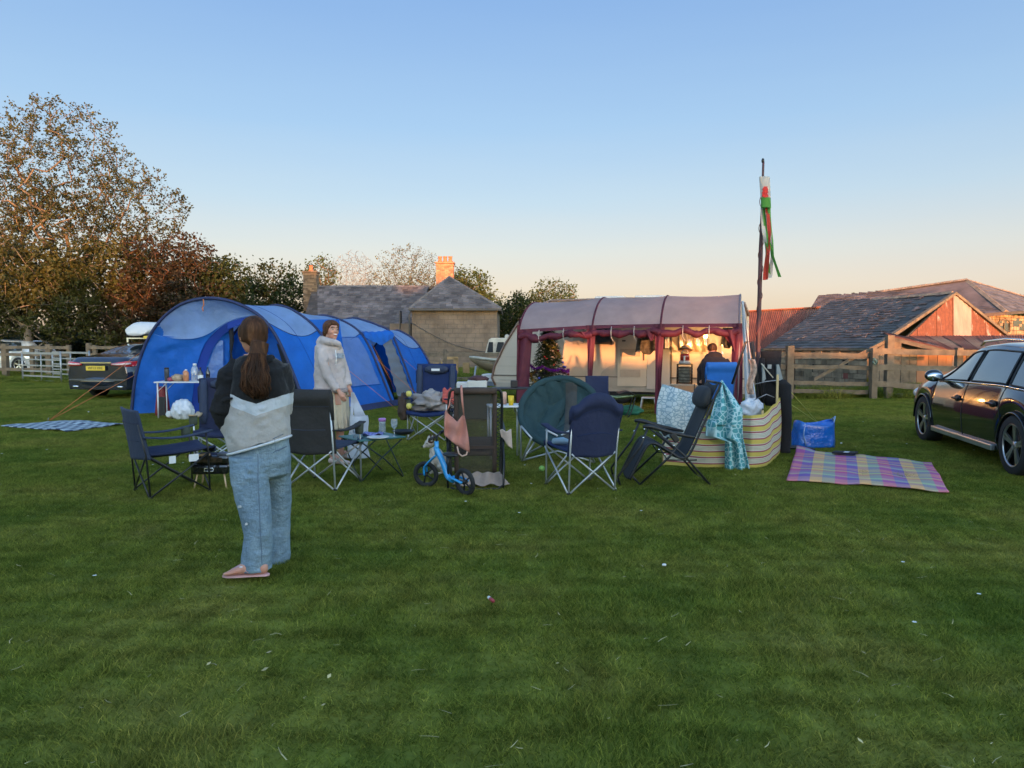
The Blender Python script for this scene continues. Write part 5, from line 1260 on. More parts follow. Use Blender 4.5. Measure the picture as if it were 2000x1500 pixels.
# ---------------------------------------------------------------- camping chairs
STEEL = M('grey_steel', (.50, .51, .52), .4, metal=.5, var=.08)
BLACKM = M('black_steel', (.014, .014, .015), .4, var=.1)
NAVY = cloth('navy_fabric', (.010, .016, .055), fold=9, fd=.02, rough=.8)
NAVYG = cloth('faded_navy', (.026, .038, .075), fold=12, fd=.015, rough=.8)
CHAR = cloth('charcoal_fabric', (.022, .020, .020), fold=7, fd=.03, rough=.8)
ROYAL = cloth('royal_fabric', (.004, .018, .085), fold=7, fd=.02)
WHITEP = M('white_print', (.7, .7, .7), .6, var=.05)
BLUE_S = cloth('bright_blue_fabric', (.008, .11, .42), fold=5, fd=.02)
def chair(label, x, y, rz, fab, metal, w=.54, back_h=1.0, arm=.62, style='dome', seat_h=.42, fab2=None, arms=True, tr=.0095, logo=False, holder=1, depth=.27, wood=False):
    t = thing('camping_chair', label, 'chair', (x, y, gz(x, y)), rz)
    fab2 = fab2 or fab; h = w/2; d = depth
    def T(name, pts_, r=tr): return MB().tube(pts_, r, 7).build(name, metal, t)
    for s in (-1, 1):
        T('leg', [(s*h, -d, 0), (s*h, -d-.03, seat_h), (s*h*1.02, -d-.09, back_h-.13)]); T('leg', [(s*h, d, 0), (s*h, d-.01, seat_h), (s*h*1.02, d-.03, arm)])
        T('cross_bar', [(s*h*.94, d+.01, .02), (-s*h*.94, d+.01, seat_h-.02)]); T('cross_bar', [(s*h*.94, -d-.01, .02), (-s*h*.94, -d-.03, seat_h-.02)])
        T('cross_bar', [(s*h*1.02, d, .02), (s*h*1.02, -d, seat_h-.02)]); T('cross_bar', [(s*h*1.05, -d, .02), (s*h*1.05, d, seat_h-.02)])
        for yy in (d, -d): MB().ball((s*h, yy, .012), (.022, .022, .014), 8, 5).build('foot', BLACKP, t)
    def seat(u, v): 
        X = lerp(-h, h, u); Y = lerp(-d-.02, d+.06, v); return V((X, Y, seat_h+.03*v-.055*math.sin(math.pi*u)*(1-.3*v)-.012*math.sin(math.pi*v)))
    MB().grid(seat, 12, 12).build('seat', fab2, t, solid=.02)
    MB().grid(lambda u, v: seat(u, 1)+V((0, .004, -.05*v)), 12, 2).build('seat_edge', fab, t, solid=.012)
    def back(u, v, o=0):
        X = (u-.5)*2*h*1.06; z0 = seat_h-.06; 
        crest = back_h if style != 'dome' else back_h-.12+.12*max(0, math.cos((u-.5)*math.pi*1.3))**.6
        z = lerp(z0+.03*abs(u-.5), crest, v); yb = lerp(-d+.0, -d-.10, v); bow = -.075*math.sin(math.pi*u)*(1-.55*v)
        pad = .0
        if style in ('dome', 'pad') and v > .74: pad = .035*math.sin((v-.74)/.26*math.pi)
        return V((X, yb+bow-o*(.012+pad)+(1-abs(o))*0, z))
    bb = MB(); bb.grid(lambda u, v: back(u, v, 1), 16, 22); bb.grid(lambda u, v: back(1-u, v, -1), 16, 22)
    bb.grid(lambda u, v: lerp(back(u, 1, 1), back(u, 1, -1), v), 16, 1); bb.grid(lambda u, v: lerp(back(u, 0, -1), back(u, 0, 1), v), 16, 1)
    for e in (0, 1): bb.grid(lambda u, v: lerp(back(e, v, 1), back(e, v, -1), u), 1, 22)
    bk = bb.build('backrest', fab, t)
    MB().tube([back(i/16, .74, 1.05) for i in range(17)], .005, 4).tube([back(i/16, .38, 1.05) for i in range(2, 15)], .004, 4).build('seam', fab2, bk)
    if style != 'plain':
        dz = .06 if style == 'dome' else 0
        for s in (-1, 1): MB().tube([(s*h*1.04, -d-.055, back_h-.30), (s*h*1.05, -d-.085, back_h-.12-dz), (s*h*1.0, -d-.085, back_h-.08-dz)], [.02, .026, .016], 8).build('corner_sleeve', fab, bk)
    if style == 'padfront':
        for s in (-1, 1): MB().tube([back(.5+s*.42, v, -2.2) for v in np.linspace(.15, .97, 8)], [.03, .045, .05, .05, .05, .05, .045, .03], 8).build('bolster', CHAR if 0 else NAVYG, bk)
        MB().tube([back(u, .88, -2.2) for u in np.linspace(.2, .8, 7)], [.03, .06, .07, .075, .07, .06, .03], 10).build('head_pillow', NAVYG, bk)
    if logo:
        c = back(.5, .88, -2.2)+V((0, .078, 0)); MB().box(c, (.13, .006, .035)).build('logo_patch', WHITEP, bk, bevel=.002)
    if arms:
        for s in (-1, 1):
            def ar(u, v): 
                y_ = lerp(-d-.06, d+.03, v); return V((s*h*1.04+(u-.5)*.075, y_, arm+.01-.035*math.sin(math.pi*v)-.02*(1-v)))
            MB().grid(ar, 3, 12).build('armrest', M('tan_wood', (.55, .38, .22), .5, var=.15) if wood else fab, t, solid=.014)
        if holder:
            s = holder; MB().lathe((s*h*1.04, d-.05, arm-.11), [(.035, 0), (.042, .02), (.046, .11)], 12, caps=False).build('cup_holder', M('holder_mesh', (.05, .06, .04), .8), t, solid=.003)
    return t
c1 = chair('small faded navy folding chair with a thin black frame at the far left, facing right', -3.34, 7.2, R(-49.5), NAVYG, BLACKM, w=.54, back_h=.84, arm=.60, style='plain', fab2=NAVY, holder=-1, tr=.009)
for k, (dx, w) in enumerate(((.02, .06), (.15, .09))): MB().box((.27, -.10+dx*1.5, .355), (.006, w, .07)).build('care_label', WHITEP, c1)
chair('navy chair with tan armrests and a white badge, behind the standing girl', -3.42, 8.75, R(195), NAVY, STEEL, w=.60, back_h=1.02, style='padfront', logo=True, wood=True)
chair('charcoal camping chair seen from behind, between the two standing women', -1.93, 7.54, R(-16), CHAR, STEEL, w=.55, back_h=1.01, fab2=NAVYG, style='pad')
chair('navy padded high backed chair with a fleece blanket heaped on it', -1.22, 11.1, R(172), ROYAL, STEEL, w=.58, back_h=1.12, style='padfront', logo=True)
chair('navy domed back chair seen from behind, in front of the round green chair', .68, 7.36, R(21), NAVY, STEEL, w=.50, back_h=.99, style='dome', fab2=ROYAL)
chair('small navy chair back showing above the round green chair inside the awning', 1.62, 14.0, R(175), NAVY, BLACKM, w=.42, back_h=.78, arm=.5, style='plain', arms=False)
bc = chair('bright blue backed chair inside the awning that the person in black sits on', 3.90, 14.3, R(8), BLUE_S, BLACKM, w=.56, back_h=1.07, style='pad', arms=False)
# keepsakes on the navy chair seat
MB().tube([(.42, 7.42, .47), (.52, 7.5, .46), (.60, 7.46, .45)], [.03, .04, .02], 8).build('folded_towel', cloth('pale_blue_towel', (.30, .42, .52)))
tag(bpy.data.objects['folded_towel'], 'small pale blue towel lying on the seat of the domed navy chair', 'towel')

# --- round padded moon chair ---
MG = cloth('moon_green', (.016, .045, .050), fold=10, fd=.03)
MGR = cloth('moon_grey', (.055, .055, .052), fold=10, fd=.03)
mc_ = at(1093, 805, 9.1)
mt = thing('moon_chair', 'round quilted dark green moon chair on a silver folding frame', 'chair', (mc_.x, mc_.y, 0), R(172))
N_ = V((.0, .80, .60)).normalized(); UX = V((1, 0, 0)); UY = N_.cross(UX); UY = -UY if UY.z < 0 else UY
CC = V((0, 0, .60))
def bowl(rr, a, o=0):
    r_ = .48*rr; dep = .22*(1-rr*rr); q = CC+UX*(r_*1.0*math.cos(a))+UY*(r_*math.sin(a))-N_*dep
    X_ = rr*math.cos(a); Y_ = rr*math.sin(a); puff = .065*(abs(math.sin(X_*7+.8*math.sin(Y_*4)))*abs(math.sin(Y_*4.2+.9+.7*math.sin(X_*5))))**.45*(1 if rr < .93 else .3)
    return q+N_*(puff+.02)*(1 if o else -.4)
def bw2(u, v, o): return bowl(max(.02, u), 2*math.pi*v, o)
MB().grid(lambda u, v: bw2(u, v, 1), 36, 130).build('cushion', MG, mt, fixn=False)
MB().grid(lambda u, v: bw2(u, v, 0), 10, 40).build('cushion_back', MGR, mt, fixn=False)
MB().tube([bowl(1.0, 2*math.pi*k/40, 1)-N_*.01+V((0, 0, .004*math.sin(k*2.1))) for k in range(40)], .045, 8, closed=True).build('rim_padding', MG, mt)
# grey centre panel of the cushion
def cpan(u, v):
    X_, Y_ = lerp(-.42, -.12, u), lerp(-.80, .86, v); return bowl(math.hypot(X_, Y_), math.atan2(Y_, X_), 1)+N_*.006
MB().grid(cpan, 10, 40).build('centre_panel', MGR, mt, fixn=False)
for a in (): MB().tube([bowl(r_, a+.05*math.sin(r_*6), 1)+N_*.004 for r_ in np.linspace(.15, .9, 9)], .006, 4).build('quilt_seam', M('seam_dark', (.012, .03, .035), .9), mt)
for s in (-1, 1):
    MB().tube([(s*.44, .22, .02), (s*.10, -.25, .52)], .013, 7).build('leg', STEEL, mt); MB().tube([(s*.44, -.3, .02), (-s*.15, .22, .40)], .013, 7).build('leg', STEEL, mt)
    MB().tube([(s*.44, .22, .02), (s*.30, .44, .33), (s*.44, .30, .45)], .013, 7).build('leg', STEEL, mt)
MB().tube([(-.44, .22, .02), (0, .30, .16), (.44, .22, .02)], .011, 6).build('cross_bar', STEEL, mt)

# --- brown mesh recliner seen from behind ---
def meshmat(name, col, alpha):
    m, n, l, b = newmat(name); nt = m.node_tree; b.inputs['Base Color'].default_value = (*col, 1); b.inputs['Roughness'].default_value = .7; b.inputs['Alpha'].default_value = alpha
    bump(nt, b, noi(nt, 300, 2), .001, .5); return m
BMESH = meshmat('brown_mesh_fabric', (.060, .045, .032), .66); BROWN = M('brown_tube', (.045, .028, .022), .4, var=.1); BRCL = cloth('brown_fabric', (.06, .038, .028), fold=8)
rc = thing('recliner_chair', 'brown mesh garden recliner seen from behind with a pink top hung on it', 'chair', (-.37, 7.45, 0), R(3))
fr = [(-.25, -.02, .12), (-.26, -.03, .5), (-.26, -.12, .93), (-.20, -.135, 1.0), (.20, -.135, 1.0), (.26, -.12, .93), (.26, -.03, .5), (.25, -.02, .12)]
MB().tube(resample(fr, 40), .015, 8).build('frame', BLACKM, rc)
MB().grid(lambda u, v: V((lerp(-.185, .185, u), lerp(.0, -.115, v)+.02*math.sin(math.pi*u), lerp(.14, .965, v))), 8, 12).build('backrest', BMESH, rc, fixn=False)
MB().tube([(-.21, -.145, .985), (.21, -.145, .985)], .033, 10).build('head_roll', BRCL, rc)
for s in (-1, 1): MB().grid(lambda u, v: V((s*lerp(.17, .215, u), lerp(-.01, -.125, v), lerp(.14, .97, v))), 1, 8).build('hem', BRCL, rc, solid=.006)
MB().bar((-.2, -.05, .41), (.2, -.05, .41), .012, .03).build('cross_strap', BRCL, rc)
lace = MB()
for s in (-1, 1):
    for k in range(18):
        z = .2+.72*k/18; y_ = lerp(-.01, -.12, k/18); lace.tube([(s*.212, y_, z), (s*.255, y_-.01, z+.02)], .004, 3); lace.tube([(s*.255, y_-.01, z+.02), (s*.212, y_, z+.04)], .004, 3)
lace.build('lacing', BLACKM, rc)
for s in (-1, 1):
    MB().tube(resample([(s*.28, .55, .62), (s*.285, .1, .60), (s*.285, -.12, .57)], 8), .018, 8).build('armrest', BLACKP, rc)
    MB().tube([(s*.28, .55, .02), (s*.29, -.02, .52), (s*.28, -.03, .58)], .011, 7).build('leg', BLACKM, rc)
    MB().tube([(s*.275, -.16, .02), (s*.285, -.15, .25), (s*.28, .05, .45), (s*.28, .5, .60)], .011, 7).build('leg', BLACKM, rc)
MB().tube([(-.25, -.18, .03), (-.2, -.19, .0+.012), (.22, -.19, .012), (.275, -.18, .05), (.28, -.16, .3)], .011, 7).build('leg', BLACKM, rc)
MB().grid(lambda u, v: V((lerp(-.22, .22, u), lerp(.0, .5, v), .32+.12*v)), 4, 6).build('seat', BRCL, rc, solid=.01)
MB().grid(lambda u, v: V((lerp(-.22, .22, u), lerp(.5, .95, v), .44-.2*v)), 4, 6).build('leg_rest', BRCL, rc, solid=.01)
# blanket trailing below
def drape(name, label, cat, mat, fn, nu, nv, solid=.006, group=None):
    o = MB().grid(fn, nu, nv).build(name, mat, solid=solid, fixn=False); return tag(o, label, cat, group)
BEIGE = cloth('beige_fleece', (.30, .23, .19), fold=12, fd=.03); PINK = cloth('pink_jersey', (.52, .22, .17), fold=14, fd=.02); LGREY = cloth('grey_fleece', (.30, .265, .25), fold=10, fd=.04)
drape('blanket', 'beige knitted blanket trailing on the grass under the brown recliner', 'blanket', BEIGE,
      lambda u, v: V((lerp(-.50, -.12, u)-.10*(v)*(1-2*u), 7.40-.10*v+.02*math.sin(u*17+v*2), .11*(1-v)**1.2+.045+.01*math.sin(u*21))), 40, 14)
# pink strappy top
o0 = V((-.655, 7.24, 0))
def top(u, v):
    tx = float(np.interp(u, [0, .25, .55, .85, 1], [869, 874, 893, 903, 907])); ty = float(np.interp(u, [0, .12, .55, .9, 1], [806, 799, 824, 809, 812]))
    bx = float(np.interp(u, [0, .5, 1], [868, 889, 917])); by = float(np.interp(u, [0, .5, 1], [850, 868, 884]))
    return at(lerp(tx, bx, v)+3*math.sin(v*3)*(u-.3), lerp(ty, by, v), 7.27-.022*math.sin(u*13+v*3)-.02*math.sin(math.pi*u)+.01*math.sin(v*9+u*5))
pt = MB().grid(top, 24, 16).build('tank_top', PINK, solid=.005, fixn=False); tag(pt, 'pink strappy top hanging from the corner of the brown recliner', 'top')
MB().tube([at(906, 811, 7.25), at(903, 785, 7.22), at(901, 758, 7.20), at(901, 754, 7.34)], [.007, .011, .013, .012], 6).build('strap', PINK, pt, world=True)
MB().tube([at(874, 800, 7.27), at(878, 790, 7.27), at(880, 776, 7.33)], .007, 6).build('strap', PINK, pt, world=True)
MB().tube([at(893, 872, 7.27), at(896, 886, 7.26), at(903, 891, 7.26), at(911, 888, 7.26), at(913, 880, 7.27)], .008, 6).build('strap', M('peach', (.6, .40, .32), .8), pt, world=True)
drape('sun_hat', 'pale peach cloth hat hooked on the right arm of the brown recliner', 'hat', cloth('peach_cloth', (.55, .42, .36), fold=20, fd=.02),
      lambda u, v: V((-.12+.11*u+.015*v, 7.28-.04*math.sin(u*3.1)*(1-v), .60-.03*v-.13*v*u-.04*v+.01*math.sin(u*8))), 14, 10, .008)

# --- black reclining lounger in side view ---
zc = thing('lounger_chair', 'black reclining garden chair with a head pillow, seen from the side', 'chair', (1.72, 7.72, 0))
TEX = cloth('black_textilene', (.018, .021, .026), fold=4, fd=.01, rough=.75)
zp = [(2.10, 1.05), (2.05, .93), (1.94, .66), (1.80, .34), (1.72, .29), (1.60, .36), (1.45, .44), (1.38, .42), (1.31, .30), (1.20, .07)]
zr = resample([V((x, 0, z)) for x, z in zp], 50)
Yn, Yf_ = 7.46, 7.98
MB().grid(lambda u, v: V((zr[int(round(v*50))].x, lerp(Yn+.05, Yf_-.05, u), zr[int(round(v*50))].z-.03*math.sin(math.pi*u))), 8, 50).build('sling_seat', TEX, zc, world=True, fixn=False, solid=.008)
for Y in (Yn, Yf_):
    MB().tube([V((p.x+.012, Y, p.z)) for p in zr[:26]], .013, 8).build('side_rail', BLACKM, zc, world=True); MB().tube([V((p.x, Y, p.z)) for p in zr[24:]], .013, 8).build('side_rail', BLACKM, zc, world=True)
    MB().tube(resample([V((1.86, Y, .50)), V((1.6, Y, .555)), V((1.42, Y, .61)), V((1.33, Y, .615))], 8), [.012, .018, .02, .022, .022, .022, .024, .024, .016], 8).build('armrest', BLACKP, zc, world=True)
    MB().bar((1.62, Y, .54), (1.68, Y, .46), .05, .06).build('lock_bracket', BLACKP, zc, world=True, bevel=.01)
    MB().tube([V((1.38, Y, .60)), V((1.30, Y, .40)), V((1.08, Y, .10)), V((1.10, Y, .015))], .012, 7).build('leg', BLACKM, zc, world=True)
    MB().tube([V((1.46, Y, .56)), V((1.74, Y, .33)), V((2.02, Y, .015))], .012, 7).build('leg', BLACKM, zc, world=True)
    MB().tube([V((1.70, Y, .44)), V((1.60, Y, .30)), V((1.30, Y, .015))], .012, 7).build('leg', BLACKM, zc, world=True)
    MB().tube([V((1.50, Y, .40)), V((1.58, Y, .27)), V((1.88, Y, .27))], .008, 6).build('linkage', BLACKM, zc, world=True)
    for p in ((1.44, .52), (1.64, .42), (1.49, .38), (1.55, .33), (1.33, .50)): MB().ball((p[0], Y-.016*(1 if Y == Yn else -1), p[1]), .011, 8, 6).build('rivet', CHROME, zc, world=True)
MB().tube([(2.02, Yn, .02), (2.02, Yf_, .02)], .012, 7).build('cross_tube', BLACKM, zc, world=True); MB().tube([(1.10, Yn, .02), (1.10, Yf_, .02)], .012, 7).build('cross_tube', BLACKM, zc, world=True); MB().tube([(1.30, Yn, .02), (1.30, Yf_, .02)], .012, 7).build('cross_tube', BLACKM, zc, world=True)
MB().tube([(2.11, Yn, 1.05), (2.11, Yf_, 1.05)], .014, 7).build('cross_tube', BLACKM, zc, world=True)
MB().loft([(V((1.985, y_, .90)), r_*.9, r_*2.2, (1, 0, -.35), (.3, 0, 1)) for y_, r_ in ((Yn+.03, .02), (Yn+.05, .045), (7.6, .05), (7.84, .05), (Yf_-.05, .045), (Yf_-.03, .02))], 16).build('head_pillow', TEX, zc, world=True)

# ---------------------------------------------------------------- tables and what stands on them
def table(name, label, c, w, d, h, rz, topm, legm, cross=True, th=.025):
    t = thing(name, label, 'table', c, rz)
    MB().box((0, 0, h), (w, d, th)).build('table_top', topm, t, bevel=.008)
    for sx in (-1, 1):
        for sy in (-1, 1):
            if cross: MB().tube([(sx*w*.46, sy*d*.46, 0), (-sx*w*.0+sx*.03, sy*d*.46, h*.5), (-sx*w*.42, sy*d*.46, h-.02)], .008, 6).build('leg', legm, t)
            else:
                MB().tube([(sx*w*.45, sy*d*.42, 0), (sx*w*.45, sy*d*.42, h)], .014, 7).build('leg', legm, t); MB().tube([(sx*w*.45, sy*d*.42, h*.75), (sx*w*.30, sy*d*.42, h-.01)], .007, 5).build('brace', legm, t)
    if cross:
        for sx in (-1, 1):
            MB().tube([(sx*w*.46, -d*.46, .01), (sx*w*.46, d*.42, h-.02)], .007, 6).build('cross_bar', legm, t)
    return t
t1c = at(372, 812, 14.0)
table('folding_table', 'white folding table with bottles and food in front of the blue tent', (t1c.x, 14.0, 0), 1.15, .45, .69, R(2), M('white_table_top', (.62, .62, .62), .5, var=.05), M('white_metal', (.6, .6, .6), .4), cross=False)
def onpx(px, Y=13.95): return at(px, 740, Y).x
def bottle(name, label, x, y, z, prof, mat, capm=None, caph=.02, cat='bottle', group=None, n=14):
    t = thing(name, label, cat, (x, y, z), 0, group)
    MB().lathe((0, 0, 0), prof, n).build('glass' if 'glass' in label else 'bottle_body', mat, t)
    if capm: MB().lathe((0, 0, prof[-1][1]), [(prof[-1][0]*1.15, 0), (prof[-1][0]*1.15, caph), (prof[-1][0]*.9, caph+.004)], 10).build('cap', capm, t)
    return t
CLEARP = glassmat('clear_bottle', (.45, .50, .55), .08, alpha=.45); TZ = .703
bottle('water_bottle', 'large clear plastic water bottle with a white cap on the white table', onpx(381), 13.95, TZ, [(.07, 0), (.075, .02), (.072, .1), (.075, .2), (.05, .27), (.03, .30)], CLEARP, WHITEP, .03)
bottle('squash_bottle', 'orange juice bottle with a paper label on the white table', onpx(366), 13.9, TZ, [(.05, 0), (.052, .16), (.02, .2)], M('orange_squash', (.55, .22, .10), .3, var=.2), WHITEP)
bottle('sauce_bottle', 'peach coloured carton bottle left of the orange juice', onpx(359), 14.02, TZ, [(.045, 0), (.045, .17), (.025, .2)], M('peach_carton', (.50, .30, .22), .5))
bottle('dark_bottle', 'dark drinks bottle with a cream label, right of the water bottle', onpx(394), 13.9, TZ, [(.045, 0), (.047, .15), (.018, .20), (.016, .24)], M('dark_glass', (.02, .015, .02), .1, coat=1), BLACKM)
bottle('dark_bottle', 'second dark bottle with a blue cap at the right end of the table', onpx(404), 14.0, TZ, [(.04, 0), (.042, .17), (.015, .22), (.014, .26)], M('dark_glass', (.02, .015, .02), .1, coat=1), M('blue_cap', (.05, .2, .5), .4))
for px in (394,): MB().lathe((onpx(px), 13.9, TZ+.05), [(.049, 0), (.049, .07)], 14, caps=False).build('paper_label', WHITEP, bpy.data.objects['dark_bottle'], world=True)
bottle('flask', 'tall dark flask at the left end of the white table', onpx(326), 13.95, TZ, [(.042, 0), (.044, .2), (.04, .235)], M('flask_grey', (.06, .065, .075), .4), BLACKM)
def blob(name, label, cat, c, r, mat, amp=.25, fr_=3, seed=0, nu=28, nv=18, flat=True, group=None):
    mb = MB(); vs = []; fs = []; c = V(c); r = V(r)
    for i in range(nv+1):
        ph = math.pi*i/nv
        for j in range(nu):
            a = 2*math.pi*j/nu; d = V((math.sin(ph)*math.cos(a), math.sin(ph)*math.sin(a), -math.cos(ph))); k = 1+amp*noise.noise(d*fr_+V((seed, 0, 0)))+amp*.4*noise.noise(d*fr_*2.7+V((seed, 5, 0)))
            p = V((d.x*r.x*k, d.y*r.y*k, d.z*r.z*k)); p.z = max(p.z, -r.z*.8) if flat else p.z; vs.append(c+p+V((0, 0, r.z*.8 if flat else 0)))
    for i in range(nv):
        for j in range(nu): fs.append((i*nu+j, i*nu+(j+1) % nu, (i+1)*nu+(j+1) % nu, (i+1)*nu+j))
    o = mb.add(vs, fs, smooth=True).build(name, mat)
    return tag(o, label, cat, group)
blob('bread_bag', 'crumpled bag of bread rolls on the white table', 'bag', (onpx(347), 13.95, TZ), (.12, .1, .075), M('bread_wrap', (.36, .26, .17), .4, var=.4, vs=20), seed=3)
blob('fruit_bag', 'small red bag of fruit left of the bread on the white table', 'bag', (onpx(336), 13.9, TZ), (.06, .06, .045), M('fruit_wrap', (.30, .05, .07), .4, var=.5, vs=30), seed=5)
blob('carrier_bag', 'stuffed white plastic carrier bag on the grass beside the white table', 'bag', (at(357, 815, 13.7).x, 13.7, 0), (.20, .16, .21), M('white_plastic', (.60, .62, .66), .35, var=.12, vs=8, bs=14, bd=.03), amp=.22, seed=8, nu=40, nv=26)
kr = MB().lathe((at(333, 812, 13.75).x, 13.75, .085), [(.02, -.07), (.06, -.07), (.06, .07), (.02, .07)], 18, Matrix.Rotation(R(70), 3, 'X'))
tag(kr.build('kitchen_roll', M('tissue', (.62, .62, .60), .9)), 'white kitchen roll lying between the table leg and the carrier bag', 'kitchen roll')
rbg = thing('shopping_bag', 'dark red and black tall bag standing behind the left leg of the white table', 'bag', (at(318, 808, 14.25).x, 14.25, 0))
MB().loft([(V((0, 0, z)), rx, .1, (1, 0, 0), (0, 1, 0)) for z, rx in ((0, .14), (.1, .145), (.3, .12), (.5, .09), (.58, .08))], 14).build('bag_body', M('dark_red_plastic', (.22, .015, .025), .4, bs=12, bd=.03), rbg)
MB().box((.04, -.10, .2), (.12, .02, .38)).build('front_panel', BLACKP, rbg, bevel=.01)
MB().tube([(-.06, 0, .56), (-.07, 0, .68), (.02, 0, .70), (.05, 0, .58)], .008, 5).build('handle', M('dark_red_plastic', (.22, .015, .025)), rbg)
# green table
gt = V((-1.52, 7.98, 0))
table('camp_table', 'low green topped camping table with thin dark crossed legs', gt, .56, .50, .44, R(38), M('green_table_top', (.05, .16, .15), .5, var=.1), M('dark_green_metal', (.012, .025, .02), .4), th=.016)
tz = .45
def dish(name, label, x, y, r, mat, cat, h=.015): return tag(MB().lathe((x, y, tz), [(r*.6, 0), (r*.7, .002), (r, h), (r*.97, h+.004), (r*.68, .008), (.001, .007)], 26).build(name, mat), label, cat)
dish('plate', 'white plate at the near edge of the green table', -1.42, 7.78, .12, M('white_china', (.65, .65, .64), .25), 'plate')
dish('frying_pan', 'black pan at the right corner of the green table', -1.20, 8.12, .12, M('black_pan', (.012, .012, .014), .4), 'pan', .04)
bottle('shaker_bottle', 'clear drinks bottle with a purple lid on the green table', -1.44, 8.16, tz, [(.036, 0), (.04, .02), (.038, .12), (.036, .14)], CLEARP, M('purple_lid', (.38, .16, .42), .4), .03)
wg = MB().lathe((-1.27, 7.93, tz), [(.035, 0), (.034, .003), (.005, .01), (.005, .08), (.03, .105), (.038, .15), (.033, .19)], 18, caps=False).build('wine_glass', CLEARP); tag(wg, 'stemmed wine glass standing on the green table', 'glass')
tg_ = MB().lathe((-1.66, 7.80, tz), [(.03, 0), (.034, .12)], 16, caps=False).build('tumbler', CLEARP); tag(tg_, 'clear straight tumbler at the left of the green table', 'glass')
drape('napkin', 'blue and white napkin crumpled between plate and bottle', 'napkin', M('napkin_blue', (.18, .20, .45), .7, var=.6, vs=30), lambda u, v: V((-1.62+.22*u, 7.9+.13*v, tz+.02+.02*math.sin(u*9+v*7))), 12, 8, .003)
# side table with yellow cup
st_c = at(985, 850, 9.3)
table('side_table', 'small white side table behind the brown recliner', (st_c.x, 9.3, 0), .42, .35, .66, R(8), M('white_table_top', (.62, .62, .62)), STEEL, cross=False)
yc = MB().lathe((at(998, 790, 9.2).x, 9.2, .673), [(.028, 0), (.04, .12), (.036, .12), (.026, .01)], 18).build('cup', M('yellow_plastic', (.75, .50, .02), .4, var=.04)); tag(yc, 'bright yellow plastic cup on the white side table', 'cup')
pb_ = MB().lathe((at(985, 790, 9.35).x, 9.35, .673), [(.03, 0), (.03, .14), (.02, .16)], 14).build('beaker', M('peach_plastic', (.62, .35, .25), .5)); tag(pb_, 'peach beaker behind the frame of the brown recliner', 'cup')
bs2 = thing('tray_stand', 'black low tray stand with boxes on it beside the caravan nose', 'table', (at(1010, 760, 13.8).x, 13.8, 0))
MB().box((0, 0, .58), (.95, .4, .03)).build('tray', BLACKP, bs2, bevel=.01)
for sx in (-1, 1):
    for sy in (-1, 1): MB().tube([(sx*.42, sy*.16, 0), (sx*.42, sy*.16, .57)], .012, 6).build('leg', BLACKM, bs2)
a = at(1004, 740, 13.8); tag(MB().box((a.x, 13.8, .66), (.13, .12, .13)).build('black_box', BLACKP, bevel=.01), 'small black box on the tray stand before the caravan', 'box')
for (px, py, lab, col, s) in ((905, 752, 'white cool box lid seen above the brown recliner', (.5, .5, .5), (.24, .2, .12)), (932, 750, 'open white storage box with clothes behind the recliner', (.55, .54, .5), (.36, .25, .14))):
    p = at(px, py, 13.5); ob = MB().box((p.x, 13.5, p.z), s); tag(ob.build('storage_box', M('box_%d' % px, col, .5), bevel=.02), lab, 'box')
bt_ = thing('camp_kitchen', 'dark low camping cupboard holding white boxes behind the recliner', 'cupboard', (at(915, 790, 13.5).x, 13.5, 0))
MB().box((0, 0, .30), (.85, .4, .50)).build('cupboard_body', cloth('dark_green_canvas', (.02, .03, .026)), bt_, bevel=.02); MB().box((0, 0, .57), (.9, .45, .03)).build('cupboard_top', BLACKP, bt_)
blob('clothes_heap', 'dark maroon clothes heaped on the white storage box', 'clothes', (at(935, 745, 13.5).x, 13.5, at(935, 745, 13.5).z), (.18, .12, .06), cloth('dark_maroon', (.07, .03, .035)), seed=12)
# fleece on the high backed chair and towel
blob('fleece_blanket', 'crumpled pale grey fleece blanket on the padded high backed chair', 'blanket', (-1.16, 11.02, .43), (.29, .22, .16), LGREY, amp=.55, fr_=2.4, seed=21, nu=48, nv=30)
drape('beach_towel', 'red and teal towel over the right arm of the high backed chair', 'towel', M('towel_red_teal', (.45, .08, .06), .8, var=.5, vs=14), lambda u, v: V((-1.02+.17*u, 10.9-.1*v, .76-.2*v*v+.02*math.sin(u*12))), 12, 8, .01)
blob('brown_jacket', 'brown jacket slung on the left arm of the high backed chair', 'jacket', (-1.60, 10.95, .30), (.09, .12, .22), BRCL, amp=.4, seed=25)
for k, z in enumerate((.52, .70)): tag(MB().lathe((-1.51, 10.8, z), [(.03, -.04), (.045, 0), (.03, .04)], 10).build('toy_ring', M('toy_yellow', (.62, .52, .12), .5), bevel=.004), ['lower yellow toy piece on the left leg of the high backed chair', 'upper yellow toy piece on the left leg of the high backed chair'][k], 'toy')

# ---------------------------------------------------------------- barbecue
bq = thing('barbecue', 'small black portable barbecue with wooden handles on short legs', 'barbecue', (-3.02, 7.42, 0), R(4))
GLOSS = M('gloss_black', (.012, .012, .013), .15, coat=1)
MB().box((0, 0, .20), (.36, .26, .10)).build('firebox', GLOSS, bq, bevel=.025); MB().box((0, 0, .30), (.37, .27, .085)).build('lid', GLOSS, bq, bevel=.03)
MB().box((.0, -.138, .30), (.25, .006, .05)).build('grille_window', M('bbq_window', (.10, .07, .05), .15, metal=.6, var=.6, vs=30), bq, bevel=.01)
MB().tube([(-.045, -.14, .205), (-.04, -.155, .22), (.04, -.155, .22), (.045, -.14, .205), (.04, -.155, .19), (-.04, -.155, .19)], .006, 6, closed=True).build('latch', CHROME, bq)
MB().tube([(-.20, -.16, .345), (.02, -.16, .36)], .013, 8).build('handle', M('tan_wood', (.55, .38, .22), .5), bq)
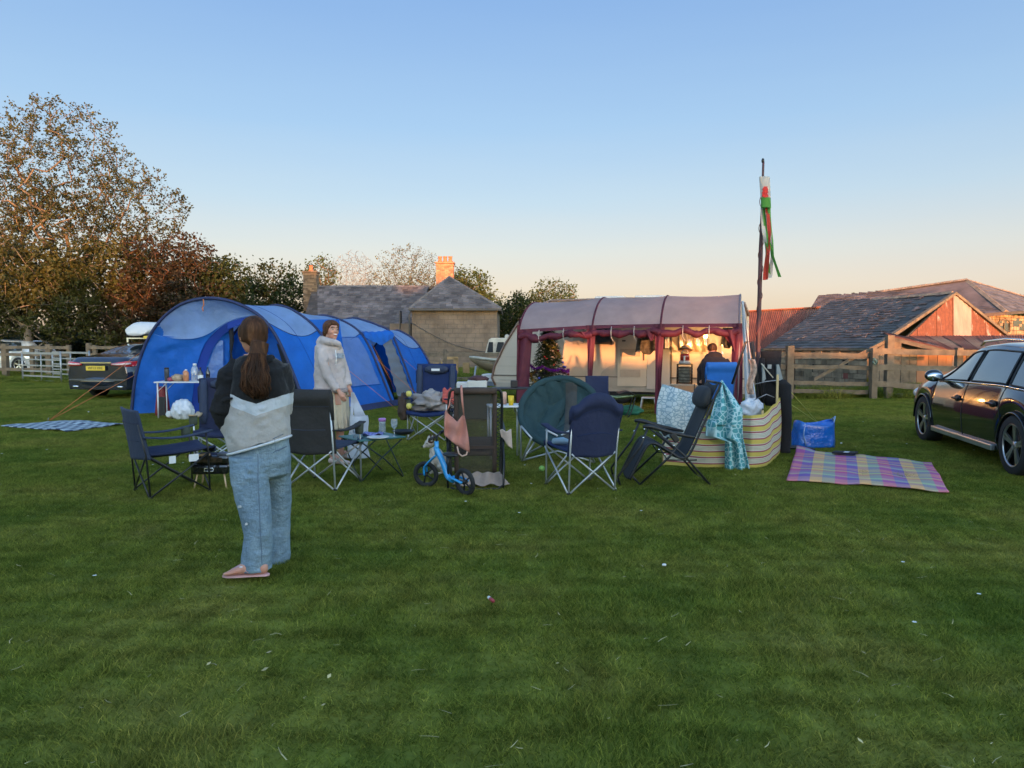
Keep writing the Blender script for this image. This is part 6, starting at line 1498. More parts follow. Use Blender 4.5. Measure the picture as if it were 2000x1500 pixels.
MB().box((.13, -.05, .35), (.12, .12, .02)).build('lid_plate', M('bbq_plate', (.2, .22, .28), .3, metal=.8), bq)
for sx in (-1, 1):
    for sy in (-1, 1): MB().tube([(sx*.13, sy*.09, .15), (sx*.16, sy*.12, 0)], .009, 6).build('leg', M('tan_wood', (.55, .38, .22)), bq)

# ---------------------------------------------------------------- balance bike
BB = M('bike_blue', (.02, .30, .68), .35, var=.06, coat=.5)
bp0 = V((-.44, 7.02, 0)); bp1 = V((-.86, 7.42, 0)); ba = math.atan2(bp1.y-bp0.y, bp1.x-bp0.x)
bk_ = thing('balance_bike', 'small bright blue balance bike leaning on the brown recliner', 'bike', (bp0.x, bp0.y, 0), ba, rx=R(-7))
rw = .135; wb_ = (bp1-bp0).length
def bwheel(x, ang):
    Mx = Matrix.Rotation(ang, 3, 'Z') @ Matrix.Rotation(R(90), 3, 'X'); c = V((x, 0, rw)); Rz = Matrix.Rotation(ang, 3, 'Z')
    w_ = MB().tube([c+Rz @ V((.113*math.cos(a), 0, .113*math.sin(a))) for a in np.linspace(0, 2*math.pi, 33)[:-1]], .022, 8, closed=True).build('wheel', TYRE, bk_)
    rm = MB()
    for k in range(5):
        a = 2*math.pi*k/5; rm.tube([c, c+Rz @ V((.10*math.cos(a), 0, .10*math.sin(a)))], .009, 5)
    rm.tube([c+Rz @ V((.095*math.cos(a), 0, .095*math.sin(a))) for a in np.linspace(0, 2*math.pi, 25)[:-1]], .008, 6, closed=True); rm.lathe(c, [(.022, -.02), (.022, .02)], 10, Mx); rm.build('rim', BLACKP, w_)
bwheel(0, 0); bwheel(wb_, R(28))
for s in (-1, 1): MB().tube(resample([(0, s*.04, rw), (.10, s*.04, rw+.02), (.19, s*.02, rw+.02)], 6), .013, 8).build('chain_stay', BB, bk_)
fr_ = MB().tube(resample([(.16, 0, rw-.005), (.24, 0, rw+.02), (.30, 0, .30), (.385, 0, .44)], 12), [.030, .03, .029, .028, .028, .028, .028, .028, .028, .028, .027, .026, .025], 10).build('frame', BB, bk_)
MB().tube([(.375, 0, .36), (.36, 0, .50)], .021, 10).build('head_tube', BB, bk_)
Rf = Matrix.Rotation(R(28), 3, 'Z')
for s in (-1, 1): MB().tube(resample([V((.378, 0, .36))+Rf @ V((0, s*.032, 0)), V((.44, 0, .32))+Rf @ V((0, s*.036, 0)), V((wb_-.01, 0, .22))+Rf @ V((0, s*.036, 0)), V((wb_, 0, rw))+Rf @ V((0, s*.036, 0))], 10), .011, 7).build('fork', BB, bk_)
MB().tube([(.36, 0, .49), (.352, 0, .55)], .012, 8).tube([V((.352, 0, .55))+Rf @ V((0, -.17, .01)), V((.352, 0, .55)), V((.352, 0, .55))+Rf @ V((0, .17, .01))], .010, 7).build('handlebar', BLACKM, bk_)
for s in (-1, 1): MB().tube([V((.352, 0, .56))+Rf @ V((0, s*.11, 0)), V((.352, 0, .56))+Rf @ V((0, s*.18, 0))], .016, 8).build('grip', BLACKP, bk_)
MB().tube([(.235, 0, .18), (.20, 0, .37)], .012, 8).build('seat_post', BLACKM, bk_); MB().ball((.17, 0, .385), (.10, .05, .024), 14, 8).build('saddle', BLACKP, bk_)
text('banana', .042, WHITEP, fr_, (.327, -.030, .345), (R(90), R(-58), 0), ext=.001)

# ---------------------------------------------------------------- windbreak, towels, hung things
def stripes():
    m, n, l, b = newmat('striped_canvas'); nt = m.node_tree; uv = n.new('ShaderNodeUVMap'); sp_ = n.new('ShaderNodeSeparateXYZ'); l.new(uv.outputs[0], sp_.inputs[0])
    mu = n.new('ShaderNodeMath'); mu.operation = 'MULTIPLY'; l.new(sp_.outputs[1], mu.inputs[0]); mu.inputs[1].default_value = 4.15
    f = n.new('ShaderNodeMath'); f.operation = 'FRACT'; l.new(mu.outputs[0], f.inputs[0])
    Y_, W_, M_, G_ = (.62, .50, .11), (.66, .62, .54), (.34, .085, .10), (.36, .37, .20)
    c = ramp(nt, f.outputs[0], [(0, Y_), (.24, M_), (.35, W_), (.43, G_), (.47, W_), (.53, G_), (.57, W_), (.64, G_), (.68, W_), (.76, M_), (.87, W_), (.91, Y_)], 'CONSTANT')
    l.new(c, b.inputs['Base Color']); b.inputs['Roughness'].default_value = .85; bump(nt, b, noi(nt, 5, 3), .04, .6)
    t = n.new('ShaderNodeBsdfTranslucent'); l.new(c, t.inputs[0]); ms = n.new('ShaderNodeMixShader'); ms.inputs[0].default_value = .2; l.new(b.outputs[0], ms.inputs[1]); l.new(t.outputs[0], ms.inputs[2]); l.new(ms.outputs[0], n['Material Output'].inputs[0]); return m
wbk = thing('windbreak', 'yellow maroon and white striped canvas windbreak on wooden poles', 'windbreak', gp(1400, 912))
pth = [gp(1296, 909), gp(1370, 914), gp(1442, 914), gp(1470, 916), gp(1502, 908), gp(1524, 880)]; pth[-1] = gp(1526, 884)
PR = resample(pth, 60); tops = [.62, .60, .66, .70, .74, .86]
def tz_(k): return float(np.interp(k, [0, 12, 30, 40, 48, 60], [.66, .60, .62, .70, .73, .74]))
def wbf(u, v):
    k = u*60; i = min(int(k), 59); p = lerp(PR[i], PR[i+1], k-i); return p+V((0, .03*math.sin(u*21+v*2)*(.3+.7*v)-.05*math.sin(math.pi*v)*abs(math.sin(u*9)), .01+tz_(k)*v+.004*math.sin(u*33)*v))
MB().grid(wbf, 90, 20).build('canvas', stripes(), wbk, world=True, fixn=False)
for k, ext_ in ((0, .0), (30, .0), (47, .28), (59, .06)):
    p = PR[k]; MB().tube([p+V((0, .02, -.02)), p+V((0, .02, tz_(k)+.05+ext_))], .016, 8).build('pole', M('pine_pole', (.52, .36, .16), .7, var=.15), wbk, world=True)
def towelmat(name, ca, cb, sc):
    m, n, l, b = newmat(name); nt = m.node_tree; uv = n.new('ShaderNodeUVMap'); mp = n.new('ShaderNodeMapping'); mp.inputs['Scale'].default_value = sc; l.new(uv.outputs[0], mp.inputs[0])
    v = n.new('ShaderNodeTexVoronoi'); v.feature = 'DISTANCE_TO_EDGE'; v.inputs['Scale'].default_value = 1; v.inputs['Randomness'].default_value = .75; l.new(mp.outputs[0], v.inputs['Vector'])
    c = ramp(nt, v.outputs['Distance'], [(0, ca), (.06, ca), (.10, cb), (.5, cb)]); l.new(c, b.inputs['Base Color']); b.inputs['Roughness'].default_value = .9; bump(nt, b, noi(nt, 250, 2), .003, .5); return m
tw1 = at(1325, 760, 8.75)
def tow1(u, v):
    px = lerp(1294, 1368, u)-12*math.sin(v*3)*(1-u)*(v < .9)+0; py = lerp(lerp(750, 772, u), lerp(858, 850, u), v)
    return at(px, py, 8.55-.05*math.sin(v*3)+.04*math.sin(u*11+v))
drape('beach_towel', 'pale grey and aqua patterned towel draped over the windbreak, behind the lounger', 'towel', towelmat('towel_pale', (.24, .33, .38), (.50, .56, .58), (9, 14, 1)), tow1, 30, 24, .01)
def tow2(u, v):
    if v < .62:
        px = lerp(lerp(1408, 1378, v/.62), lerp(1412, 1450, min(1, v*3.2)), u)
    else: px = lerp(lerp(1378, 1416, min(1, (v-.62)/.06)), lerp(1450, 1464, (v-.62)/.38), u)
    py = lerp(742+6*abs(u-.4), 916+6*math.sin(u*3), v)+(-14*(1-u) if .5 < v < .62 else 0)
    return at(px, py, 8.42-.12*math.sin(math.pi*min(1, v*1.1))+.045*math.sin(u*14+v*2))
drape('beach_towel', 'bright teal and white patterned towel hanging to the ground over the windbreak', 'towel', towelmat('towel_teal', (.42, .62, .66), (.07, .30, .34), (7, 20, 1)), tow2, 30, 50, .01)
# black lounger-like drying frame and pale things behind the windbreak
fr2 = thing('clothes_airer', 'black folded airer frame leaning behind the windbreak', 'airer', at(1460, 790, 9.6))
MB().tube([at(1430, 750, 9.4), at(1456, 668, 9.5), at(1470, 667, 9.5), at(1482, 792, 9.5)], .016, 7).build('frame', BLACKM, fr2, world=True)
MB().tube([at(1466, 669, 9.6), at(1490, 790, 9.7)], .02, 7).build('frame', BLACKM, fr2, world=True)
drape('white_towel', 'long white cloth hanging beside the awning end wall', 'towel', cloth('white_cloth', (.55, .56, .60), fold=9, fd=.03), lambda u, v: at(lerp(lerp(1449, 1456, v), lerp(1452, 1478, v), u), lerp(588, 792, v), 10.6+.05*math.sin(u*9+v*3)), 12, 30, .008)
drape('swimwear', 'pink and yellow swimwear hanging on the black airer frame', 'clothes', M('swim_pattern', (.50, .34, .26), .8, var=.5, vs=16), lambda u, v: at(lerp(1462, 1474, u)+4*math.sin(v*6), lerp(702, 770, v), 9.45+.03*math.sin(u*6)), 8, 14, .01)
blob('white_bag', 'white crumpled bag on the ground behind the striped windbreak', 'bag', (at(1466, 800, 9.4).x, 9.4, .48), (.14, .12, .14), M('white_plastic', (.60, .62, .66)), amp=.4, seed=31)
# wetsuit over the pole, upper body in front of the fence and legs hanging down
WET = M('neoprene', (.006, .006, .008), .95, var=.2, bs=10, bd=.02)
ws = thing('wetsuit', 'black wetsuit with grey shoulder panels hung over the windbreak corner, legs trailing', 'wetsuit', gp(1525, 884))
wy = 9.75
body = [(1506, 686, 21, .05), (1506, 700, 20, .07), (1507, 720, 17, .08), (1508, 740, 20, .10), (1510, 755, 24, .11), (1512, 775, 22, .10), (1511, 792, 16, .08)]
MB().loft([(at(x, y, wy), w/1444*wy, d, (1, 0, 0), (0, 1, 0)) for x, y, w, d in body], 18).build('torso', WET, ws, world=True)
MB().loft([(at(x, y, 9.6), w/1444*wy, d, (1, 0, 0), (0, 1, 0)) for x, y, w, d in ((1520, 742, 14, .05), (1531, 752, 14, .08), (1533, 780, 12, .08), (1535, 820, 11, .07), (1534, 850, 11, .06), (1533, 878, 10, .06), (1532, 884, 12, .07))], 16).build('leg', WET, ws, world=True)
MB().tube([at(1489, 700, wy-.02), at(1485, 730, wy-.05), at(1490, 765, wy-.05), at(1486, 800, wy)], [.04, .05, .05, .03], 8).build('sleeve', WET, ws, world=True)
for (x0, x1) in ((1489, 1496), (1517, 1526)):
    MB().prism([at(x0, 712, wy-.12), at((x0+x1)/2, 712, wy-.12), at(x1+3*(1 if x0 > 1500 else 0), 740, wy-.12), at(x0, 748, wy-.12)], (0, .03, 0)).build('shoulder_panel', M('wetsuit_grey', (.22, .25, .25), .7), ws, world=True)
MB().box(at(1503, 716, wy-.09), (.05, .01, .055)).build('chest_patch', M('patch_grey', (.30, .31, .30), .7, var=.4, vs=60), ws, world=True)
MB().tube([at(1487, 710, wy-.13), at(1510, 738, wy-.14)], .008, 5).build('zip_cord', M('cord_cream', (.5, .46, .36)), ws, world=True)
YG = M('guy_yellow', (.50, .50, .10), .7)
gl_ = thing('guy_lines', 'yellow guy lines running from the windbreak corner to the grass by the blue bag', 'rope', gp(1600, 830))
MB().tube([at(1533, 752, 9.7), gp(1598, 826)], .005, 4).tube([at(1534, 782, 9.7), gp(1598, 826)], .005, 4).build('rope', YG, gl_, world=True)
rp = MB().tube([at(1475, 750, 9.3), at(1497, 745, 9.2), at(1524, 742, 9.55)], .006, 4).tube([at(1472, 782, 9.3), at(1497, 770, 9.2), at(1512, 776, 9.55)], .006, 4).build('corner_cord', M('cord_grey', (.35, .35, .38), .7)); tag(rp, 'thin grey cords tied round the pine pole at the windbreak corner', 'rope')
# flagpole and windsock
Yp = 10.2; fpole = thing('flag_pole', 'tall dark maroon wrapped flagpole rising behind the windbreak', 'flagpole', gp(1481, 875))
pp_ = [at(1481, 860, Yp)]; pp_[0].z = 0; pp_ += [at(1481, 680, Yp), at(1484, 560, Yp), at(1487, 450, Yp), at(1490, 345, Yp), at(1491, 316, Yp)]
PM = M('pole_maroon', (.075, .025, .03), .6, var=.5, vs=7, stretch=(1, 1, .5))
MB().tube(resample(pp_, 30), [.03]*22+[.026, .022, .02, .018, .016, .016, .016, .016, .016], 8).build('pole', PM, fpole, world=True); MB().ball(at(1490, 314, Yp), (.02, .02, .035)).build('finial', BLACKP, fpole, world=True)
spiral = [at(1481+(1490-1481)*t, 680-335*t, Yp)+V((.034*math.cos(t*40), .034*math.sin(t*40), 0)) for t in np.linspace(0, 1, 160)]
MB().tube(spiral, .005, 4).build('wrap_cord', M('cord_red', (.22, .06, .05), .7), fpole, world=True)
wsn = thing('windsock', 'white red and green windsock with a red dragon and ribbon tails on the flagpole', 'windsock', at(1494, 346, Yp-.1))
SW = cloth('sock_white', (.62, .56, .50), thin=.3, fold=14, fd=.01); SG = cloth('sock_green', (.10, .34, .06), thin=.3, fold=14, fd=.01); SR = cloth('sock_red', (.50, .05, .03), thin=.3, fold=14, fd=.01)
def sock(y0, y1, w0, w1, mat, nm): MB().loft([(at(lerp(1493, 1496.5, (y-346)/60), y, Yp-.12), lerp(w0, w1, (y-y0)/(y1-y0))/1444*Yp, lerp(w0, w1, (y-y0)/(y1-y0))/1444*Yp*.7, (1, 0, -.06), (0, 1, 0)) for y in np.linspace(y0, y1, 6)], 18, caps=False).build(nm, mat, wsn, world=True)
sock(346, 386.5, 10, 9.4, SW, 'sock_top'); sock(386.5, 406, 9.4, 9.2, SG, 'green_band')
dr_px = [(1487.5, 384.5), (1489, 380), (1488.2, 376), (1490, 373), (1488.6, 369.5), (1491, 366), (1493, 364), (1497, 364.3), (1499, 363.2), (1498.6, 366.5), (1500.4, 370), (1499, 373.5), (1502.6, 374), (1502.4, 378), (1504.6, 380), (1502, 384), (1504, 386), (1498, 384.6), (1494, 386), (1491, 383.8)]
def dragpt(p):
    c = lerp(1493, 1496.5, (p[1]-346)/60); w = 9.6; s_ = max(-.95, min(.95, (p[0]-c)/w)); return at(p[0], p[1], Yp-.12-.7*w/1444*Yp*math.sqrt(1-s_*s_)-.008)
dm = MB(); cc_ = dragpt((1495.5, 376)); dp_ = [dragpt(p) for p in dr_px]
for i in range(len(dp_)): dm.q(cc_, dp_[i], dp_[(i+1) % len(dp_)])
dm.build('dragon_emblem', M('dragon_red', (.55, .02, .015), .7), wsn, world=True, solid=.003)
for (x0, x1, x2, x3, y3, m_, nm) in ((1488, 1491, 1497, 1499, 520, SW, 'ribbon_tail'), (1499, 1503, 1497, 1493, 547, SR, 'ribbon_tail'), (1492, 1496, 1499, 1502, 542, SG, 'ribbon_tail'), (1502, 1505, 1509, 1523, 541, SG, 'ribbon_tail'), (1496, 1503, 1508, 1504, 543, SW, 'ribbon_tail'), (1498, 1501, 1500, 1497, 546, SR, 'ribbon_tail')):
    cx = [x0, x1, x2, x3]; k_ = rnd.uniform(0, 3)
    MB().grid(lambda u, v: at(float(np.interp(v, [0, .35, .7, 1], cx))+(u-.5)*8.0*(1-.35*abs(math.sin(v*5+k_))), lerp(405, y3, v), Yp-.12+.06*math.sin(v*7+k_)+(u-.5)*.05*math.sin(v*5+k_)), 2, 30).build(nm, m_, wsn, world=True, fixn=False)

# ---------------------------------------------------------------- rugs, bag and small things on the grass
def checkmat():
    m, n, l, b = newmat('picnic_check'); nt = m.node_tree; uv = n.new('ShaderNodeUVMap'); sp_ = n.new('ShaderNodeSeparateXYZ'); l.new(uv.outputs[0], sp_.inputs[0])
    P_, B_, Y_, G_, U_ = (.50, .08, .22), (.07, .10, .34), (.72, .48, .10), (.20, .38, .22), (.30, .10, .32)
    def fr_(o, k):
        mu = n.new('ShaderNodeMath'); mu.operation = 'MULTIPLY'; l.new(o, mu.inputs[0]); mu.inputs[1].default_value = k; f = n.new('ShaderNodeMath'); f.operation = 'FRACT'; l.new(mu.outputs[0], f.inputs[0]); return f.outputs[0]
    a = ramp(nt, fr_(sp_.outputs[0], 3.2), [(0, P_), (.25, B_), (.5, Y_), (.75, G_)], 'CONSTANT')
    c = ramp(nt, fr_(sp_.outputs[1], 2.6), [(0, (.60, .28, .24)), (.20, U_), (.38, (.50, .50, .30)), (.50, (.36, .22, .30)), (.70, P_), (.82, (.62, .46, .20)), (.92, U_)], 'CONSTANT')
    l.new(mix(nt, a, c, .52), b.inputs['Base Color']); b.inputs['Roughness'].default_value = .95; bump(nt, b, noi(nt, 120, 3), .004, .5); return m
K = [gp(1556, 882), gp(1818, 912), gp(1852, 969), gp(1536, 945)]
def rugf(u, v):
    p = lerp(lerp(K[3], K[2], u), lerp(K[0], K[1], u), v); z = .028+.016*noise.noise(V((u*7, v*3, 2)))+.014*max(0, math.sin(v*12+u*2))*(1-abs(2*u-1)*.4)+(.05*max(0, 1-((u-.0)**2+(v-1)**2)*40))
    return p+V((0, .02*math.sin(u*12), z+gz(p.x, p.y)))
rg = MB().grid(rugf, 60, 30).build('picnic_rug', checkmat(), solid=.012, fixn=False); tag(rg, 'multicoloured pink blue and yellow checked picnic rug lying by the black car', 'rug')
a_, b_ = rugf(.30, .93), rugf(.48, .95); st = thing('rug_strap', 'black carrying strap with a white label on the far edge of the checked rug', 'strap', (a_.x, a_.y, 0))
MB().bar(a_+V((0, .02, .035)), b_+V((0, .02, .035)), .16, .022).build('strap', cloth('black_webbing', (.012, .013, .017)), st, world=True, bevel=.008); q_ = lerp(a_, b_, .42)+V((0, -.01, .045)); MB().bar(q_, q_+(b_-a_)*.22, .10, .004).build('label', WHITEP, st, world=True)
def plaidmat():
    m, n, l, b = newmat('navy_white_plaid'); nt = m.node_tree; uv = n.new('ShaderNodeUVMap'); ck = n.new('ShaderNodeTexChecker'); ck.inputs['Scale'].default_value = 14
    mp = n.new('ShaderNodeMapping'); mp.inputs['Scale'].default_value = (1.1, .7, 1); l.new(uv.outputs[0], mp.inputs[0]); l.new(mp.outputs[0], ck.inputs[0])
    sp_ = n.new('ShaderNodeSeparateXYZ'); l.new(mp.outputs[0], sp_.inputs[0]); mu = n.new('ShaderNodeMath'); mu.operation = 'MULTIPLY'; mu.inputs[1].default_value = 7; l.new(sp_.outputs[0], mu.inputs[0]); f = n.new('ShaderNodeMath'); f.operation = 'FRACT'; l.new(mu.outputs[0], f.inputs[0])
    c = mix(nt, ramp(nt, f.outputs[0], [(0, (.34, .42, .46)), (.5, (.07, .09, .14))], 'CONSTANT'), ramp(nt, ck.outputs['Fac'], [(0, (.44, .50, .52)), (1, (.03, .045, .09))]), .55)
    l.new(c, b.inputs['Base Color']); b.inputs['Roughness'].default_value = .95; return m
KL = [gp(2, 833), gp(125, 824), gp(244, 831), gp(130, 846)]
def rugl(u, v):
    p = lerp(lerp(KL[0], KL[3], u), lerp(KL[1], KL[2], u), v); return p+V((0, 0, .03+.05*max(0, noise.noise(V((u*3, v*3, 7))))+gz(p.x, p.y)))
rl_ = MB().grid(rugl, 40, 40).build('plaid_blanket', plaidmat(), solid=.015, fixn=False); tag(rl_, 'navy and white plaid blanket lying on the grass at the far left', 'blanket')
bb_c = gp(1598, 876)
ib_ = thing('blue_bag', 'large shiny blue woven bag slumped on the grass beside the checked rug', 'bag', bb_c)
BLP = M('blue_tarpaulin', (.01, .13, .52), .28, var=.2, vs=5, bs=9, bd=.05, coat=.3)
def bagp(u, v):
    a = 2*math.pi*u; sq = (abs(math.cos(a))**.6*(1 if math.cos(a) > 0 else -1), abs(math.sin(a))**.6*(1 if math.sin(a) > 0 else -1)); k = 1+.10*noise.noise(V((math.cos(a)*2, math.sin(a)*2, v*3)))-.10*v*v
    return bb_c+V((sq[0]*.28*k, .16+sq[1]*.16*k, .01+v*(.34+.03*math.sin(a*2+1))))
MB().grid(bagp, 40, 14).build('bag_side', BLP, ib_, world=True, fixn=False, solid=.004)
MB().grid(lambda u, v: lerp(bagp(u, .93), bb_c+V((0, .16, .28+.03*math.sin(u*19))), v), 40, 6).build('bag_fill', BLP, ib_, world=True, fixn=False)
MB().tube([bagp(.66, .98), bagp(.66, .5)+V((-.02, -.02, 0)), bagp(.68, .1)+V((0, -.02, 0))], .008, 4).tube([bagp(.02, 1.0), bagp(.0, 1.0)+V((.04, 0, .05)), bagp(.95, .98)], .01, 4).build('webbing', M('webbing_pale', (.30, .42, .62), .7), ib_, world=True)
for k, (px, py) in enumerate(((1553, 879), (1574, 883))):
    p = gp(px, py); s_ = MB().loft([(p+V((-.11, 0, .035)), .015, .03, (0, 0, 1), (0, 1, 0)), (p+V((-.06, 0, .035)), .03, .045, (0, 0, 1), (0, 1, 0)), (p+V((.06, .02, .035)), .03, .05, (0, 0, 1), (0, 1, 0)), (p+V((.12, .02, .03)), .015, .03, (0, 0, 1), (0, 1, 0))], 12)
    tag(s_.build('sandal', BLACKP), ['black sandal against the wetsuit leg', 'black sandal at the corner of the checked rug'][k], 'sandal', 'pair of black sandals')
tb_ = gp(1058, 923); tag(MB().ball(tb_+V((0, 0, .045)), .034, 16, 12).build('tennis_ball', M('tennis_green', (.30, .55, .12), .9, var=.15)), 'green tennis ball on the grass left of the domed navy chair', 'ball')
p = gp(960, 1187); lt_ = thing('lipstick_tube', 'small red tube with a white cap lying on the open lawn', 'litter', p)
MB().tube([p+V((-.008, .02, .045)), p+V((.012, -.01, .04))], .010, 8).build('tube', M('red_wrap', (.40, .05, .06), .4), lt_, world=True); MB().tube([p+V((-.018, .035, .048)), p+V((-.008, .02, .045))], .009, 8).build('cap', WHITEP, lt_, world=True)
for i, (px, py) in enumerate(((1627, 822), (1643, 871), (173, 808), (1297, 1115), (950, 862))):
    p = gp(px, py); tag(MB().box(p+V((0, 0, .04)), (.028, .02, .016)).build('paper_scrap', WHITEP, bevel=.01), ['white scrap on the grass just behind the blue bag', 'white scrap on the grass right of the blue bag', 'white scrap on the grass near the dark saloon car', 'white scrap alone on the right of the open lawn', 'white scrap under the brown recliner'][i], 'litter')

# ---------------------------------------------------------------- inside the awning
def aw_at(px, py, out): 
    p = cw(px, py, out); M_ = wm(aw); return M_ @ p
tv = thing('television', 'black flat television hanging on the caravan wall under the awning roof', 'television', aw_at(1176, 672, .1), cang)
a, b = cw(1157, 671, .12), cw(1196, 636, .12); MB().box((0, 0, (b.z-a.z)/2), (b.x-a.x, .05, b.z-a.z)).build('casing', BLACKP, tv, bevel=.008); MB().box((0, -.028, (b.z-a.z)/2+.01), ((b.x-a.x)*.92, .005, (b.z-a.z)*.82)).build('screen', GLASSD, tv)
# decorated tree
xt = thing('christmas_tree', 'artificial christmas tree with gold and purple tinsel at the left end of the awning', 'christmas tree', (aw_at(1070, 790, 1.5).x, aw_at(1070, 790, 1.5).y, 0))
r = random.Random(77); nd_ = MB(); hh_ = 1.95
for k in range(150):
    z = .35+1.45*(k/150)**1.1; rr = .52*(1-(z-.35)/1.65)+.05; a = k*2.4; tip = V((rr*math.cos(a), rr*math.sin(a), z-.10)); c0 = V((0, 0, z))
    for j in range(44):
        q = lerp(c0, tip, .1+.9*j/44); d = V((r.uniform(-1, 1), r.uniform(-1, 1), r.uniform(-.6, .9))).normalized()*.085; w = d.orthogonal().normalized()*.008; nd_.q(q-w, q+w, q+d)
nd_.build('branches', L_DARK, xt, fixn=False); MB().tube([(0, 0, 0), (0, 0, 1.85)], [.025, .01], 7).build('trunk', BARK, xt)
def tinsel(z0, z1, turns, ra, rb, mat, n=400, ph=0):
    mb = MB(); r = random.Random(int(z0*100)+n)
    for k in range(n):
        t = k/n; a = ph+t*turns*2*math.pi; z = lerp(z0, z1, t); rr = lerp(ra, rb, t); c = V((rr*math.cos(a), rr*math.sin(a), z-.06*abs(math.sin(t*20))))
        for j in range(5):
            d = V((r.gauss(0, 1), r.gauss(0, 1), r.gauss(0, 1))).normalized()*.045; w = d.orthogonal().normalized()*.006; mb.q(c-w, c+w, c+d+w*.5, c+d-w*.5)
    return mb.build('tinsel', mat, xt, fixn=False)
tinsel(1.5, .3, 1.4, .16, .50, M('gold_tinsel', (.65, .48, .16), .25, metal=.9, island=.4), 420, ph=4.0); tinsel(.95, .72, 1.0, .40, .48, M('purple_tinsel', (.28, .03, .40), .25, metal=.8, island=.4), 260, ph=3.4); tinsel(1.75, 1.2, .4, .05, .22, MATS['gold_tinsel'], 120, ph=4.4)
for k in range(14):
    a = r.uniform(3.2, 6.2); z = r.uniform(.45, 1.4); rr = .52*(1-(z-.35)/1.65)+.05; MB().ball((rr*math.cos(a), rr*math.sin(a), z), .025, 10, 8).build('bauble', [M('bauble_red', (.45, .03, .02), .12, metal=.8), M('bauble_blue', (.05, .08, .5), .12, metal=.8), MATS['gold_tinsel']][k % 3], xt)
# hanging nets of clothes
for (px0, px1, py0, py1, lab) in ((1247, 1283, 648, 688, 'dark clothes hanging from the awning rail beside the caravan door'), (1412, 1431, 640, 676, 'dark patterned bag hanging at the right end of the awning')):
    c = aw_at((px0+px1)/2, (py0+py1)/2, .9); mb = MB(); M_ = wm(aw)
    def hb_(u, v): 
        p = cw(lerp(px0, px1, u)-(6*v if u < .5 else -2*v), lerp(py0, py1, v)-(0 if v < 1 else 5*math.sin(u*9)), .9+.10*math.sin(u*9)+.03*math.sin(v*7)); return M_ @ p
    drape('hanging_clothes', lab, 'clothes', M('dark_pattern', (.06, .055, .045), .8, var=.8, vs=14), hb_, 16, 12, .01)
# dark shelf items by the locker, crate with kettle and hat
for (px0, px1, py0, py1, nm, lab, col, cat) in ((1296, 1308, 648, 682, 'speaker_box', 'tall dark box on the locker beside the awning leg', (.03, .025, .022), 'box'), (1300, 1308, 655, 680, 'drinks_carton', 'pale carton in front of the dark box on the locker', (.35, .38, .36), 'carton')):
    a, b = cw(px0, py1, .18), cw(px1, py0, .18); c = wm(aw) @ ((a+b)/2-V((0, .0 if cat == 'box' else .12, 0))); ob = MB().box((0, 0, 0), (b.x-a.x, .12, b.z-a.z)).build(nm, M(nm, col, .6, var=.3, vs=12), bevel=.008); ob.location = c; ob.rotation_euler = (0, 0, cang); tag(ob, lab, cat)
tt_ = thing('folding_table', 'cream folding table against the caravan wall under the crate', 'table', (aw_at(1345, 790, .75).x, aw_at(1345, 790, .75).y, 0), cang)
ztab = aw_at(1345, 751, .75).z
MB().box((0, 0, ztab), (.75, .5, .03)).build('table_top', CREAM, tt_, bevel=.008)
for sx in (-1, 1):
    for sy in (-1, 1): MB().tube([(sx*.33, sy*.2, 0), (sx*.33, sy*.2, ztab)], .013, 6).build('leg', STEEL, tt_)
cr = aw_at(1337, 750, .8); cr = V((cr.x, cr.y, ztab+.015))
ct = thing('wire_crate', 'dark wire crate standing on the cream table inside the awning', 'crate', cr, cang)
for z in np.linspace(.02, .42, 7): MB().tube([(-.15, -.12, z), (.15, -.12, z), (.15, .12, z), (-.15, .12, z)], .008, 4, closed=True).build('wire', BLACKM, ct)
for x, y in ((-.15, -.12), (.15, -.12), (.15, .12), (-.15, .12)): MB().tube([(x, y, 0), (x, y, .43)], .011, 5).build('corner_post', BLACKM, ct)
MB().box((0, 0, .2), (.25, .2, .34)).build('contents', M('crate_contents', (.16, .15, .12), .8, var=.5, vs=12), ct, bevel=.03)
kt = thing('drinks_dispenser', 'red and clear drinks dispenser standing on top of the wire crate', 'dispenser', cr+V((0, 0, .43)), cang)
MB().lathe((0, 0, 0), [(.13, 0), (.13, .05), (.11, .07)], 18).build('base', M('dispenser_grey', (.42, .42, .44), .4), kt); MB().lathe((0, 0, .06), [(.10, 0), (.105, .13), (.08, .16)], 18).build('tank', M('dispenser_red', (.35, .03, .03), .25, coat=1), kt); MB().bar((0, -.115, .03), (0, -.115, .17), .03, .03).build('tap', WHITEP, kt, bevel=.006)
MB().tube([(-.07, 0, .22), (-.05, 0, .28), (.05, 0, .28), (.07, 0, .22)], .012, 6).build('handle', M('dispenser_grey', (.42, .42, .44)), kt)
ht = MB().lathe((0, 0, 0), [(.16, .03), (.17, .02), (.13, 0), (.10, .015), (.095, .08), (.06, .11), (.01, .115)], 24); ho = ht.build('straw_hat', M('straw_hat', (.38, .26, .17), .8, bs=60)); ho.location = cr+V((.02, 0, .72)); ho.rotation_euler = (R(-12), R(6), 0); tag(ho, 'brown brimmed hat perched on top of the drinks dispenser', 'hat')
